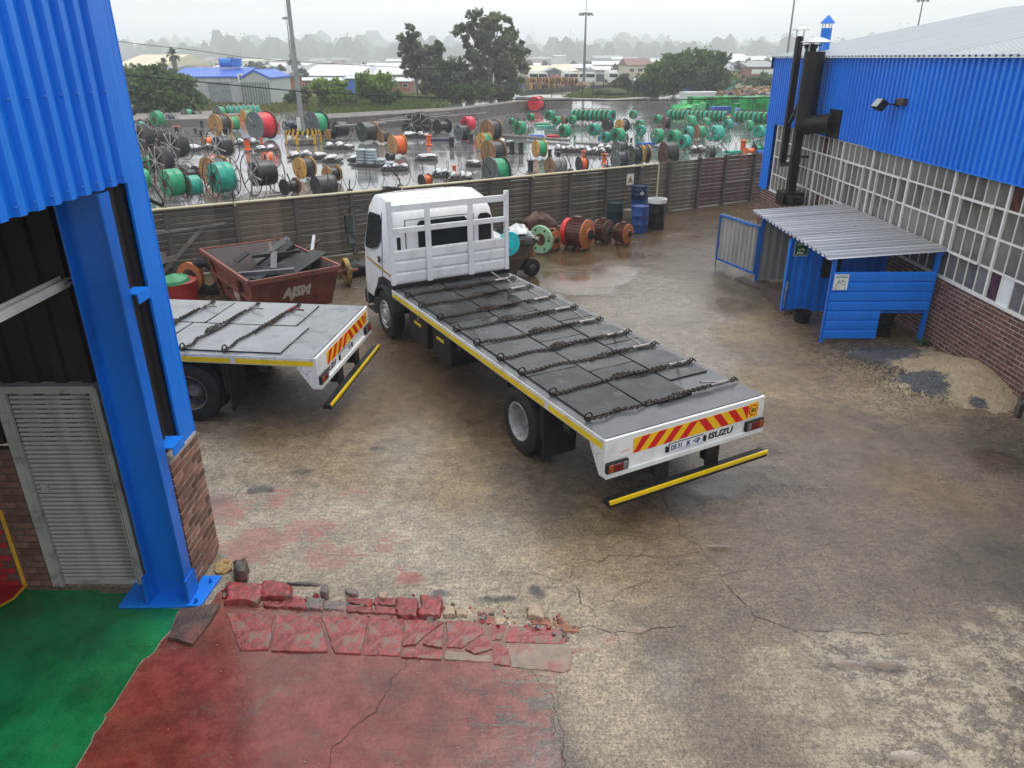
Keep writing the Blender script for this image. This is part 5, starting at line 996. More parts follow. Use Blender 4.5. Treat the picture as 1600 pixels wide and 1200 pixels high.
        b('step', [((min(s*.9, s*1.19), 8.46, .30), (max(s*.9, s*1.19), 8.95, .34)), ((min(s*.85, s*1.05), 8.50, .34), (max(s*.85, s*1.05), 9.0, .66))], CABT)
        b('grab_rail', [((min(s*1.17, s*1.19), 8.96, .3), (max(s*1.17, s*1.19), 8.98, .9))], GALV)
    mb = MB()
    for x in (-.86, .60): mb.box((x-.006, 7.258, 1.25), (x+.006, 7.2795, 2.46))
    mb.box((-.853, 7.258, 2.452), (.593, 7.2795, 2.463)); mb.box((-1.02, 7.262, 1.60), (-.87, 7.2795, 1.61)); mb.build('rear_seam', CABT, co)
    mb = MB(); mb.tube([(-.98, 7.7, 2.73), (-.5, 7.72, 2.765), (.5, 7.72, 2.765), (.98, 7.7, 2.73)], .012, 6); mb.tube([(-.98, 8.5, 2.77), (-.5, 8.52, 2.80), (.5, 8.52, 2.80), (.98, 8.5, 2.77)], .010, 6); mb.build('roof_seam', TWD, co)
    b('front_bumper', [((-1.15, 9.05, .34), (1.15, 9.28, .66))], CABT, bevel=.04)
    mb = MB(); mb.prism([(-.56, 1.80), (.42, 1.80), (.46, 1.86), (.46, 2.36), (.40, 2.42), (-.54, 2.42), (-.60, 2.36), (-.60, 1.86)], 0, .02, 0, Matrix(((1, 0, 0, 0), (0, 0, -1, 7.285), (0, 1, 0, 0), (0, 0, 0, 1)))); mb.build('rear_window', GLASS, co)
    mb = MB(); mb.prism([(.72, 1.82), (1.0, 1.82), (1.0, 2.38), (.92, 2.44), (.76, 2.44), (.72, 2.38)], 0, .02, 0, Matrix(((1, 0, 0, 0), (0, 0, -1, 7.285), (0, 1, 0, 0), (0, 0, 0, 1)))); mb.build('rear_vent', SB, co)
    mb = MB(); mb.box((-1.04, 7.262, 1.80), (-.97, 7.285, 2.14)); mb.build('rear_slot', SB, co)
    mb = MB(); mb.add([(-.98, 9.02, 1.95), (.98, 9.02, 1.95), (.92, 8.86, 2.46), (-.92, 8.86, 2.46), (-1.0, 9.13, 1.70), (1.0, 9.13, 1.70)], [(0, 1, 2, 3), (4, 5, 1, 0)]); ws_ = mb.build('windscreen', GLASS, co, (0, .02, .01))
    mb = MB(); mb.tube([(-.75, 8.55, 2.83), (-.72, 8.75, 2.86), (-.3, 8.9, 2.78)], .035, 8); mb.tube([(-1.0, 8.6, 2.75), (-.72, 8.55, 2.86)], .03, 8); mb.build('roof_hose', SB, co, smooth=40)
    b('rear_mount', [((-.9, 7.14, 1.0), (.9, 7.24, 1.5))], CHAS)
    return t
T1 = make_truck((2.204, 8.282, 0), radians(28.75), 'white flatbed truck with dark belt sheets and nine lashing chains', ('DS 31', 'JK', 'GP'))
T2 = make_truck((-2.809, 11.557, 0), radians(83), 'white flatbed truck with pale wet deck parked behind the blue column', ('', '', 'GP'), True)
# deck sheets
def sheet(t, q, m, z=1.203, th=.020, seed=0, lift=0.0):
    r = random.Random(seed); x0, y0, x1, y1 = q; nx_, ny_ = 4, 4; v = []
    for k in (0, 1):
        for i in range(nx_+1):
            for j in range(ny_+1):
                u, w_ = i/nx_, j/ny_; e = lift*max(0, (u-.6)/.4)**2*max(0, 1-abs(w_-.5)*2)
                v.append((x0+(x1-x0)*u+r.uniform(-.004, .004), y0+(y1-y0)*w_+r.uniform(-.006, .006), z+(th if k else 0)+e+(r.uniform(-.001, .003) if k else 0)))
    N = (nx_+1)*(ny_+1); f = []; g = lambda i, j, k: k*N+i*(ny_+1)+j
    for i in range(nx_):
        for j in range(ny_): f += [(g(i, j, 1), g(i+1, j, 1), g(i+1, j+1, 1), g(i, j+1, 1)), (g(i, j, 0), g(i, j+1, 0), g(i+1, j+1, 0), g(i+1, j, 0))]
    for j in range(ny_): f += [(g(0, j, 0), g(0, j, 1), g(0, j+1, 1), g(0, j+1, 0)), (g(nx_, j, 0), g(nx_, j+1, 0), g(nx_, j+1, 1), g(nx_, j, 1))]
    for i in range(nx_): f += [(g(i, 0, 0), g(i+1, 0, 0), g(i+1, 0, 1), g(i, 0, 1)), (g(i, ny_, 0), g(i, ny_, 1), g(i+1, ny_, 1), g(i+1, ny_, 0))]
    mb = MB(); mb.add(v, f); nf_ = nx_*ny_*2; mb.m = [0]*nf_+[1]*(len(f)-nf_); o = mb.build('deck_sheet', [m, SB], t); return o
sd_ = 0
SHB = pbr('belt_sheet_black', (.022, .023, .024), .24, var=.4, scale=2.5, dirt=(.08, .078, .075), damt=.6, dscale=3, bump=.30, bscale=5, rand=.3, dlo=.54)
for (xa, xb, ysplit) in ((-1.16, -.34, [.52, 2.0, 3.4, 4.6, 5.75, 6.98]), (-.30, .46, [.45, 1.75, 3.1, 4.5, 6.0, 6.95]), (.50, 1.17, [.95, 2.5, 3.8, 5.1, 6.3, 6.9])):
    for a, c in zip(ysplit[:-1], ysplit[1:]):
        sd_ += 1; sheet(T1, (xa+random.uniform(-.012, .012), a+.012, xb+random.uniform(-.012, .012), c-.012), SHB if a > 4.4 and xa < .3 else SHEET, z=1.203+random.uniform(0, .004), seed=sd_, lift=.07 if sd_ in (9,) else 0.0)
mb = MB(); mb.box((-.335, .9, 1.2035), (-.305, 3.0, 1.209)); mb.build('pale_seam', pbr('scraped_steel', (.22, .20, .17), .35, var=.3), T1)
for (xa, xb, ysplit) in ((-1.18, .0, [.55, 2.6, 4.6, 6.9]), (.04, 1.15, [.80, 2.4, 4.4, 6.9])):
    for a, c in zip(ysplit[:-1], ysplit[1:]): sd_ += 1; sheet(T2, (xa, a+.015, xb, c-.015), SHEETP, seed=sd_, th=.02)
# chains: a thing of its own, links joined, with a ratchet binder and hooks
def chain_mesh(L, sag_seed, extra=True, r=.0078, pitch=.042):
    rr = random.Random(sag_seed); mb = MB(); n = int(L/pitch); tor = []
    def link_at(p, d, roll):
        d = d.normalized(); q = Matrix.Rotation(roll, 3, d) @ d.orthogonal().normalized(); w_ = d.cross(q); pts = []
        for k in range(8):
            a = 2*pi*k/8; pts.append(p+d*cos(a)*.032+q*sin(a)*.021)
        mb.tube(pts, r, 5, closed=True)
    def run(path):
        tot = 0; acc = 0; i = 0
        for a, b_ in zip(path[:-1], path[1:]):
            l = (b_-a).length; k = max(1, int(round(l/pitch)))
            for j in range(k): link_at(a.lerp(b_, (j+.5)/k), b_-a, (pi/2 if i % 2 else 0)+.5); i += 1
    wob = [Vector((L*f, rr.uniform(-.05, .05)*(1 if 0 < f < 1 else 0), .018+rr.uniform(0, .006))) for f in np.linspace(0, 1, 9)]
    run(wob)
    if extra:
        a = L*rr.uniform(.45, .62); e = L*.98; m_ = rr.uniform(-.035, .035); w2 = [Vector((a, m_*2.5, .02)), Vector((a+.12, m_*1.6+.02, .03)), Vector((a+.3, .012, .042)), Vector(((a+e)/2, -.012, .043)), Vector((e, .01, .04))]; run(w2)
        if rr.random() < .75: run([Vector((a+.02, -.02, .03)), Vector((a-.06, .07+m_, .02)), Vector((a+.1, .13, .02)), Vector((a+.25, .06, .03))])
    return mb
def lash(t, y0, x0, x1, y1, label, seed, hw=None, red=False, flip=1):
    """lay a chain across the deck of truck t at local y"""
    M_ = t.matrix_world if False else Matrix.Translation(t.location) @ Matrix.Rotation(t.rotation_euler.z, 4, 'Z')
    a = M_ @ Vector((x0, y0, 1.222)); b_ = M_ @ Vector((x1, y1, 1.222)); ang = atan2(b_.y-a.y, b_.x-a.x); L = (b_-a).length
    c = empty('lashing_chain', a, ang, label, 'chain', 'chains lashed across the truck decks')
    lc = L-.52
    chain_mesh(lc, seed).build('links', CHR, c)
    mb = MB(); mb.torus(.055, .012, 16, 6, 'Y', (.03, 0, .045)); mb.build('hook', CHR, c)
    bm_ = MB(); bx_ = lc; bm_.cyl((bx_+.05, 0, .035), (bx_+.36, 0, .035), .026, n=10); bm_.cyl((bx_+.14, 0, .035), (bx_+.24, 0, .035), .03, n=10); bd = BINDR if red else BIND
    bo = bm_.build('binder', bd, c, smooth=40)
    hm = MB(); hd = Vector((-.10, flip*.22, .10)) if not hw else Vector(hw); p0 = Vector((bx_+.2, 0, .05)); hm.tube([p0, p0+hd*.5, p0+hd], [.016, .013, .017], 7); hm.build('lever', bd, bo)
    hk = MB(); hk.torus(.034, .010, 14, 6, 'Z', (bx_+.02, 0, .035)); hk.torus(.036, .011, 14, 6, 'Z', (bx_+.40, 0, .032)); hk.torus(.032, .010, 14, 6, 'Y', (bx_+.46, 0, .04)); hk.tube([(bx_+.47, 0, .03), (bx_+.53, .02, .03), (bx_+.55, 0, .0)], .012, 6); hk.build('hook', CHR, c)
    return c
ords = ['first lashing chain from the tail of the dark decked truck', 'second lashing chain from the tail, with a loose coil beside it', 'third lashing chain from the tail of the dark decked truck', 'fourth lashing chain from the tail, doubled in the middle', 'fifth lashing chain from the tail, in the middle of the dark deck', 'fourth lashing chain back from the cab of the dark decked truck', 'third lashing chain back from the cab, beside the lifted sheet', 'second lashing chain back from the white headboard', 'lashing chain closest to the white headboard']
for k, (y0, x0, x1, y1) in enumerate([(.484, -1.21, 1.27, .48), (1.335, -1.20, 1.25, 1.31), (2.145, -1.21, 1.22, 2.12), (2.777, -1.215, 1.2, 2.77), (3.504, -1.24, 1.17, 3.52), (4.252, -1.24, 1.17, 4.29), (4.913, -1.24, 1.15, 5.0), (5.729, -1.25, 1.12, 5.80), (6.395, -1.25, 1.12, 6.47)]):
    lash(T1, y0, x0, x1, y1, ords[k], 40+k, hw=(-.30, .05, .05) if k == 0 else None, flip=(-1 if k in (1, 3) else 1))
for k, (y0, x0, x1, y1, lab) in enumerate([(1.44, -1.24, 1.1, 1.15, 'lashing chain on the pale wet deck closest to its tail'), (2.12, -1.24, 1.1, 1.92, 'middle lashing chain on the pale wet deck'), (2.99, -1.24, 1.12, 2.79, 'lashing chain on the pale wet deck beside the blue column')]):
    c = lash(T2, y0, x0, x1, y1, lab, 70+k, hw=(-.10, -.30, .02), red=(k == 0))
# ================================================================== SKIPS, SCRAP, MOTORS along the fence
SKR = pbr('skip_red', (.20, .058, .038), .55, var=.25, scale=2, dirt=(.055, .03, .025), damt=.7, dscale=2.2, bump=.2); SKI = pbr('skip_inside', (.115, .09, .082), .5, var=.2, scale=2, dirt=(.06, .045, .04), damt=.6, stretch=(1, 1, .3)); SKB = pbr('skip_brown', (.075, .05, .035), .5, var=.3, scale=2, dirt=(.10, .05, .025), damt=.6, stretch=(1, 1, .4))
def skip(corners, h, base_in, wall, mats, label, lip=.05):
    """corners: top rim A B C D in plan"""
    c = sum(corners, Vector())/4; t = empty('waste_skip', (c.x, c.y, 0), 0, label, 'skip'); top = [p-c for p in corners]; top = [Vector((p.x, p.y, h)) for p in top]
    u = (top[3]-top[0]).normalized(); w_ = (top[1]-top[0]).normalized()
    bot = []
    for i, p in enumerate(top):
        su = 1 if i in (0, 1) else -1; sw = 1 if i in (0, 3) else -1
        q = p+u*su*base_in[0]*(1 if su > 0 else base_in[2])+w_*sw*base_in[1]; bot.append(Vector((q.x, q.y, .08)))
    names = ['end_plate', 'side_plate', 'end_plate', 'side_plate']
    for i in range(4):
        a, b_, c_, d_ = bot[i], bot[(i+1) % 4], top[(i+1) % 4], top[i]; nrm = (b_-a).cross(d_-a).normalized(); cen = (a+b_+c_+d_)/4
        if nrm.dot(cen-Vector((0, 0, h/2))) < 0: nrm = -nrm
        mb = MB(); vo = [a, b_, c_, d_]; vi = [p-nrm*wall for p in vo]; mb.add(vo+vi, [(0, 1, 2, 3), (0, 4, 5, 1), (1, 5, 6, 2), (2, 6, 7, 3), (3, 7, 4, 0)], 0); mb.add(vi, [(3, 2, 1, 0)], 1)
        po = mb.build(names[i], mats, t)
        mb = MB(); mb.beam(d_+nrm*.03, c_+nrm*.03, .06, .10); 
        if i == 3:
            for f in (.2, .8): mb.beam(a.lerp(b_, f)+nrm*.04, d_.lerp(c_, f)+nrm*.04, .07, .07)
            mb.beam(a.lerp(d_, .55)+nrm*.03, b_.lerp(c_, .55)+nrm*.03, .06, .08)
        mb.build('rim', mats[0], po)
    mb = MB(); mb.add([p+Vector((0, 0, 0)) for p in bot]+[p+Vector((0, 0, .03)) for p in bot], [(0, 1, 2, 3), (4, 5, 6, 7)]); mb.build('floor', mats[1], t)
    return t, top, bot, u, w_
A_, B_, C_, D_ = [G(*p, 1.0) for p in ((315, 391), (435, 375), (530, 417), (390, 442))]
sk, top, bot, su_, sw_ = skip([A_, B_, C_, D_], 1.0, (.45, .12, .8), .02, [SKR, SKI], 'rusty red waste skip full of scrap metal against the slab fence')
SKT = pbr('skip_lettering', (.62, .58, .50), .6, var=.2, scale=20, dirt=(.15, .05, .04), damt=.9, dscale=14, dlo=.5)
def on_face(name, s, size, a, b_, d_, u0, v0, parent, sx=1.0):
    """lettering on the plane a->b (reading) with up a->d"""
    X3 = (b_-a).normalized(); Y3 = (d_-a); Y3 = (Y3-X3*Y3.dot(X3)).normalized(); Z3 = X3.cross(Y3); o = text(name, s, size, SKT, parent, (0, 0, 0), (0, 0, 0), 'LEFT', .002, .1, sx, .022)
    p = a+X3*u0+Y3*v0+Z3*.006; o.matrix_local = Matrix(((X3.x*sx, Y3.x, Z3.x, p.x), (X3.y*sx, Y3.y, Z3.y, p.y), (X3.z*sx, Y3.z, Z3.z, p.z), (0, 0, 0, 1))); return o
on_face('skip_lettering', 'AJSM', .34, bot[3], bot[2], top[3], .62, .42, sk, .85)
on_face('skip_lettering', 'SJW', .42, bot[0], bot[3], top[0], 1.55, .22, sk, .85)
SCR = [pbr('scrap_grey', (.09, .095, .10), .45, .3, var=.3, rand=.3), pbr('scrap_dark', (.03, .032, .033), .5, .2, var=.3), pbr('scrap_rust', (.10, .05, .035), .6, .1, var=.3), GALV]
sc_c = (A_+B_+C_+D_)/4; sc_c.z = 0
for i, (lab, a, b_, wx, wz, m) in enumerate([('wide dark folded sheet leaning in the red skip', (-.55, .45, .5), (.35, .95, 1.18), .62, .05, 1), ('rusty angle bar across the folded sheet in the skip', (.1, .1, 1.12), (-.2, 1.0, 1.15), .07, .06, 2), ('long pale tube sticking up out of the red skip', (.95, .1, .70), (.90, 1.05, 1.30), .07, .07, 3), ('grey channel lying along the front rim of the skip', (-.35, -.95, .88), (.85, -.75, .92), .12, .10, 0), ('stack of thin dark plates in the middle of the skip', (.15, -.25, .72), (.9, .6, .98), .55, .08, 1),
     ('short grey bracket standing on the scrap in the skip', (.25, -.35, .85), (.15, .15, 1.12), .14, .05, 0), ('rusty bar at the far side of the skip', (.35, .7, .8), (1.0, 1.25, 1.15), .06, .06, 2), ('small dark plate propped on the skip side', (-1.0, .7, .75), (-.75, .95, .92), .22, .03, 1), ('second folded dark sheet behind the first in the skip', (-.3, -.2, .55), (.6, .9, 1.0), .4, .04, 1), ('bent grey plate standing in the far corner of the skip', (-.6, .9, .7), (.2, 1.3, 1.2), .5, .03, 0), ('crossed dark bar on top of the skip heap', (-.4, .2, 1.0), (.8, .1, 1.15), .07, .07, 1), ('tilted sheet edge against the skip wall nearest the iron wheel', (.6, -.7, .8), (1.2, .3, 1.1), .5, .03, 1), ('flat dark plate lying at the bottom of the skip', (-.9, -.3, .5), (.9, .3, .52), .9, .04, 1)]):
    mb = MB(); mb.beam(a, b_, wx, wz); o = mb.build('scrap_piece', SCR[m], None, sc_c, bevel=.004); tag(o, lab, 'scrap')
# second skip behind the cab
s2a, s2b = G(842, 373, 1.0), G(806, 436, .1)
xd = Vector((.86, .51, 0)); yd = Vector((-.51, .86, 0)); r0 = Vector((s2a.x, s2a.y, 0))
sk2, top2, bot2, *_ = skip([r0-xd*3.2+yd*1.2+Vector((0, 0, 0)), r0+yd*1.2, r0+Vector((0, 0, 0)), r0-xd*3.2][::1], 1.0, (.02, .75, 1), .02, [SKB, SKB], 'dark brown rusty skip of rubbish half hidden behind the headboard') if False else skip([r0-xd*3.4, r0-xd*3.4+yd*1.3, r0+yd*1.3, r0], 1.0, (.7, .08, 1.0), .02, [SKB, SKB], 'dark brown rusty skip of rubbish half hidden behind the headboard')
CYAN = pbr('cyan_plastic', (.02, .52, .58), .4); BAGW = pbr('white_bag', (.62, .63, .65), .45, var=.15, scale=4, dirt=(.35, .35, .36), damt=.6, bump=.5, bscale=10); 
def lump(name, p, sx, sy, sz, mat, seed, label=None, cat=None, group=None, parent=None, n=12, amp=.35):
    rr = random.Random(seed); mb = MB(); ph = [rr.uniform(0, 6.28) for _ in range(8)]; prof = []
    vs = []; m = 8
    for i in range(m+1):
        th_ = pi*i/m*.5 if False else pi*i/m
        for j in range(n):
            a = 2*pi*j/n; k = 1+amp*(.5*sin(2*a+ph[0]+th_*3)+.35*sin(3*a+ph[1]-2*th_)+.3*sin(5*a+ph[2]+th_*5)*sin(th_))
            vs.append((sx*sin(th_)*cos(a)*k, sy*sin(th_)*sin(a)*k, max(-.02, sz*.5+sz*.6*cos(th_)*(1+amp*.6*sin(3*a+ph[3]+th_)))))
    fs = [(i*n+j, i*n+(j+1) % n, (i+1)*n+(j+1) % n, (i+1)*n+j) for i in range(m) for j in range(n)]
    mb.add(vs, fs); o = mb.build(name, mat, parent, p, smooth=60); return tag(o, label, cat, group)
mb = MB(); mb.lathe([(.30, -.03), (.31, 0), (.30, .03), (.001, .04)], 26, axis='Y'); mb.lathe([(.10, -.12), (.10, -.03)], 14, axis='Y'); o = mb.build('cyan_disc', CYAN, None, G(795, 381, 1.08), (0, 0, .5), smooth=40); tag(o, 'bright cyan plastic disc on the rubbish beside the headboard', 'disc')
lump('rubbish_bag', G(811, 374, .95), .34, .3, .32, BAGW, 4, 'crumpled white plastic rubbish on top of the brown skip', 'rubbish', amp=.6); lump('rubbish_bag', r0-xd*1.6+yd*.6+Vector((0, 0, .8)), .6, .5, .5, BAGW, 5, 'white plastic rubbish bag behind the headboard', 'rubbish', amp=.5)
mb = MB(); mb.tube([G(815, 366, 1.05), G(841, 374, 1.02)], .03, 8); tag(mb.build('scrap_tube', GALV), 'pale tube lying on the rim of the brown skip', 'tube')
lump('rubbish_heap', r0-xd*.9+yd*.6+Vector((0, 0, .7)), .8, .5, .45, SCR[1], 6, 'dark scrap heaped at the end of the brown skip', 'rubbish', amp=.5)
MOT = pbr('motor_rust', (.10, .032, .018), .42, .1, var=.3, scale=3, dirt=(.035, .02, .016), damt=.6, dscale=2.5); MOR = pbr('motor_orange', (.40, .13, .04), .5, var=.2, dirt=(.2, .07, .03), damt=.6, dscale=5); MRED = pbr('motor_red_cap', (.62, .02, .015), .4, var=.1)
def motor(pl, pr, r, label, capm=None, endm=MOR):
    d = pr-pl; L = d.length; c = (pl+pr)/2; ang = atan2(d.y, d.x); t = empty('electric_motor', (c.x, c.y, 0), ang, label, 'motor'); z = r+.06
    mb = MB(); mb.lathe([(r*.9, -L*.45), (r*.92, L*.40)], 28, axis='X', c=(0, 0, z))
    for k in range(28): a = 2*pi*k/28; q = Vector((0, cos(a), sin(a))); mb.beam(Vector((-L*.4, 0, z))+q*r*.93, Vector((L*.36, 0, z))+q*r*.93, .012, .05, up=q)
    mb.build('body', MOT, t, smooth=30)
    mb = MB(); mb.lathe([(r*.80, -L*.5), (r*.98, -L*.47), (r*1.0, -L*.30), (r*.93, -L*.28)], 30, axis='X', c=(0, 0, z)); mb.build('fan_cover', capm or MOT, t, smooth=40)
    mb = MB(); mb.lathe([(r*1.0, L*.36), (r*1.05, L*.38), (r*1.05, L*.43), (r*.9, L*.46), (r*.45, L*.48), (r*.42, L*.53), (.001, L*.53)], 30, axis='X', c=(0, 0, z)); mb.build('end_flange', endm, t, smooth=40)
    mb = MB(); mb.lathe([(r*.34, L*.5), (r*.34, L*.60), (.001, L*.60)], 18, axis='X', c=(0, 0, z)); mb.lathe([(r*.12, L*.6), (r*.12, L*.75), (.001, L*.75)], 12, axis='X', c=(0, 0, z)); mb.build('shaft', SCR[1], t, smooth=40)
    mb = MB()
    for s in (-1, 1):
        for x in (-.25, .22): mb.box((x*L-.07*L, s*r*.55-.12*r, 0), (x*L+.07*L, s*r*.55+.32*r*s+.12*r, .10)); mb.box((x*L-.05*L, s*r*.55-.05, .1), (x*L+.05*L, s*r*.55+.05, z-r*.5))
    mb.build('foot', MOT, t)
    mb = MB(); mb.box((-.16*L, -.2*r, z+r*.85), (.12*L, .25*r, z+r*1.18)); mb.build('terminal_box', MOT, t, bevel=.01); return t
motor(G(884, 362, .47), G(921, 367, .47), .42, 'big rusty electric motor with bright red end cap by the fence', MRED); motor(G(964, 365, .30), G(983, 368, .30), .29, 'small rusty orange motor in front of the oil drums'); motor(G(932, 360, .36), G(952, 363, .36), .33, 'dark rusty motor half hidden behind the big motor', None, SCR[2])
motor(G(855, 375, .28), G(869, 378, .28), .27, 'small rusty motor behind the pale green flange', None, MOR)
MINT = pbr('mint_paint', (.26, .48, .30), .5, var=.12, dirt=(.12, .06, .04), damt=.7, dscale=4)
p = G(845, 396); t = empty('flange_ring', p, .95, 'round pale green machine flange standing on edge', 'flange'); mb = MB(); mb.lathe([(.18, -.05), (.40, -.05), (.42, 0), (.40, .05), (.18, .05)], 34, axis='X', c=(0, 0, .42), closed=True); mb.build('ring', MINT, t, smooth=30)
mb = MB(); mb.lathe([(.20, -.04), (.12, .06), (.11, .16), (.001, .16)], 20, axis='X', c=(0, 0, .42)); mb.build('hub', MOT, t, smooth=40)
mb = MB()
for k in range(6): a = k*pi/3; mb.cyl((-.058, cos(a)*.31, .42+sin(a)*.31), (.058, cos(a)*.31, .42+sin(a)*.31), .035, n=8)
mb.build('bolt_hole', SB, t)
p = G(828, 431); t = empty('pump_unit', p, 0, 'dark small wheeled pump unit at the end of the brown skip', 'pump'); mb = MB(); mb.lathe([(.08, -.05), (.20, -.06), (.235, -.04), (.235, .04), (.20, .06), (.08, .05)], 26, axis='Y', c=(.02, -.05, .235), closed=True); mb.build('wheel', RUB, t, (0, 0, 0), (0, 0, .5), smooth=40)
mb = MB(); mb.lathe([(.10, -.055), (.05, -.08), (.001, -.08)], 16, axis='Y', c=(.02, -.05, .235)); mb.build('hub', SCR[0], t, (0, 0, 0), (0, 0, .5)); mb = MB(); mb.box((-.42, -.02, .15), (-.05, .35, .45)); mb.box((-.35, 0, .46), (0, .25, .6)); mb.cyl((-.2, .1, .6), (-.1, .1, .75), .06); mb.build('housing', SCR[1], t, bevel=.02)
mb = MB(); mb.box((-.1, .2, .45), (.1, .35, .85)); mb.build('bracket', MOR, t, bevel=.02)
mb = MB(); mb.beam(G(848, 362, .5), G(868, 360, .55), .25, .12); tag(mb.build('orange_cover', MOR, bevel=.02), 'flat orange cover plate lying on the scrap by the fence', 'cover')
lump('scrap_pile', G(838, 365), .55, .4, .6, SCR[2], 12, 'dark rusty scrap pile between the skip and green flange', 'scrap', amp=.5)
# wheel set, tyre, red drum and planks in the corner
p = G(543, 444); t = empty('wheel_set', p, radians(28), 'rusty spoked iron wheel with yellow rim beside the red skip', 'wheel'); mb = MB(); mb.lathe([(.24, -.06), (.33, -.06), (.34, -.04), (.34, .05), (.30, .06), (.24, .05)], 30, axis='X', c=(0, 0, .34), closed=True); mb.build('rim', pbr('wheel_rim_yellow', (.30, .20, .05), .55, var=.3, dirt=(.10, .045, .03), damt=.9, dscale=4), t, smooth=40)
mb = MB(); mb.lathe([(.25, 0), (.001, .02)], 24, axis='X', c=(0, 0, .34)); mb.lathe([(.08, -.1), (.08, .16)], 14, axis='X', c=(0, 0, .34)); mb.cyl((-.9, 0, .34), (.3, 0, .34), .04); mb.build('hub', SKR, t, smooth=40)
lump('dark_scrap', G(556, 428), .5, .35, .35, SCR[1], 14, 'dark heap of tyres behind the iron wheel', 'scrap', amp=.4)
p = G(283, 470); t = empty('painted_drum', p, 0, 'red painted drum with a dented green cover in the corner', 'drum'); mb = MB(); mb.lathe([(.42, 0), (.44, .5), (.40, .52), (.001, .52)], 24); mb.build('shell', pbr('drum_red', (.30, .02, .02), .5, var=.2), t, smooth=35); mb = MB(); mb.lathe([(.34, .53), (.30, .60), (.001, .72)], 14); mb.build('cover', pbr('cover_green', (.03, .22, .09), .5, var=.2), t, (0, -.06, 0), (.12, 0, 0), smooth=20)
mb = MB(); mb.lathe([(.20, -.05), (.36, -.05), (.36, .05), (.20, .05)], 26, axis='Y', c=(0, 0, .42), closed=True); o = mb.build('orange_gear', MOR, None, G(303, 458), (0, 0, -.3), smooth=30); tag(o, 'rusty orange ring gear standing behind the red drum', 'gear')
mb = MB(); mb.torus(.36, .13, 28, 10, 'Y', (0, 0, .42)); o = mb.build('old_tyre', RUB, None, G(328, 458), (0, 0, -.2), smooth=50); tag(o, 'worn black tyre against the fence beside the skip', 'tyre')
for i, (a, b_, w_) in enumerate([((-9.3, .1), (-8.2, 1.25), .10), ((-9.5, .15), (-9.2, .75), .35), ((-9.2, 1.22), (-7.7, 1.30), .05), ((-9.3, .5), (-8.9, .55), .14)]):
    mb = MB(); mb.beam(fpt(a[0], a[1], .12+.05*i), fpt(b_[0], b_[1], .10+.05*i), .03, w_, up=(0, 0, 1)); tag(mb.build('loose_board', pbr('pale_board', (.20, .18, .16), .7, var=.3)), ['long thin board leaning diagonally on the fence corner', 'wide pale board propped low against the fence corner', 'narrow batten resting level against the fence corner', 'short pale board scrap beside the fence corner'][i], 'board')
mb = MB(); mb.tube([fpt(-8.95, 1.86, 0), fpt(-9.6, 2.35, 0), fpt(-10.3, 2.95, 0)], .05, 8); tag(mb.build('black_stay', IRON), 'thick slanted black stay on the fence beside the blue shed', 'stay')
# ================================================================== CABLE REELS in the storage yard
WOOD = None
def wood_mat(nm, c, k):
    t = NT(nm); g = t.n('ShaderNodeNewGeometry').outputs['Random Per Island']; n = t.noise(4, 5, .7, stretch=(1, 1, 9)); n2 = t.noise(3, 5)
    cc_ = t.mix(t.ramp(g, 0, 1, 0, 1, False), sc3(c, .55), sc3(c, 1.25)); cc_ = t.mix(t.ramp(n, .35, .65, 0, .7), cc_, sc3(c, .28)); cc_ = t.mix(t.ramp(n2, .55, .7, 0, k), cc_, (.05, .04, .032)); return t.out(cc_, .45)
WD = {'wood': wood_mat('drum_wood', (.50, .255, .075), .45), 'woody': wood_mat('drum_wood_yellow', (.70, .38, .085), .25), 'woodd': wood_mat('drum_wood_dark', (.32, .17, .07), .55), 'woodr': wood_mat('drum_wood_rusty', (.38, .14, .045), .5)}
def cab(nm, c, r=.38):
    if nm in MAT: return MAT[nm]
    t = NT(nm); n = t.noise(3, 4); t.out(t.mix(t.ramp(n, .3, .7), sc3(c, .8), sc3(c, 1.2)), r); MAT[nm] = t.mat; return t.mat
CB = {'black': cab('cable_black', (.016, .017, .02)), 'green': cab('cable_green', (.012, .30, .13)), 'teal': cab('cable_teal', (.012, .34, .25)), 'orange': cab('cable_orange', (.75, .13, .02)), 'red': cab('cable_red', (.60, .015, .03)), 'pink': cab('cable_pink', (.70, .02, .07)), 'navy': cab('cable_navy', (.02, .03, .07)), 'grey': cab('flange_grey', (.085, .105, .11)), 'dgreen': cab('flange_green', (.022, .045, .028)), 'blackp': cab('flange_black', (.018, .018, .019), .45), 'rust': cab('flange_rust', (.10, .04, .028), .6), 'steel': cab('drum_steel', (.16, .16, .16), .4), 'blue': cab('plastic_blue', (.02, .13, .50)), 'white': cab('white_spoke', (.48, .46, .44), .5), 'ring': cab('ring_red', (.10, .035, .03), .5), 'ringb': cab('ring_black', (.03, .028, .028), .5), 'ringg': cab('ring_green', (.05, .26, .15), .5), 'tarp': cab('tarp_grey', (.045, .047, .05), .4)}
_mc = {}
def part(key, fn):
    if key not in _mc: _mc[key] = fn()
    return _mc[key]
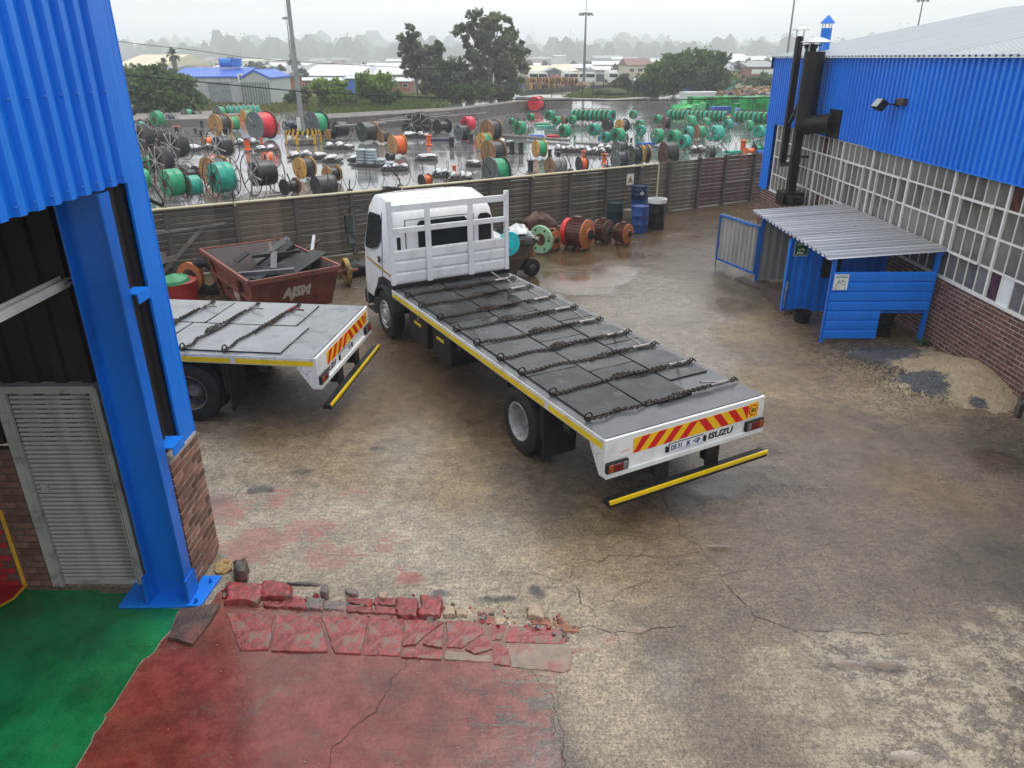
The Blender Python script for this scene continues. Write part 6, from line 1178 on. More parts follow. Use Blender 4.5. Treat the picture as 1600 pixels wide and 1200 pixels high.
def m_flange(col):
    def f():
        mb = MB()
        if col in WD:      # planked disc: boards cut to a circle
            nb = 9; R = .5; edge = [(-R+2*R*i/nb) for i in range(nb+1)]
            for a, b_ in zip(edge[:-1], edge[1:]):
                a += .004; b_ -= .004; pts = []
                K = 5
                for k in range(K+1): y = a+(b_-a)*k/K; pts.append((y, sqrt(max(0, R*R-y*y))))
                for k in range(K, -1, -1): y = a+(b_-a)*k/K; pts.append((y, -sqrt(max(0, R*R-y*y))))
                pts = [p for i, p in enumerate(pts) if i == 0 or hypot(p[0]-pts[i-1][0], p[1]-pts[i-1][1]) > 1e-5]
                mb.prism(pts, -.02, .02, 0, Matrix(((0, 0, 1, 0), (.96, .28, 0, 0), (-.28, .96, 0, .5), (0, 0, 0, 1))))
            mb.lathe([(.06, -.024), (.06, .024)], 12, 1, 'X', (0, 0, .5)); mb.lathe([(.036, -.026), (.036, .026)], 10, 2, 'X', (0, 0, .5))
            for k in range(5): a = k*1.257; mb.lathe([(.02, -.026), (.02, .026)], 6, 3, 'X', (0, cos(a)*.25, .5+sin(a)*.25))
            return mb.mesh('drum_flange', [WD[col], WD['woodd'], SB, CB['white']])
        mb.lathe([(.001, -.014), (.46, -.014), (.5, -.022), (.5, .022), (.46, .014), (.001, .014)], 32, 0, 'X', (0, 0, .5)); mb.lathe([(.05, -.018), (.05, .018)], 10, 1, 'X', (0, 0, .5))
        mb.beam((-.018, .12, .62), (-.018, .30, .80), .004, .03, 2, up=(0, 1, -1)) if col in ('grey', 'dgreen') else None
        return mb.mesh('drum_flange', [CB[col], SB, CB['white']], 30)
    return part(('fl', col), f)
def m_cable(col, w, rf):
    def f():
        mb = MB(); n = 9; prof = []
        for i in range(n):
            a = -w/2+w*i/n; prof += [(rf*.985, a), (rf, a+w/n*.3), (rf, a+w/n*.7)]
        prof.append((rf*.985, w/2)); mb.lathe(prof, 30, 0, 'X', (0, 0, .5)); return mb.mesh('cable_winding', CB[col], 35)
    return part(('cb', col, round(w, 2), rf), f)
def drum(px, py, d, yaw, fl, cable, label, w=.6, rf=.42, fl2=None, group=None, P_=None, D_=None, lift=0.0, world=False):
    p = P_ or G(px, py); yaw -= 0 if world else math.degrees(atan2(p.x, p.y)); D = D_ or d*dist(p)/CAM_F*1.0; t = empty('cable_drum', (p.x, p.y, lift), radians(yaw), label, 'cable drum', group); t.scale = (D, D, D)
    link('flange', m_flange(fl), t, (-w/2, 0, 0)); link('flange', m_flange(fl2 or fl), t, (w/2, 0, 0))
    link('winding', m_cable(cable, w-.03, rf), t); return t
def m_ring(col):
    def f():
        mb = MB(); mb.torus(.5, .0135, 30, 5, 'X', (0, 0, .5)); return mb.mesh('reel_ring', CB[col], 60)
    return part(('ring', col), f)
def m_spokes(col, ri):
    def f():
        mb = MB(); 
        for k in range(8): a = k*pi/4+.2; mb.beam((0, cos(a)*.07, .5+sin(a)*.07), (0, cos(a)*ri, .5+sin(a)*ri), .021, .021)
        mb.lathe([(.07, -.03), (.07, .03)], 12, 0, 'X', (0, 0, .5)); return mb.mesh('reel_spokes', CB[col])
    return part(('sp', col, ri), f)
def m_coil(col, w, ro, ri):
    def f():
        mb = MB(); prof = []; n = 7
        for i in range(n+1):
            a = -w/2+w*i/n; prof.append((ro*(1-.04*(2*i/n-1)**4), a))
            if i < n: prof.append((ro*.97, a+w/n*.5))
        prof += [(ri, w/2), (ri, -w/2)]; mb.lathe(prof, 28, 0, 'X', (0, 0, .5), closed=True); return mb.mesh('reel_coil', CB[col], 40)
    return part(('co', col, w, ro, ri), f)
def m_stand(col):
    def f():
        mb = MB()
        for s in (-1, 1): mb.tube([(s*.26, -.35, .0), (s*.26, -.05, .5), (s*.26, .25, .0)], .013, 6)
        mb.tube([(-.26, 0, .5), (.26, 0, .5)], .02, 6); mb.tube([(-.3, -.35, .01), (.3, -.35, .01)], .012, 6); return mb.mesh('reel_stand', CB[col])
    return part(('st', col), f)
def reel(px, py, d, yaw, coil, label, ring='ring', spoke='white', w=.42, ro=.34, ri=.16, stand=None, group=None, P_=None, D_=None, sr=None, lift=0.0, world=False):
    p = P_ or G(px, py); yaw -= 0 if world else math.degrees(atan2(p.x, p.y)); D = D_ or d*dist(p)/CAM_F; t = empty('wire_reel', (p.x, p.y, lift), radians(yaw), label, 'cable reel', group); t.scale = (D, D, D)
    for s in (-1, 1): link('ring', m_ring(ring), t, (s*w*.62, 0, 0)); link('spokes', m_spokes(spoke, sr or .5), t, (s*w*.6, 0, 0))
    link('coil', m_coil(coil, w, ro, ri), t)
    if stand: link('stand', m_stand(stand), t)
    return t
def m_spool(col, fcol):
    def f():
        mb = MB(); mb.lathe([(.40, 0), (.40, .05), (.27, .06), (.25, .1), (.25, .9), (.27, .94), (.40, .95), (.40, 1.0), (.12, 1.0), (.12, .5), (.001, .5)], 20, 0); return mb.mesh('spool', CB[col], 35)
    return part(('sl', col), f)
def m_spflange(col):
    def f():
        mb = MB(); mb.lathe([(.12, 0), (.42, 0), (.42, .05), (.12, .05)], 20, 0, closed=True); return mb.mesh('spool_flange', CB[col], 35)
    return part(('slf', col), f)
def spool(px, py, h, col, label, fl='blackp', group=None, lying=False, yaw=0):
    p = G(px, py); H = h*dist(p)/CAM_F; t = empty('cable_spool', p, radians(yaw), label, 'spool', group); t.scale = (H*.95, H*.95, H)
    if lying: t.rotation_euler = (0, pi/2, radians(yaw)); t.location.z = H*.40; t.scale = (H, H, H)
    link('barrel', m_spool(col, fl), t); link('flange', m_spflange(fl), t, (0, 0, -.012)); link('flange', m_spflange(fl), t, (0, 0, .962)); return t
# --- wooden drums
drum(340, 288, 43, 38, 'wood', 'black', 'largest brown wooden drum of black cable behind the corner of the fence'); drum(347, 212, 33, 38, 'wood', 'black', 'striped wooden drum of black cable beside a small green one', w=.55); drum(365, 204, 22, 35, 'woody', 'green', 'small yellow wooden drum of green cable next to the striped drum')
drum(386, 190, 18, 35, 'woody', 'green', 'yellow wooden drum of green cable in front of the pale green row'); drum(325, 229, 15, 30, 'woodd', 'orange', 'small brown drum of orange cable below the striped wooden drum', w=.8)
drum(478, 279, 33, 38, 'woody', 'black', 'yellow wooden drum of black cable in front of the hazard ring'); drum(520, 284, 25, 38, 'wood', 'black', 'smaller wooden drum of black cable next to the grey covered drum', w=.8, rf=.33); drum(517, 218, 16, 40, 'wood', 'black', 'little wooden drum between the light pole and black wire reel', w=.7)
drum(576, 221, 29, 35, 'dgreen', 'black', 'dark green faced drum of black cable near the concrete dock', fl2='wood', w=.8); drum(600, 223, 19, 35, 'woodd', 'black', 'short brown wooden drum touching the dark green faced drum'); drum(622, 243, 32, 28, 'wood', 'orange', 'shiny wooden drum of bright orange cable, mirrored in the wet tarmac', w=.55)
drum(768, 221, 33, 40, 'woodd', 'black', 'dark wooden drum behind the yellow and green one', w=.55); drum(757, 235, 27, 35, 'woody', 'green', 'yellow wooden drum of green cable leaning against two dark drums', w=.45); drum(772, 257, 37, 38, 'woodd', 'black', 'large dark wooden drum with white stickers above the fence', w=.6); drum(843, 246, 27, 28, 'woody', 'green', 'lone yellow wooden drum with a green band, mirrored in water', w=.5)
drum(972, 206, 19, 50, 'woody', 'black', 'yellow faced black drum in the middle of the green reels', fl2='blackp', w=.7); drum(882, 194, 12, 35, 'woodr', 'black', 'tiny orange brown drum at the end of the green row'); drum(1093, 216, 20, 30, 'woodr', 'green', 'rusty wooden drum among the green reels near the workshop', w=.6); drum(676, 206, 20, 30, 'woodd', 'black', 'brown wooden drum squeezed behind the spoked black reels', w=.5)
drum(1135, 193, 14, 30, 'woody', 'orange', 'splintered yellow wooden drum in front of the green rows', w=.5)
# --- flanged steel and plastic drums
drum(412, 218, 42, 38, 'grey', 'red', 'huge grey faced drum of bright red cable', fl2='rust', w=.62, rf=.44); drum(497, 212, 36, 38, 'grey', 'green', 'dark grey faced drum of green cable behind the light pole', fl2='blackp', w=.55); drum(299, 286, 25, 38, 'blackp', 'black', 'black plastic drum left of the largest wooden drum'.replace('left of', 'beside'), w=.9, rf=.3); drum(455, 304, 25, 38, 'blackp', 'black', 'black drum with one wooden flange just behind the fence', fl2='woodd', w=.9, rf=.33)
drum(508, 306, 32, 30, 'tarp', 'tarp', 'drum under a grey cover peeping over the fence', w=.9, rf=.48); drum(692, 209, 22, 35, 'blackp', 'black', 'pair faced black drum beside the spoked black reels', w=.9, rf=.3); drum(636, 209, 14, 35, 'blackp', 'black', 'small black drum in front of the spoked black reels'); drum(722, 220, 24, 35, 'grey', 'black', 'grey faced drum of thick black cable near the pink coil', w=.55, rf=.46, fl2='blackp')
drum(776, 292, 46, 34, 'grey', 'green', 'big dark grey faced drum with a green rim behind the fence', fl2='blackp', w=.5, rf=.43); drum(868, 275, 29, 35, 'woodd', 'steel', 'open ended steel drum with timber inside, behind the fence', fl2='steel', w=.8, rf=.47); drum(909, 268, 23, 28, 'blackp', 'orange', 'black faced drum of orange cable above the fence warning sign', w=.5, rf=.38); drum(665, 291, 19, 40, 'blackp', 'orange', 'small black faced drum of orange cable behind the fence', fl2='woodd', w=.8, rf=.35)
drum(949, 203, 16, 60, 'blackp', 'black', 'round black faced drum in the green reels'); drum(1040, 202, 19, 20, 'rust', 'black', 'dark rusty faced drum at the start of the long green row', fl2='blackp', w=.4); drum(968, 248, 28, 30, 'grey', 'black', 'grey faced drum at the back of the three big drums', w=.5); drum(968, 266, 30, 30, 'grey', 'black', 'grey faced drum at the front of the three big drums', w=.5); drum(990, 258, 30, 30, 'dgreen', 'black', 'dark green faced drum beside the two grey ones', w=.4); drum(1006, 255, 28, 30, 'woody', 'black', 'yellow wooden drum behind the dark green faced one', w=.35)
drum(1043, 259, 36, 25, 'rust', 'black', 'large dark cable drum with white spokes near the fence end', fl2='blackp', w=.5, rf=.48); drum(610, 251, 12, 40, 'blackp', 'black', 'small black drum beside the stacked grey discs', w=.8); drum(226, 199, 13, 40, 'rust', 'black', 'small black drum with a red mark behind the shed corner', w=.9); drum(295, 188, 18, 35, 'grey', 'green', 'small drum of green cable in front of the spreading bush', fl2='blackp', w=.55); drum(309, 188, 13, 35, 'blackp', 'black', 'small dark drum next to the green drum by the bush', w=.8)
drum(207, 178, 17, 38, 'rust', 'black', 'red brown drum standing on the low platform by the shed', P_=Vector((G(207, 190).x, G(207, 190).y, 0)), lift=.55, w=.6)
drum(346, 188, 22, 35, 'grey', 'green', 'grey faced drum of green cable at the head of the pale green row', fl2='blackp', w=.5); drum(1109, 250, 22, 20, 'grey', 'black', 'grey faced drum lying against the fence end', w=.4)
drum(837, 173, 21, 62, 'red', 'red', 'round red cable coil standing by itself at the dock end', w=.55, rf=.485); drum(846, 172, 13, 50, 'dgreen', 'black', 'dark green drum beside the red wrapped coil', w=.5)
# --- wire reels
for a in [(258, 277, 50, 30, 'black', 'biggest black coil reel with white spokes beside the blue shed', 'ring', 'white', .36, .42, .2), (228, 238, 46, 30, 'black', 'black coil reel with white spokes half hidden by the shed', 'ring', 'white', .36, .42, .2), (249, 232, 34, 30, 'black', 'black coil reel between two larger spoked reels', 'ring', 'white', .4, .42, .2), (281, 251, 46, 35, 'black', 'black coil reel inside a wide open wire ring', 'ring', 'white', .42, .40, .2), (238, 275, 34, 30, 'green', 'green coil reel in front of the spoked black reels', 'ring', 'ring', .45, .38, .2),
          (351, 307, 58, 25, 'teal', 'turquoise coil reel right behind the fence top', 'ring', 'ring', .45, .40, .15), (274, 312, 52, 25, 'green', 'green coil reel behind the fence next to the black stay', 'ring', 'ring', .45, .40, .12), (305, 310, 40, 25, 'teal', 'small turquoise coil reel between two larger ones at the fence', 'ring', 'ring', .45, .38, .12), (224, 300, 40, 25, 'green', 'green coil reel almost hidden behind the shed flashing', 'ring', 'ring', .45, .38, .12), (222, 205, 16, 35, 'teal', 'turquoise coil lying behind the spoked black reels', 'ringb', 'ring', .5, .42, .2),
          (248, 199, 26, 35, 'green', 'bright green coil reel close to the low platform', 'ring', 'ring', .42, .45, .12), (268, 196, 20, 35, 'navy', 'navy coil on a white legged stand by the bush', 'ringb', 'white', .4, .36, .15), (352, 256, 52, 32, 'black', 'black coil with white spokes in an open ring by the wooden drum', 'ringb', 'white', .36, .30, .12), (453, 211, 27, 35, 'navy', 'small navy coil reel beside the light pole', 'ringb', 'white', .5, .30, .15), (534, 218, 31, 35, 'black', 'black coil in a double wire cage by the light pole', 'ringb', 'ringb', .55, .36, .15),
          (415, 303, 63, 28, 'black', 'tall black wire reel with a huge ring and red hub', 'ringb', 'white', .5, .30, .12), (659, 211, 34, 65, 'black', 'black coil reel with white spokes facing the camera', 'blackp', 'white', .3, .46, .1), (646, 211, 32, 65, 'black', 'second spoked black reel just behind the first', 'blackp', 'white', .3, .46, .1), (634, 196, 16, 45, 'pink', 'pink red coil behind the spoked black reels', 'ring', 'ring', .5, .42, .1), (732, 209, 30, 40, 'pink', 'pink red coil in a red wire ring beside the grey drum', 'ring', 'ring', .45, .36, .15),
          (1001, 214, 20, 55, 'teal', 'green reel second from the spooled row, lower of two', 'ring', 'ring', .42, .40, .2), (999, 204, 18, 55, 'green', 'green reel standing just above another in the open yard', 'ring', 'ring', .42, .40, .2), (420, 258, 22, 38, 'orange', 'orange coil with black sides resting on the tall wire reel', 'blackp', 'white', .6, .42, .15),
          (800, 200, 19, 55, 'green', 'green reel in a red ring nearest the concrete dock', 'ringb', 'ring', .4, .26, .14), (829, 193, 19, 55, 'green', 'green reel in a red ring below the red wrapped coil', 'ringb', 'ring', .4, .30, .16), (812, 214, 27, 45, 'green', 'green coil reel with a blue hub near the black spools', 'ringb', 'ring', .4, .38, .2), (859, 193, 24, 50, 'green', 'green reel in a wide ring left by itself in the wet'.replace('left', 'standing'), 'ringb', 'ring', .4, .32, .18), (869, 199, 20, 45, 'green', 'green reel leaning on the wider ringed reel', 'ringb', 'ring', .4, .34, .2), (882, 219, 27, 45, 'green', 'green reel on a pipe near the loose green tub', 'ringb', 'ring', .42, .36, .2),
          (894, 196, 17, 45, 'green', 'green reel under the tiny orange brown drum', 'ringb', 'ring', .4, .40, .22), (928, 217, 28, 50, 'teal', 'turquoise green reel in a wide ring above the blue tub', 'ring', 'ring', .42, .32, .18), (989, 188, 17, 55, 'green', 'farthest single green reel out on the open tarmac', 'ring', 'ring', .42, .38, .2), (1027, 198, 22, 50, 'green', 'green reel in a pale ring by the dark rusty drum', 'ring', 'ring', .42, .30, .16), (946, 225, 20, 45, 'teal', 'turquoise reel next to a larger black ringed one', 'ring', 'ring', .42, .42, .2), (965, 226, 27, 45, 'green', 'larger green reel above the grey faced drums', 'blackp', 'ring', .45, .42, .2), (1026, 226, 26, 40, 'green', 'bright green reel above the large dark spoked drum', 'ring', 'white', .45, .42, .2),
          (1052, 229, 27, 40, 'green', 'bright green reel second along from the spoked drum', 'ring', 'ring', .45, .42, .2), (1068, 234, 24, 45, 'teal', 'turquoise reel at the lower end of the bright green group', 'ring', 'ring', .45, .44, .2), (1074, 218, 22, 40, 'teal', 'turquoise reel above the lower turquoise one', 'ring', 'ring', .45, .40, .2), (1077, 203, 24, 40, 'green', 'green spoked reel at the foot of the long row', 'ring', 'white', .45, .40, .2), (1101, 202, 20, 40, 'green', 'green reel with long white spokes behind the rusty drum', 'ring', 'white', .45, .36, .2), (1116, 224, 30, 50, 'teal', 'large turquoise wire drum in the fence corner', 'ringg', 'white', .6, .40, .2), (1136, 205, 20, 40, 'teal', 'turquoise reel beside the large turquoise wire drum', 'ring', 'ring', .42, .40, .2),
          (1168, 206, 19, 40, 'green', 'green reel alone before the last green row', 'ring', 'white', .45, .42, .2), (1185, 216, 20, 50, 'teal', 'round turquoise reel beside the workshop corner', 'ringg', 'ringg', .45, .46, .26), (1135, 197, 16, 40, 'green', 'small green reel under the splintered drum', 'ring', 'ring', .42, .42, .2), (1195, 208, 14, 40, 'green', 'green reel peeping out at the workshop corner', 'ring', 'white', .42, .40, .2)]:
    px, py, d, yaw, coil, lab, ring, spk, w_, ro, ri = a; reel(px, py, d, yaw, coil, lab, ring, spk, w_, ro, ri, stand='white' if (px, py) in ((268, 196), (415, 303)) else None)
def rowof(p0, p1, n, d0, d1, col, label, group, ring='ring', yaw=None):
    a, b_ = G(*p0), G(*p1); ang = math.degrees(atan2(b_.y-a.y, b_.x-a.x))
    for i in range(n):
        f = i/(n-1); p = a.lerp(b_, f); d = d0+(d1-d0)*f; D = d*dist(p)/CAM_F; reel(0, 0, 0, ang+random.uniform(-6, 6) if yaw is None else yaw, col if i % 4 else ('green' if col == 'teal' else 'teal'), label, ring, ring, .27, .40, .2, P_=p, D_=D*1.08, group=group, world=True)
rowof((896, 190), (955, 193), 9, 18, 21, 'green', 'green coil reel standing in the short even row on open tarmac', 'short row of green reels')
rowof((1047, 189), (1132, 193), 13, 17, 19, 'green', 'green coil reel packed in the long row before the green crates', 'long row of green reels'); rowof((1150, 193), (1203, 196), 8, 19, 20, 'green', 'green coil reel packed in the row ending at the workshop corner', 'last row of green reels')
rowof((356, 186), (402, 184), 7, 19, 19, 'teal', 'pale green coil reel in the row behind the huge grey drum', 'pale green row', 'white')
# --- upright spools
for a in [(277, 211, 13, 'black', 'upright black spool with an orange top near the shed', 'orange'), (387, 235, 18, 'orange', 'upright orange spool mirrored in water by the grey drum', 'blackp'), (409, 224, 8, 'orange', 'low orange spool at the foot of the huge grey drum', 'orange'), (435, 200, 8, 'orange', 'small orange spool between the huge drum and navy reel', 'orange'), (466, 211, 15, 'black', 'upright black spool in front of the light pole', 'blackp'), (670, 227, 15, 'orange', 'upright orange spool in front of the spoked black reels', 'orange'), (706, 231, 16, 'black', 'upright black spool next to the blue pallet', 'blackp'), (736, 224, 14, 'black', 'upright black spool by the yellow and green drum', 'blackp'), (710, 272, 13, 'orange', 'orange spool on the pallet behind the truck cab', 'orange'),
          (800, 239, 17, 'black', 'upright black spool, farther one of a close pair', 'blackp'), (814, 240, 17, 'black', 'upright black spool, nearer one of a close pair', 'blackp'), (829, 269, 18, 'black', 'black tub spool just behind the fence pipe', 'blackp'), (859, 246, 12, 'black', 'short black spool beside the lone yellow drum', 'blackp'), (872, 251, 13, 'black', 'short black spool in front of the lone yellow drum', 'blackp'), (911, 246, 10, 'orange', 'orange spool top behind the black and orange drum', 'orange'), (944, 255, 14, 'orange', 'orange spool near the three big drums', 'orange'), (1160, 237, 17, 'orange', 'upright orange spool beside the workshop corner', 'orange'), (306, 209, 8, 'black', 'black spool lying by the striped wooden drum', 'blackp'), (314, 212, 8, 'black', 'short black spool in front of the lying black one', 'blackp'), (316, 199, 10, 'black', 'black spool standing behind the striped drum', 'blackp'),
          (378, 193, 7, 'orange', 'orange bucket spool under the yellow drum', 'orange'), (898, 219, 7, 'green', 'green tub spool by the scattered white bags', 'blackp'), (936, 221, 7, 'blue', 'small blue tub between the green reels', 'blue'), (986, 223, 7, 'black', 'black tub beside the pale green tub', 'blackp'), (995, 224, 8, 'green', 'pale green tub spool beside a black tub', 'teal')]:
    spool(*a)
spool(1166, 241, 12, 'orange', 'orange spool lying on its side by the workshop corner', 'orange', lying=True, yaw=20); spool(1178, 238, 14, 'green', 'green spool lying by the workshop corner', 'blackp', lying=True, yaw=30)
# --- pallets with bags
PALW = wood_mat('pallet_wood', (.06, .05, .045), .5)
def pallet(px, py, wpx, label, bags=2, col=None, yaw=0):
    p = G(px, py); W = wpx*dist(p)/CAM_F; t = empty('loaded_pallet', p, radians(yaw), label, 'pallet'); mb = MB()
    for x in (-.5, -.25, 0, .25, .5): mb.box((x*W-.05, -.5, .11), (x*W+.05, .5, .135))
    for y in (-.48, 0, .48): mb.box((-.52*W, y-.05, 0), (.52*W, y+.05, .108))
    mb.build('pallet', PALW, t)
    for i in range(bags): lump('bag', ((i+.5)/bags*W-W/2, random.uniform(-.15, .15), .12), W/bags*.42, .28, random.uniform(.14, .28), col or BAGW, 500+int(px)+i, parent=t, amp=.45)
    return t
for a in [(416, 236, 29, 'pallet of white bags below the huge grey drum', 2), (330, 232, 20, 'pallet of white bags under the small orange cable drum', 2), (530, 232, 42, 'long pallet with white bags beside the hazard ring', 3), (470, 247, 34, 'pallet with a white bag behind the yellow wooden drum', 2), (500, 247, 22, 'low dark pallet by the long white bags', 1), (520, 252, 26, 'flat dark pallet with scraps before the light pole', 1), (556, 251, 20, 'pallet with small white bags by the stacked discs', 1), (618, 265, 38, 'pallet with torn white bags beside the stacked discs', 3), (667, 249, 31, 'single pallet with one white bag on the wet tarmac', 1), (640, 214, 26, 'brown pallet in front of the spoked reels', 1), (662, 214, 18, 'pallet heaped with white bags before the spoked reels', 2), (721, 281, 36, 'pallet of white bags behind the truck cab', 3), (690, 275, 26, 'pallet of grey bags just over the fence', 2), (790, 226, 24, 'pallet with white bags behind the black spool pair', 2),
          (880, 236, 26, 'pallet stacked with small dark parts', 3), (905, 236, 34, 'long pallet row of white and dark bags', 4), (930, 240, 30, 'pallet of white bags by the three big drums', 3), (945, 236, 24, 'pallet with torn bags next to the blue tub', 2), (740, 258, 22, 'pallet with dark scrap behind the fence', 1), (385, 226, 30, 'row of dark parts on a pallet by the orange spool', 3), (302, 235, 22, 'flat dark pallet behind the wooden drum', 1), (1090, 236, 22, 'white bags heaped near the fence end', 2)]: pallet(*a)
t = empty('pallet_of_discs', G(585, 259), radians(-18), 'pallet of neatly stacked grey discs between the reels', 'pallet'); mb = MB(); mb.box((-1.2, -.4, 0), (1.2, .4, .1)); mb.build('pallet', PALW, t)
DISC = cab('disc_grey', (.30, .36, .38), .4)
for ix, hN in ((-.75, 5), (-.15, 5), (.4, 2), (.9, 1)):
    for k in range(hN): mb = MB(); mb.lathe([(.27, 0), (.30, .05), (.30, .09), (.25, .14)], 18); link('disc', mb.mesh('disc', DISC, 30), t, (ix, random.uniform(-.03, .03), .1+k*.155))
mb = MB(); mb.box((-.9, -.3, 0), (.9, .3, .12)); o = mb.build('blue_pallet', CB['navy'], None, G(690, 219)); tag(o, 'flat navy blue pallet in front of the black drum', 'pallet')
a, b_ = G(775, 214), G(890, 222)
mb = MB(); mb.tube([(a.x, a.y, .12), (b_.x, b_.y, .12)], .10, 8); tag(mb.build('long_pipe', CONC), 'long grey pipe lying across the yard among the green reels', 'pipe')
mb = MB(); a, b_ = G(900, 226), G(975, 230); mb.tube([(a.x, a.y, .1), (b_.x, b_.y, .1)], .08, 8); tag(mb.build('long_pipe', CONC), 'shorter grey pipe lying among the white bags', 'pipe')
for i, (px, py, w_, c, lab) in enumerate([(838, 214, 1.1, 'blue', 'flat pale blue board on the wet tarmac'), (865, 214, 1.0, 'red', 'flat red and dark board by the green reels'), (846, 195, 1.3, 'green', 'long flat green tray in the puddle'), (853, 199, 1.6, 'teal', 'second long flat green tray in the puddle'), (1012, 226, 1.2, 'blue', 'pale blue tray in front of the bright green reels'), (1145, 239, 1.0, 'teal', 'turquoise tray against the fence end'), (1186, 239, .8, 'blue', 'blue tray at the workshop corner')]):
    p = G(px, py); mb = MB(); mb.box((-w_/2, -.3, 0), (w_/2, .3, .12)); mb.box((-w_/2+.05, -.25, .12), (w_/2-.05, .25, .14)); tag(mb.build('flat_tray', CB[c], None, p, (0, 0, .1*i)), lab, 'tray')
# --- light pole in a hazard barrier
p = G(475, 224); t = empty('light_pole', p, 0, 'tall grey steel light pole rising out of the hazard barrier', 'light pole'); mb = MB(); mb.tube([(0, 0, 0), (0, 0, 1.2), (0, 0, 1.22), (0, 0, 16)], [.20, .19, .17, .10], 14); mb.build('pole', pbr('pole_galv', (.26, .28, .28), .5, .2, var=.12, dirt=(.12, .12, .11), damt=.5), t, smooth=40); mb = MB(); mb.box((-.26, -.26, .9), (-.02, -.17, 1.7)); mb.build('hatch', pbr('hatch_white', (.6, .6, .58), .5), t)
hz = empty('hazard_barrier', p, 0, 'black and yellow striped ring barrier round the light pole', 'barrier'); HYE = pbr('hazard_yellow', (.62, .38, .03), .5, var=.2); mb = MB(); R = 1.18; N = 44
for k in range(N):
    a0, a1 = 2*pi*k/N, 2*pi*(k+1)/N; s_ = .06
    v = [(R*cos(a0), R*sin(a0), .62), (R*cos(a1), R*sin(a1), .62), (R*cos(a1+s_), R*sin(a1+s_), .86), (R*cos(a0+s_), R*sin(a0+s_), .86)]; v += [(x*.96, y*.96, z) for x, y, z in v]
    mb.add(v, [(0, 1, 2, 3), (7, 6, 5, 4), (3, 2, 6, 7), (0, 4, 5, 1)], k % 2)
mb.build('striped_band', [HYE, SB], hz)
for k in range(6): a = k*pi/3+.4; mb = MB(); mb.box((-.07, -.07, 0), (.07, .07, .64)); mb.build('leg', HYE, hz, (R*.98*cos(a), R*.98*sin(a), 0), (0, 0, a))
mb = MB(); mb.lathe([(.9, 0), (.9, .30), (.001, .30)], 24); mb.build('plinth', CONC, hz, smooth=40)
# ================================================================== BACK OF THE YARD: crates, bins, containers, massed drums
CRG = pbr('crate_green', (.008, .30, .06), .4, rand=.5); CRP = cab('crate_pale_green', (.12, .50, .22)); CRB = cab('bin_blue', (.015, .12, .52)); CRL = cab('bin_light_blue', (.16, .38, .62)); 
def crate_mesh(mat):
    def f():
        mb = MB(); mb.box((-.5, -.5, 0), (.5, .5, .06)); 
        for s in (-1, 1): mb.box((s*.5-.03*s, -.5, .06), (s*.5, .5, .9)) if s > 0 else mb.box((-.5, -.5, .06), (-.47, .5, .9)); 
        mb.box((-.47, -.5, .06), (.47, -.47, .9)); mb.box((-.47, .47, .06), (.47, .5, .9)); mb.box((-.53, -.53, .9), (.53, .53, .97))
        for k in range(4): mb.box((-.42+.22*k, -.535, .15), (-.32+.22*k, -.501, .8))
        return mb.mesh('crate', mat)
    return part(('crate', mat.name), f)
def crates(p0, p1, n, rows, layers, s, h, mat, label, group, name='plastic_crate'):
    a, b_ = G(*p0), G(*p1); d = (b_-a); L = d.length; d.normalize(); q = Vector((-d.y, d.x, 0)); w_ = L/n
    for k in range(layers):
        for r in range(rows):
            for i in range(n):
                if k == layers-1 and random.random() < .12: continue
                o = link(name, crate_mesh(mat), None, a+d*(i+.5)*w_+q*r*s+Vector((0, 0, k*h)), (0, 0, atan2(d.y, d.x)+random.uniform(-.03, .03)), (w_*.78, s*.78, h*.93)); tag(o, label, 'crate', group)
crates((1158, 183), (1206, 180), 9, 2, 3, 1.0, .62, CRG, 'bright green crate in the stacked block at the workshop corner', 'near stack of green crates'); crates((1083, 174), (1157, 172), 12, 2, 2, 1.1, .75, CRG, 'bright green crate in the long stack behind the blue bins', 'far stack of green crates')
crates((1080, 181), (1092, 181), 2, 1, 1, 1.1, 1.2, CRP, 'pale green bin standing beside the blue bins', 'pale green bins', 'plastic_bin'); crates((1092, 180), (1101, 180), 1, 1, 1, 1.1, 1.3, CRP, 'taller pale green bin beside the dark blue bins', None, 'plastic_bin'); crates((1100, 179), (1139, 178), 4, 1, 1, 1.1, .8, CRB, 'dark blue bin in the row before the green crates', 'row of blue bins', 'plastic_bin'); crates((1139, 177), (1147, 177), 1, 1, 1, 1.0, .7, CRL, 'light blue bin at the end of the dark blue row', None, 'plastic_bin'); crates((1147, 183), (1155, 183), 1, 1, 1, 1., .9, CRL, 'pale violet blue bin in front of the green crates', None, 'plastic_bin')
lump('green_netting', G(1070, 176), 1.6, .8, .7, CRG, 31, 'heap of bright green netting beside the green crates', 'netting', amp=.5); lump('green_netting', G(1076, 172), 1.0, .7, 1.0, CRP, 32, 'pale green netting heap behind the bright heap', 'netting', amp=.5)
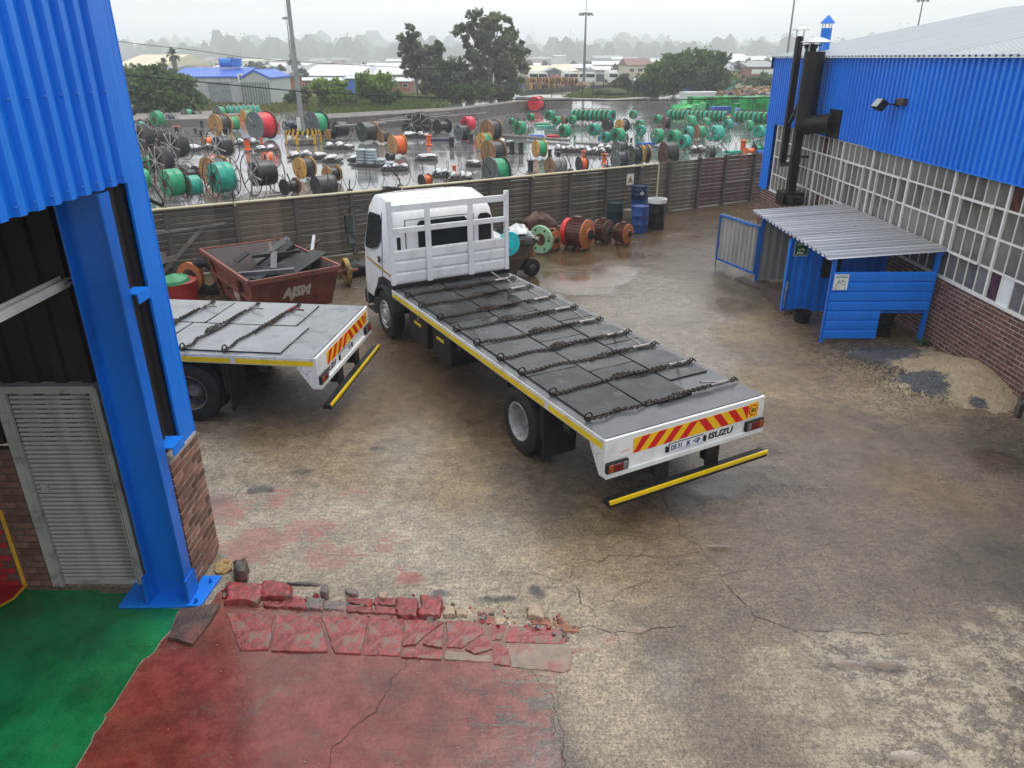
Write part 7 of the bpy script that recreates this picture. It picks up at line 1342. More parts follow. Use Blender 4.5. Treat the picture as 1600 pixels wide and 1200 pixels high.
def cont(name, p0, p1, h_px, dep, mat, label, cat, roofm=None):
    a, b_ = G(*p0), G(*p1); d = b_-a; L = d.length; ang = atan2(d.y, d.x); h = h_px*dist((a+b_)/2)/CAM_F; t = empty(name, a, ang, label, cat); mb = MB()
    corr(mb, (0, 0, .1), (1, 0, 0), (0, 0, 1), (0, -1, 0), L, h-.1, .3, .05); corr(mb, (0, dep, .1), (0, -1, 0), (0, 0, 1), (-1, 0, 0), dep, h-.1, .3, .05); corr(mb, (L, 0, .1), (0, 1, 0), (0, 0, 1), (1, 0, 0), dep, h-.1, .3, .05); mb.build('wall', mat, t)
    mb = MB(); mb.box((-.05, -.05, h-.02), (L+.05, dep, h+.06)); mb.box((-.05, -.07, 0), (L+.05, .1, .12)); mb.build('roof', roofm or mat, t)
    mb = MB()
    for x in (0, L): mb.box((x-.06, -.08, .12), (x+.06, 0, h-.03))
    mb.build('corner_post', mat, t); return t
cont('box_trailer', (1074, 158), (1124, 157), 12, 2.4, pbr('trailer_white', (.62, .62, .60), .45, var=.06), 'long white box trailer parked behind the green crates', 'trailer', WHITE); cont('site_container', (1081, 146), (1106, 145), 14, 2.4, cab('cont_blue', (.05, .22, .50)), 'blue container with white roof at the end of the yard', 'container', WHITE); cont('site_container', (1107, 144), (1129, 143), 13, 2.4, cab('cont_sky', (.09, .33, .58)), 'sky blue container between the blue and turquoise ones', 'container', WHITE); cont('site_container', (1129.5, 143), (1147, 142), 15, 2.4, cab('cont_teal', (.10, .38, .34)), 'turquoise container closest to the massed wooden drums', 'container')
def massed(x0, x1, y0, y1, n, dpx, cols, label, group, seed):
    rr = random.Random(seed)
    for i in range(n):
        px = x0+(x1-x0)*(i+.5)/n+rr.uniform(-2, 2); py = y0+(y1-y0)*rr.random(); c = rr.choice(cols); drum(px, py, dpx*rr.uniform(.8, 1.15), rr.uniform(20, 60), c, rr.choice(['black', 'black', 'steel', 'grey']), label, w=.6, group=group)
massed(1126, 1208, 156, 161, 26, 15, ['woodd', 'wood', 'woodd', 'rust', 'steel'], 'wooden drum in the crowded front rows beside the white trailer', 'crowded drums by the trailer', 3); massed(1150, 1212, 149, 154, 20, 14, ['woodd', 'wood', 'wood'], 'wooden drum in the crowded rear rows beside the turquoise container', 'crowded drums behind', 4); massed(822, 918, 139.5, 141, 26, 11, ['wood', 'woody', 'woodd'], 'small yellow drum stored in the lower tier behind the far wall', 'far tier of drums', 5)
def massed2(x0, x1, y, n, dpx, label, group, seed, lift):
    rr = random.Random(seed)
    for i in range(n): drum(x0+(x1-x0)*(i+.5)/n, y, dpx, rr.uniform(20, 60), rr.choice(['wood', 'woody', 'woodd']), 'black', label, group=group, lift=lift)
massed2(820, 900, 140.5, 16, 10, 'small yellow drum stored in the upper tier behind the far wall', 'far upper tier of drums', 6, 1.0)
# far boundary wall, wire fence on the grass
a, b_, c_ = G(815, 150), G(905, 140.5), G(970, 138.5)
mb = MB(); strip(mb, [(a.x, a.y), (b_.x, b_.y), (c_.x, c_.y)], -.1, .75, .2); tag(mb.build('far_wall', pbr('far_wall', (.06, .055, .052), .8)), 'low dark wall in front of the far timber drums', 'wall')
fw = empty('wire_fence', G(900, 152), 0, 'thin wire mesh fence across the far grass', 'fence'); O2 = G(900, 152); mb = MB(); L0 = [G(862+i*16, 152-.35*i) for i in range(14)]
for p in L0: mb.cyl(p-O2, p-O2+Vector((0, 0, 2.2)), .05, n=6)
mb.build('post', IRON, fw); mb = MB()
for a, b_ in zip(L0[:-1], L0[1:]):
    for z in (.3, .9, 1.5, 2.1): mb.tube([a-O2+Vector((0, 0, z)), b_-O2+Vector((0, 0, z))], .012, 4)
mb.build('wire', WIRE, fw)
def grass_patch(name, poly, mat, h, n, seed):
    """rough grass: many upright blades joined, nobody could count them"""
    rr = random.Random(seed); P2 = [G(*p) for p in poly]; xs_ = [p.x for p in P2]; ys_ = [p.y for p in P2]; pl = [(p.x, p.y) for p in P2]
    pts = np.column_stack([NR.uniform(min(xs_), max(xs_), n*3), NR.uniform(min(ys_), max(ys_), n*3)]); pts = pts[inpoly(pts, pl)][:n]; mb = MB()
    mb.add([(p[0], p[1], .0) for p in pl], [tuple(range(len(pl)))])
    for x, y in pts: a = rr.uniform(0, 6.28); l = h*rr.uniform(.4, 1.2); s = l*.5; mb.add([(x-cos(a)*s, y-sin(a)*s, 0), (x+cos(a)*s, y+sin(a)*s, 0), (x+rr.uniform(-.3, .3)*l, y+rr.uniform(-.3, .3)*l, l)], [(0, 1, 2)])
    return tag(mb.build(name, mat), kind='stuff')
def leafmat(nm, c, k=.45):
    t = NT(nm); g = t.n('ShaderNodeNewGeometry').outputs['Random Per Island']; n = t.noise(.35, 4)
    cc_ = t.mix(t.ramp(g, 0, 1, 0, 1, False), sc3(c, 1-k), sc3(c, 1+k)); cc_ = t.mix(t.ramp(n, .35, .65, 0, .6), cc_, (c[0]*1.25, c[1]*1.2, c[2]*.9)); t.out(cc_, .55, 0, .3); tr_ = t.n('ShaderNodeBsdfTranslucent'); t.l(cc_, tr_.inputs['Color']); ms = t.n('ShaderNodeMixShader'); ms.inputs[0].default_value = .55; t.l(t.b.outputs[0], ms.inputs[1]); t.l(tr_.outputs[0], ms.inputs[2]); t.l(ms.outputs[0], t.t.nodes['Material Output'].inputs['Surface']); return t.mat
GRA = leafmat('rough_grass', (.10, .14, .035)); GRY = leafmat('dry_grass', (.15, .16, .05))
grass_patch('grass', [(880, 152), (905, 153.5), (960, 154.5), (1000, 151.5), (1047, 146.5), (1085, 141), (1060, 139.5), (960, 140), (905, 142)], GRA, .35, 5000, 1); grass_patch('grass', [(300, 180), (420, 176), (520, 170), (620, 162), (720, 156), (800, 153), (800, 147), (600, 150), (430, 157), (300, 166)], GRY, .55, 7000, 2)
grass_patch('grass', [(500, 182), (560, 178), (640, 172), (700, 168), (700, 156), (560, 166), (480, 172)], GRA, .5, 2500, 3)
heapg = G(953, 151); lump('earth_mound', heapg, 2.6, 1.6, 1.1, GRA, 77, 'low grassy earth mound on the far grass', 'mound', amp=.2, n=24)
# ================================================================== TREES
LM = {'gum': leafmat('leaf_gum', (.14, .17, .105)), 'dark': leafmat('leaf_dark', (.090, .145, .056)), 'lime': leafmat('leaf_lime', (.18, .27, .055)), 'mid': leafmat('leaf_mid', (.09, .15, .048)), 'palm': leafmat('leaf_palm', (.06, .075, .04)), 'far': leafmat('leaf_far', (.05, .075, .04)), 'pale': leafmat('leaf_pale', (.10, .12, .06))}
BARK = pbr('bark', (.16, .13, .10), .8, var=.3, bump=.3); BARKP = pbr('bark_pale', (.32, .30, .27), .7, var=.25)
def foliage(cl, n, leaf, seed, spread=.32, elong=1.6, droop=.4):
    rr = np.random.RandomState(seed); V = []; tot = sum(c[3]*c[4]*c[5] for c in cl)**1.0
    for (cx, cy, cz, rx, ry, rz) in cl:
        k = max(20, int(n*(rx*ry*rz)/tot)); nc = max(6, k//34)
        u = rr.normal(size=(nc, 3)); u /= np.linalg.norm(u, axis=1)[:, None]; rad = .45+.62*rr.rand(nc)**.7
        cc_ = u*rad[:, None]*np.array([rx, ry, rz])+np.array([cx, cy, cz]); sz = rr.uniform(.5, 1.3, nc)*spread*min(rx, rz)
        w_ = rr.randint(0, nc, k); p = cc_[w_]+rr.normal(size=(k, 3))*sz[w_][:, None]*np.array([1, 1, .75]); V.append(p)
    P3 = np.concatenate(V); k = len(P3); d = rr.normal(size=(k, 3)); d[:, 2] -= droop; d /= np.linalg.norm(d, axis=1)[:, None]; e = np.cross(d, rr.normal(size=(k, 3))); e /= np.linalg.norm(e, axis=1)[:, None]+1e-9
    s = leaf*rr.uniform(.6, 1.4, k)[:, None]; q = np.stack([P3-d*s*elong*.5, P3+e*s*.5, P3+d*s*elong*.5, P3-e*s*.5], 1).reshape(-1, 3)
    return q, np.arange(4*k).reshape(-1, 4)
def np_mesh(name, v, f, mat):
    me = bpy.data.meshes.new(name); nv, nf = len(v), len(f); me.vertices.add(nv); me.vertices.foreach_set('co', np.asarray(v, np.float32).ravel()); me.loops.add(nf*4); me.loops.foreach_set('vertex_index', np.asarray(f, np.int32).ravel()); me.polygons.add(nf); me.polygons.foreach_set('loop_start', np.arange(0, nf*4, 4, dtype=np.int32)); me.update(calc_edges=True); me.materials.append(mat); return me
def tree(name, px, py, wpx, hpx, lobes, leaf, n, mat, label, seed, bark=None, trunkf=.35, cat='tree', limbs=6, spread=.32, group=None, P_=None):
    """lobes in units of the tree's width and height: (x, y, z, rx, ry, rz)"""
    p = P_ or G(px, py); k = dist(p)/CAM_F; W, H = wpx*k, hpx*k; t = empty(name, p, 0, label, cat, group); cl = [(x*W, y*W, z*H, rx*W, ry*W, rz*H) for x, y, z, rx, ry, rz in lobes]
    q, f = foliage(cl, n, leaf, seed, spread); link('crown', np_mesh('crown', q, f, LM[mat]), t)
    rr = random.Random(seed); mb = MB(); top = H*trunkf; r0 = max(.10, H*.022); mb.tube([(0, 0, -.1), (rr.uniform(-.1, .1), 0, top*.5), (rr.uniform(-.2, .2), 0, top)], [r0*1.2, r0, r0*.8], 8)
    for c in cl[:limbs]:
        a = Vector((0, 0, top*rr.uniform(.6, .95))); b_ = Vector(c[:3]); m_ = a.lerp(b_, .5)+Vector((rr.uniform(-.3, .3), rr.uniform(-.3, .3), .2)); mb.tube([a, m_, b_, b_+Vector((rr.uniform(-.5, .5)*c[3], rr.uniform(-.5, .5)*c[4], c[5]*.7))], [r0*.55, r0*.4, r0*.22, r0*.06], 6)
    mb.build('trunk', bark or BARK, t, smooth=60); return t
def L_(n, seed, x=(-.35, .35), z=(.35, .85), r=(.16, .26), rz=(.10, .18)):
    rr = random.Random(seed); return [(rr.uniform(*x), rr.uniform(-.25, .25), rr.uniform(*z), rr.uniform(*r), rr.uniform(*r), rr.uniform(*rz)) for _ in range(n)]
tree('gum_tree', 768, 158, 118, 132, [(-.10, 0, .88, .22, .22, .10), (.12, 0, .80, .26, .26, .12), (-.28, .1, .74, .20, .2, .10), (.02, -.1, .66, .25, .25, .12), (.34, 0, .52, .17, .2, .10), (.24, .1, .62, .22, .2, .10), (-.20, 0, .52, .24, .2, .12), (.10, 0, .42, .30, .3, .14), (-.28, 0, .30, .20, .2, .14), (.30, -.1, .34, .20, .2, .12), (.0, 0, .20, .36, .3, .14), (-.34, 0, .12, .2, .2, .10), (.2, 0, .12, .25, .25, .10)], .40, 8000, 'gum', 'tallest dark gum tree at the centre of the skyline', 1, BARKP, .45, spread=.22, limbs=13)
tree('gum_tree', 651, 158, 62, 108, [(0, 0, .90, .22, .22, .09), (-.18, 0, .74, .26, .25, .11), (.2, 0, .70, .26, .25, .11), (-.22, 0, .55, .25, .25, .10), (.25, 0, .52, .24, .25, .10), (0, 0, .62, .25, .25, .12), (-.1, 0, .40, .25, .2, .09), (.2, 0, .36, .2, .2, .08)], .38, 3600, 'gum', 'slim open gum tree standing apart with a bare lower trunk', 2, BARKP, .55, spread=.22)
tree('pointed_tree', 688, 157, 34, 90, [(0, 0, .88, .14, .14, .12), (0, 0, .70, .24, .2, .14), (.05, 0, .50, .32, .3, .14), (-.1, 0, .32, .4, .3, .14), (.1, 0, .16, .45, .3, .12)], .38, 2800, 'mid', 'narrow pointed tree between the two tall gums', 3, spread=.3)
tree('leafy_tree', 706, 158, 54, 70, L_(8, 5, z=(.15, .75)), .40, 3200, 'mid', 'bushy mid green tree growing against the tallest gum', 4); tree('leafy_tree', 668, 159, 40, 58, L_(7, 6, z=(.15, .75)), .40, 1800, 'gum', 'thin dull tree behind the slim gum trunk', 6)
tree('spreading_bush', 252, 182, 128, 76, [(0, 0, .70, .30, .3, .22), (-.30, 0, .62, .22, .25, .25), (.25, 0, .55, .22, .25, .22), (.40, 0, .30, .12, .2, .20), (-.42, 0, .40, .12, .2, .25), (0, -.2, .40, .35, .2, .30), (.2, -.2, .30, .25, .2, .25), (-.25, -.2, .3, .25, .2, .25)], .30, 11000, 'dark', 'wide dark spreading bush beside the blue shed flashing', 7, trunkf=.3, cat='bush', spread=.27)
for i, (px, py, wp, hp, m, nn, lab) in enumerate([(518, 170, 50, 48, 'lime', 3000, 'light yellow green bush just beyond the light pole'), (583, 168, 56, 54, 'lime', 3000, 'light green bush with thin bare branches before the brick wall'), (465, 168, 34, 30, 'dark', 1200, 'small dark bush behind the light pole'), (606, 167, 50, 26, 'mid', 1300, 'low green bush at the foot of the light green one'), (545, 166, 30, 24, 'mid', 800, 'low bush filling the gap between two light bushes'), (740, 160, 70, 30, 'mid', 2000, 'low green scrub under the tallest gum'), (840, 163, 12, 12, 'mid', 300, 'small green plant growing on the dock above the red coil')]):
    tree('bush', px, py, wp, hp, L_(8, 20+i, z=(.25, .75), rz=(.16, .28)), .30, nn, m, lab, 30+i, trunkf=.3, cat='bush', limbs=4)
tree('shade_tree', 1082, 149, 106, 66, [(-.25, 0, .66, .24, .25, .22), (.0, 0, .78, .28, .25, .18), (.25, 0, .70, .24, .25, .20), (.40, 0, .45, .12, .2, .2), (0, -.2, .45, .40, .2, .25), (-.3, -.1, .35, .25, .2, .22), (.25, -.1, .3, .25, .2, .22)], .42, 8500, 'dark', 'broad dark shade tree behind the far grass', 41, trunkf=.3); tree('shade_tree', 1020, 150, 60, 56, L_(9, 43, z=(.25, .75), rz=(.16, .26)), .40, 3600, 'mid', 'round green tree in front of the broad dark one', 42); tree('scrub_tree', 975, 148, 42, 36, L_(7, 44, z=(.3, .75), rz=(.16, .26)), .36, 1300, 'pale', 'pale thin scrub tree beside the cream house', 45); tree('scrub_tree', 1180, 141, 80, 24, L_(9, 46, z=(.3, .75), rz=(.2, .3)), .4, 2000, 'mid', 'low tree line under the yellow fronted shops', 47)
# palms
def palm(px, py, hpx, label, seed):
    p = G(px, py); H = hpx*dist(p)/CAM_F; rr = random.Random(seed); t = empty('palm_tree', p, 0, label, 'palm'); mb = MB(); mb.tube([(0, 0, 0), (.1, 0, H*.4), (0, 0, H*.78)], [.45, .40, .55], 10); mb.build('trunk', BARK, t, smooth=60); mb = MB()
    for k in range(54):
        a = rr.uniform(0, 6.28); el = rr.uniform(-.6, 1.4); d = Vector((cos(a)*cos(el), sin(a)*cos(el), sin(el))); L = H*.22*rr.uniform(.8, 1.1); o = Vector((0, 0, H*.80)); s = Vector((-sin(a), cos(a), 0)); m_ = o+d*L*.6; e = o+d*L+Vector((0, 0, -.25*L)); mb.add([o-s*.05, o+s*.05, m_+s*L*.16, e, m_-s*L*.16], [(0, 1, 2, 4), (4, 2, 3)])
    mb.build('crown', LM['palm'], t); return t
palm(263, 140, 48, 'shorter palm tree behind the spreading bush', 1); palm(279, 140, 62, 'taller palm tree next to the blue roofed shed', 2)
# ================================================================== BUILDINGS BEYOND
def bld(px0, px1, pyb, hw, hr, dep, wallm, roofm, label, ridge='x', wins=0, doors=(), name='industrial_shed', hip=False, rz=0.0, over=.3, gable=None, band=None, winm=None):
    a, b_ = G(px0, pyb), G(px1, pyb); k = dist((a+b_)/2)/CAM_F; W = (b_-a).length; h, r = hw*k, hr*k; t = empty(name, a, rz, label, 'building'); mb = MB()
    mb.box((0, 0, -.2), (W, dep, h)); mb.build('wall', wallm, t); o = over; mb = MB()
    if ridge == 'x':
        m_ = dep/2; i = W*.2 if hip else 0
        v = [(-o, -o, h), (W+o, -o, h), (W+o-i, m_, h+r), (-o+i, m_, h+r), (-o, dep+o, h), (W+o, dep+o, h), (-o, -o, h+.15), (W+o, -o, h+.15), (W+o-i, m_, h+r+.15), (-o+i, m_, h+r+.15), (-o, dep+o, h+.15), (W+o, dep+o, h+.15)]
        mb.add(v, [(6, 7, 8, 9), (9, 8, 11, 10), (0, 1, 7, 6), (0, 6, 9, 10, 4), (1, 5, 11, 8, 7), (0, 4, 5, 1)])
        mb.build('roof', roofm, t)
    else:
        m_ = W/2; v = [(-o, -o, h), (W+o, -o, h), (m_, -o, h+r), (-o, dep, h), (W+o, dep, h), (m_, dep, h+r)]; v += [(x, y, z+.2) for x, y, z in v]
        mb.add(v, [(6, 8, 11, 9), (7, 10, 11, 8), (0, 2, 8, 6), (2, 1, 7, 8), (3, 9, 11, 5), (0, 6, 9, 3), (1, 4, 10, 7)]); mb.build('roof', roofm, t)
        g = MB(); g.add([(0, 0, h), (W, 0, h), (m_, 0, h+r), (0, .2, h), (W, .2, h), (m_, .2, h+r)], [(0, 1, 2), (3, 5, 4)]); g.build('gable', gable or wallm, t)
    for i in range(wins):
        x = W*(i+.5)/wins; ww = W/wins*.32; mb = MB(); mb.box((x-ww, -.06, h*.42), (x+ww, -.02, h*.78)); wo_ = mb.build('window', winm or WHITE, t); mb = MB(); mb.box((x-ww*.85, -.09, h*.46), (x+ww*.85, -.065, h*.74)); mb.build('pane', GLASS, wo_)
    for (f0, f1, hf, m) in doors: mb = MB(); mb.box((W*f0, -.12, 0), (W*f1, -.03, h*hf)); mb.build('door', m, t)
    if band: mb = MB(); mb.box((-.05, -.2, h*band[0]), (W+.05, -.01, h*band[1])); mb.build('fascia', band[2], t)
    return t
c_ = cab
WLW = pbr('shed_white', (.46, .48, .48), .6, var=.1, scale=.3, dirt=(.28, .28, .27), damt=.6, dscale=.5, stretch=(6, 6, .2)); RWH = pbr('roof_white', (.60, .62, .64), .5, var=.06, scale=.1); RGY = pbr('roof_grey', (.22, .235, .25), .5, var=.12, scale=.1); BRK = pbr('brick_far', (.26, .10, .06), .8, var=.15, scale=.5); CRE = pbr('cream_wall', (.55, .50, .36), .7, var=.08, scale=.3); CRR = pbr('cream_roof', (.58, .52, .36), .6, var=.08, scale=.2); RRD = pbr('roof_red', (.17, .07, .06), .7, var=.12, scale=.3); DGY = pbr('dark_grey_wall', (.10, .11, .12), .7, var=.1); BRF = pbr('roof_blue', (.03, .12, .50), .45, var=.08, scale=.3); PNK = pbr('pinkish_wall', (.34, .22, .20), .7, var=.1)
bs = bld(272, 379, 166, 41, 12, 12, WLW, BRF, 'white ribbed shed with blue roof and grey roller door', doors=[(.53, .83, .86, pbr('shutter_grey', (.22, .25, .27), .5))], over=.15)
mb = MB(); corr(mb, (0, -.03, 0), (1, 0, 0), (0, 0, 1), (0, -1, 0), 4.2, 2.5, .35, .06); mb.build('sheet', WLW, bs)
mb = MB(); mb.lathe([(.2, 0), (.55, .1), (.55, 1.6), (.2, 1.7)], 14, axis='X', c=(4.6, 5, 4.9)); mb.box((6.3, 4.6, 4.4), (7.3, 5.5, 5.4)); mb.build('rooftop_unit', pbr('unit_blue', (.02, .17, .55), .4), bs)
p = G(380, 168); bg2 = bld(382, 425, 167, 40, 11, 9, pbr('striped_sheet', (.40, .45, .44), .6, var=.1, stretch=(8, 8, .1)), BRF, 'grey green striped gable end next to the blue roofed shed', ridge='y', over=.1)
mb = MB(); W2 = (G(425, 167)-G(382, 167)).length
for i in range(11): mb.box((W2*(i+.15)/11, -.10, 0), (W2*(i+.5)/11, -.02, 2.75))
mb.build('sheet', pbr('sheet_dark_stripe', (.15, .20, .20), .6), bg2)
for a in [(424, 446, 155, 32, 6, 10, BRK, RGY, 'red brick building with dark windows behind the striped gable', 'x', 3), (468, 492, 146, 18, 3, 8, BRK, RWH, 'low brick wing behind the light pole', 'x', 2), (498, 545, 142, 14, 3, 10, BRK, RWH, 'long low brick building behind the light green bush', 'x', 4), (598, 640, 143, 14, 4, 10, BRK, RWH, 'brick building glimpsed between bush and slim gum', 'x', 3), (540, 558, 145, 20, 2, 8, pbr('wall_blue', (.02, .12, .52), .5), RWH, 'bright blue wall panel behind the two light bushes', 'x', 0),
          (470, 556, 129, 9, 15, 40, DGY, RWH, 'wide pale roofed shed beyond the light pole', 'x', 6), (545, 622, 126, 8, 12, 40, DGY, RWH, 'pale roofed shed reaching behind the slim gum', 'x', 6), (408, 446, 124, 10, 8, 30, DGY, RGY, 'grey double gabled shed above the brick building', 'y', 2), (446, 472, 122, 10, 6, 30, DGY, RGY, 'small grey gabled shed beside the thin mast', 'y', 1), (316, 392, 116, 7, 5, 40, PNK, RWH, 'long white roof behind the rooftop blue unit', 'x', 8), (282, 318, 119, 9, 3, 30, PNK, RRD, 'pinkish building between palm and blue roof', 'x', 4),
          (183, 251, 116, 12, 16, 50, CRE, CRR, 'large cream roofed factory above the spreading bush', 'x', 0), (214, 256, 126, 14, 6, 30, DGY, RGY, 'dark grey roof below the cream factory', 'x', 0), (560, 640, 108, 4, 4, 40, DGY, RWH, 'far pale roof line behind the slim gum', 'x', 8), (400, 470, 107, 4, 4, 40, PNK, RWH, 'far pale roof line behind the thin mast', 'x', 8),
          (822, 868, 119, 6, 8, 30, CRE, CRR, 'cream hipped roof beside the tallest gum', 'x', 4, True), (858, 902, 117, 5, 9, 30, CRE, CRR, 'second cream hipped roof beside the lamp mast', 'x', 4, True), (846, 886, 121, 5, 8, 20, DGY, RGY, 'grey gable in front of the cream hipped roofs', 'y', 2), (866, 884, 104, 15, 1, 40, RWH, RWH, 'square white block behind the cream roofs', 'x', 0), (832, 864, 100, 8, 1, 40, PNK, RWH, 'low pinkish block beside the square white one', 'x', 5), (928, 970, 100, 8, 4, 40, RGY, RGY, 'long grey shed beyond the lamp mast', 'x', 0),
          (922, 990, 107, 5, 5, 40, WLW, RWH, 'long white roofed shed right of the lamp mast'.replace('right of', 'beyond'), 'x', 8), (930, 960, 116, 6, 4, 30, WLW, RWH, 'small white shed above the dark container', 'x', 4), (885, 928, 112, 5, 5, 30, WLW, RWH, 'white shed behind the parked white trucks', 'x', 5), (980, 1020, 120, 16, 10, 20, CRE, RRD, 'cream house with dark red roof', 'x', 3), (1118, 1184, 106, 8, 12, 60, WLW, RWH, 'large pale factory roof behind the shops', 'x', 0), (1176, 1212, 100, 6, 5, 60, WLW, RWH, 'white factory at the workshop edge', 'x', 6),
          (1132, 1168, 126, 14, 9, 20, CRE, RGY, 'grey roofed shop with a yellow fascia', 'x', 4), (1168, 1216, 127, 20, 8, 20, BRK, RGY, 'brick shop with white windows and maroon band', 'x', 0), (652, 720, 104, 4, 4, 40, DGY, RWH, 'far pale roofs seen between the gum trunks', 'x', 6), (1000, 1100, 98, 3, 3, 40, DGY, RWH, 'farthest low pale roofs above the shade trees', 'x', 8)]:
    hip = a[11] if len(a) > 11 else False
    kw = {}
    if 'yellow fascia' in a[8]: kw['band'] = (.35, .75, pbr('fascia_yellow', (.55, .34, .05), .5))
    if 'maroon' in a[8]: kw['band'] = (.2, .42, pbr('fascia_maroon', (.20, .04, .06), .5))
    t = bld(a[0], a[1], a[2], a[3], a[4], a[5], a[6], a[7], a[8], a[9], a[10], hip=hip, **kw)
    if 'maroon' in a[8]:
        W3 = (G(1216, 127)-G(1168, 127)).length; h3 = 20*dist(G(1190, 127))/CAM_F; mb = MB(); mb.box((W3*.10, -.1, h3*.52), (W3*.46, -.02, h3*.86)); mb.build('window', WHITE, t); mb = MB(); mb.box((W3*.50, -.1, h3*.52), (W3*.88, -.02, h3*.86)); mb.build('window', WHITE, t)
rr = random.Random(17)
for i in range(70):   # the far town: small roofs scattered up to the wooded ridge
    px = rr.uniform(190, 1210); pyb = rr.choice([96, 97, 98.5, 100, 102, 105, 110, 114]); wdt = rr.uniform(8, 28)
    if 620 < px < 820 and pyb > 104: continue
    bld(px, px+wdt, pyb, rr.uniform(4, 7), rr.uniform(1.5, 3.5), 25, rr.choice([CRE, PNK, WLW, WLW, DGY]), rr.choice([RWH, RWH, RGY, RRD, CRR]), 'small pale roofed building in the far hazy town', over=.2, name='far_building').__setitem__('group', 'far town buildings')
# trucks, containers and red boxes behind the far wall
def farbox(px0, px1, pyb, hpx, dep, mat, label, cat, name): return cont(name, (px0, pyb), (px1, pyb), hpx, dep, mat, label, cat)
CRD = c_('cont_red', (.55, .03, .04)); CDK = c_('cont_dark', (.05, .06, .075))
farbox(822, 831, 128, 8, 3, CRD, 'red container behind the far drums, nearer the tallest gum', 'container', 'cargo_container'); farbox(862, 878, 128, 8, 3, CRD, 'wider red container behind the far drums', 'container', 'cargo_container'); farbox(932, 953, 127, 10, 3, CDK, 'dark grey cargo box behind the far wall', 'container', 'cargo_container'); farbox(806, 815.5, 146, 14, 3, c_('cont_steel_blue', (.05, .14, .32)), 'steel blue container at the foot of the tallest gum', 'container', 'cargo_container')
for i, (px, lab) in enumerate([(848, 'white truck cab behind the far drums beside the wide red container'), (888, 'white box truck behind the far drums'), (896, 'white truck cab under the lamp mast'), (912, 'white truck cab just past the lamp mast'), (922, 'white truck cab next to the dark cargo box'), (958, 'white van past the dark cargo box'), (834, 'white van between the two red containers')]):
    p = G(px, 131); t = empty('parked_truck', p, 0, lab, 'truck'); mb = MB(); mb.prism([(-1.1, .3), (1.1, .3), (1.1, 1.3), (.95, 2.3), (-.95, 2.3), (-1.1, 1.3)], 0, 2.2, 0, RX); mb.build('cab', WHITE, t, (0, 2, 0), bevel=.06); mb = MB(); mb.box((-.9, -.24, 1.35), (.9, -.2, 2.0)); mb.build('windscreen', GLASS, t); mb = MB(); mb.box((-1.2, 2.2, .8), (1.2, 7, 2.7 if i in (1, 5, 6) else 1.1)); mb.build('body', WHITE, t); mb = MB()
    for x in (-1.0, 1.0): mb.cyl((x-.12, .9, .45), (x+.12, .9, .45), .45); mb.cyl((x-.12, 5.5, .45), (x+.12, 5.5, .45), .45)
    mb.build('wheel', RUB, t)
# ================================================================== POLES, MASTS, CABLES, SIGNS
def mast(px, pyb, pyt, r, label, head=True, P_=None, name='lamp_mast'):
    p = P_ or G(px, pyb); H = (pyb-pyt)*dist(p)/CAM_F*1.0; t = empty(name, p, 0, label, 'mast'); mb = MB(); mb.tube([(0, 0, 0), (0, 0, H)], [r, r*.45], 8); mb.build('pole', pbr('mast_grey', (.12, .13, .135), .5), t)
    if head:
        mb = MB(); mb.lathe([(r*1.2, H-.1), (r*4.2, H-.05), (r*4.2, H+.12), (.05, H+.25)], 12); 
        for k in range(6): a = k*pi/3; mb.box((cos(a)*r*4-.22, sin(a)*r*4-.22, H-.35), (cos(a)*r*4+.22, sin(a)*r*4+.22, H-.08))
        mb.cyl((0, 0, H), (0, 0, H+3.2), .05); mb.build('lamp_ring', pbr('mast_head', (.20, .21, .22), .5), t)
    return t
mast(912, 133, 33, .32, 'tall lamp mast with a round head above the far drums'); mast(459, 128, 38, .22, 'thin distant mast beside the grey light pole'); mast(1224, 130, -30, .28, 'tall mast rising behind the thin black flue', False); mast(1418, 125, 14, .30, 'distant lamp mast peeping over the workshop roof')
for i, (px, top_) in enumerate([(252, 66), (403, 84), (702, 60), (890, 50), (1290 if False else 372, 76)]): mast(px, 98, top_, .35, ['hazy mast above the cream factory', 'hazy thin mast above the white roofs', 'hazy mast behind the pointed tree', 'hazy mast near the tall lamp mast', 'hazy short mast on the wooded ridge'][i], False)
def wire(name, pts, Y, r, label):
    W3 = [atY(x, y, Yv) for (x, y), Yv in zip(pts, Y)]; mb = MB(); mb.tube(W3, r, 5); return tag(mb.build(name, IRON), label, 'cable')
wire('power_cable', [(150, 112), (195, 117), (385, 135), (470, 143), (640, 151), (760, 154.5), (900, 157.3), (1060, 156), (1215, 152)], [46]*9, .035, 'thick black cable strung across the yard in front of the trees'); wire('power_cable', [(140, 60), (180, 64.5), (300, 78), (385, 90), (470, 97), (640, 106), (760, 110)], [70]*7, .025, 'thin cable high above the spreading bush')
p = G(382, 166); t = empty('notice_board', p, 0, 'white two panel board on a thin red post by the striped gable', 'sign'); H = 46*dist(p)/CAM_F; mb = MB(); mb.cyl((0, 0, 0), (0, 0, H), .06, n=8); mb.build('post', c_('post_red', (.25, .05, .04)), t); mb = MB(); mb.box((-.32, -.08, H-.9), (.32, -.02, H+.12)); mb.build('board', WHITE, t); mb = MB(); mb.lathe([(.10, -.09), (.001, -.095)], 10, axis='Y', c=(0, 0, H-.15)); mb.build('dot', SB, t); mb = MB(); mb.lathe([(.10, -.09), (.001, -.095)], 10, axis='Y', c=(0, 0, H-.6)); mb.build('dot', SB, t)
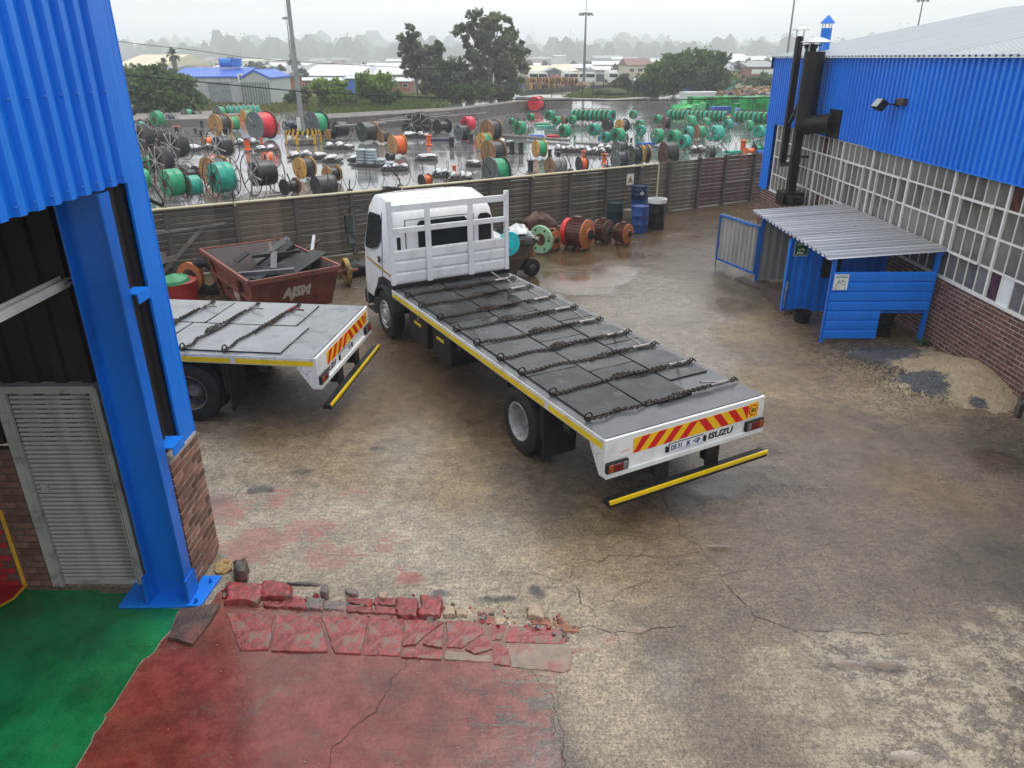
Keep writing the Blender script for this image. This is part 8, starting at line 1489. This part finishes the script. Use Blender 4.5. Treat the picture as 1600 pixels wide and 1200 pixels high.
p = G(1053, 148); t = empty('notice_board', p, 0, 'small white board on a post before the broad dark tree', 'sign'); H = 36*dist(p)/CAM_F; mb = MB(); mb.cyl((0, 0, 0), (0, 0, H), .06, n=8); mb.build('post', IRON, t); mb = MB(); mb.box((-.35, -.08, H-1.0), (.35, -.02, H)); mb.build('board', WHITE, t)
p = G(990, 152); t = empty('lamp_post', p, 0, 'short post with a white globe on the far grass', 'lamp'); mb = MB(); mb.cyl((0, 0, 0), (0, 0, 2.2), .06, n=8); mb.beam((0, 0, 1.6), (.8, 0, 0), .05, .05); mb.build('post', IRON, t); mb = MB(); mb.lathe([(.001, -.22), (.16, -.15), (.22, 0), (.16, .15), (.001, .22)], 12, c=(0, 0, 2.4)); mb.build('globe', WHITE, t, smooth=60)
p = G(1056, 149); t = empty('red_barrier', p, 0, 'red frame barrier at the edge of the far grass', 'barrier'); mb = MB()
for z in (.3, .7, 1.1): mb.beam((-.9, 0, z), (.9, 0, z), .08, .12)
for x in (-.9, 0, .9): mb.beam((x, 0, 0), (x, 0, 1.15), .08, .08)
mb.build('frame', c_('barrier_red', (.45, .07, .04)), t)
# ================================================================== WOODED RIDGE, one far mass, and haze
def far_wood(name, y0, y1, x0, x1, n, hlo, hhi, leaf, per, seed, bumps=()):
    rr = random.Random(seed); Q = []; F_ = []; off = 0
    for i in range(n):
        y = rr.uniform(y0, y1); x = rr.uniform(x0, x1)*y/y1; h = rr.uniform(hlo, hhi)*(1.5 if rr.random() < .12 else 1)
        for bx_, bw_, bh_ in bumps:
            h += bh_*math.exp(-((x/y-bx_)/bw_)**2)*rr.uniform(.5, 1)
        w_ = h*rr.uniform(.45, .9); q, f = foliage([(x, y, h*.55, w_*.5, w_*.5, h*.45), (x+w_*.3, y, h*.45, w_*.35, w_*.35, h*.3), (x-w_*.3, y, h*.4, w_*.35, w_*.35, h*.3)], per, leaf, rr.randint(0, 99999), .38); Q.append(q); F_.append(f+off); off += len(q)
        for cx, cz, rx, rz in ((x, h*.52, w_*.46, h*.42), (x+w_*.3, h*.42, w_*.33, h*.28), (x-w_*.3, h*.38, w_*.33, h*.28), (x, h*.2, w_*.25, h*.25)):
            ph = rr.uniform(0, 6.28); vv = []
            for a_ in range(7):
                for b_ in range(9): el = -pi/2+pi*a_/6; az = 2*pi*b_/9; kk = 1+.16*sin(3*az+ph+el*2)+.1*sin(5*el+ph); vv.append((cx+rx*cos(el)*cos(az)*kk, y+rx*cos(el)*sin(az)*kk, cz+rz*sin(el)*kk))
            ff = np.array([(a_*9+b_, a_*9+(b_+1) % 9, (a_+1)*9+(b_+1) % 9, (a_+1)*9+b_) for a_ in range(6) for b_ in range(9)]); Q.append(np.array(vv)); F_.append(ff+off); off += len(vv)
    o = link(name, np_mesh(name, np.concatenate(Q), np.concatenate(F_), LM['far'])); return tag(o, kind='stuff')
far_wood('distant_wood', 1050, 1600, -1180, 880, 420, 17, 26, 1.9, 150, 5, [(-.33, .05, 14), (-.22, .10, 8), (-.08, .05, 4), (.17, .06, 6)]); far_wood('ridge_wood', 1750, 2300, -1750, 1350, 380, 30, 42, 2.8, 110, 6, [(-.25, .2, 10)]); far_wood('town_trees', 190, 480, -230, 190, 42, 3, 5.0, .7, 160, 7)
mb = MB(); pts = []; n = 60
for i in range(n+1): x = -2600+5200*i/n; pts.append((x, 30+16*math.exp(-((x+620)/560)**2)+4*sin(x*.004)))
v = [(x, 2330, -1) for x, z in pts]+[(x, 2500, z-6) for x, z in pts]+[(x, 3400, z) for x, z in pts]; m_ = n+1; mb.add(v, [(i, i+1, m_+i+1, m_+i) for i in range(n)]+[(m_+i, m_+i+1, 2*m_+i+1, 2*m_+i) for i in range(n)]); tag(mb.build('hills', LM['far'], smooth=60), kind='structure')
mb = MB(); mb.box((-2600, -60, -1.2), (2600, 4600, 72)); hm = bpy.data.materials.new('haze'); hm.use_nodes = True; hn = hm.node_tree; hn.nodes.remove(hn.nodes['Principled BSDF']); pv = hn.nodes.new('ShaderNodeVolumePrincipled'); pv.inputs['Density'].default_value = 0.00085; pv.inputs['Color'].default_value = (.93, .96, 1.0, 1); pv.inputs['Anisotropy'].default_value = 0.2; hn.links.new(pv.outputs[0], hn.nodes['Material Output'].inputs['Volume'])
hz_ = mb.build('haze', hm); tag(hz_, kind='stuff'); hz_.display_type = 'WIRE'
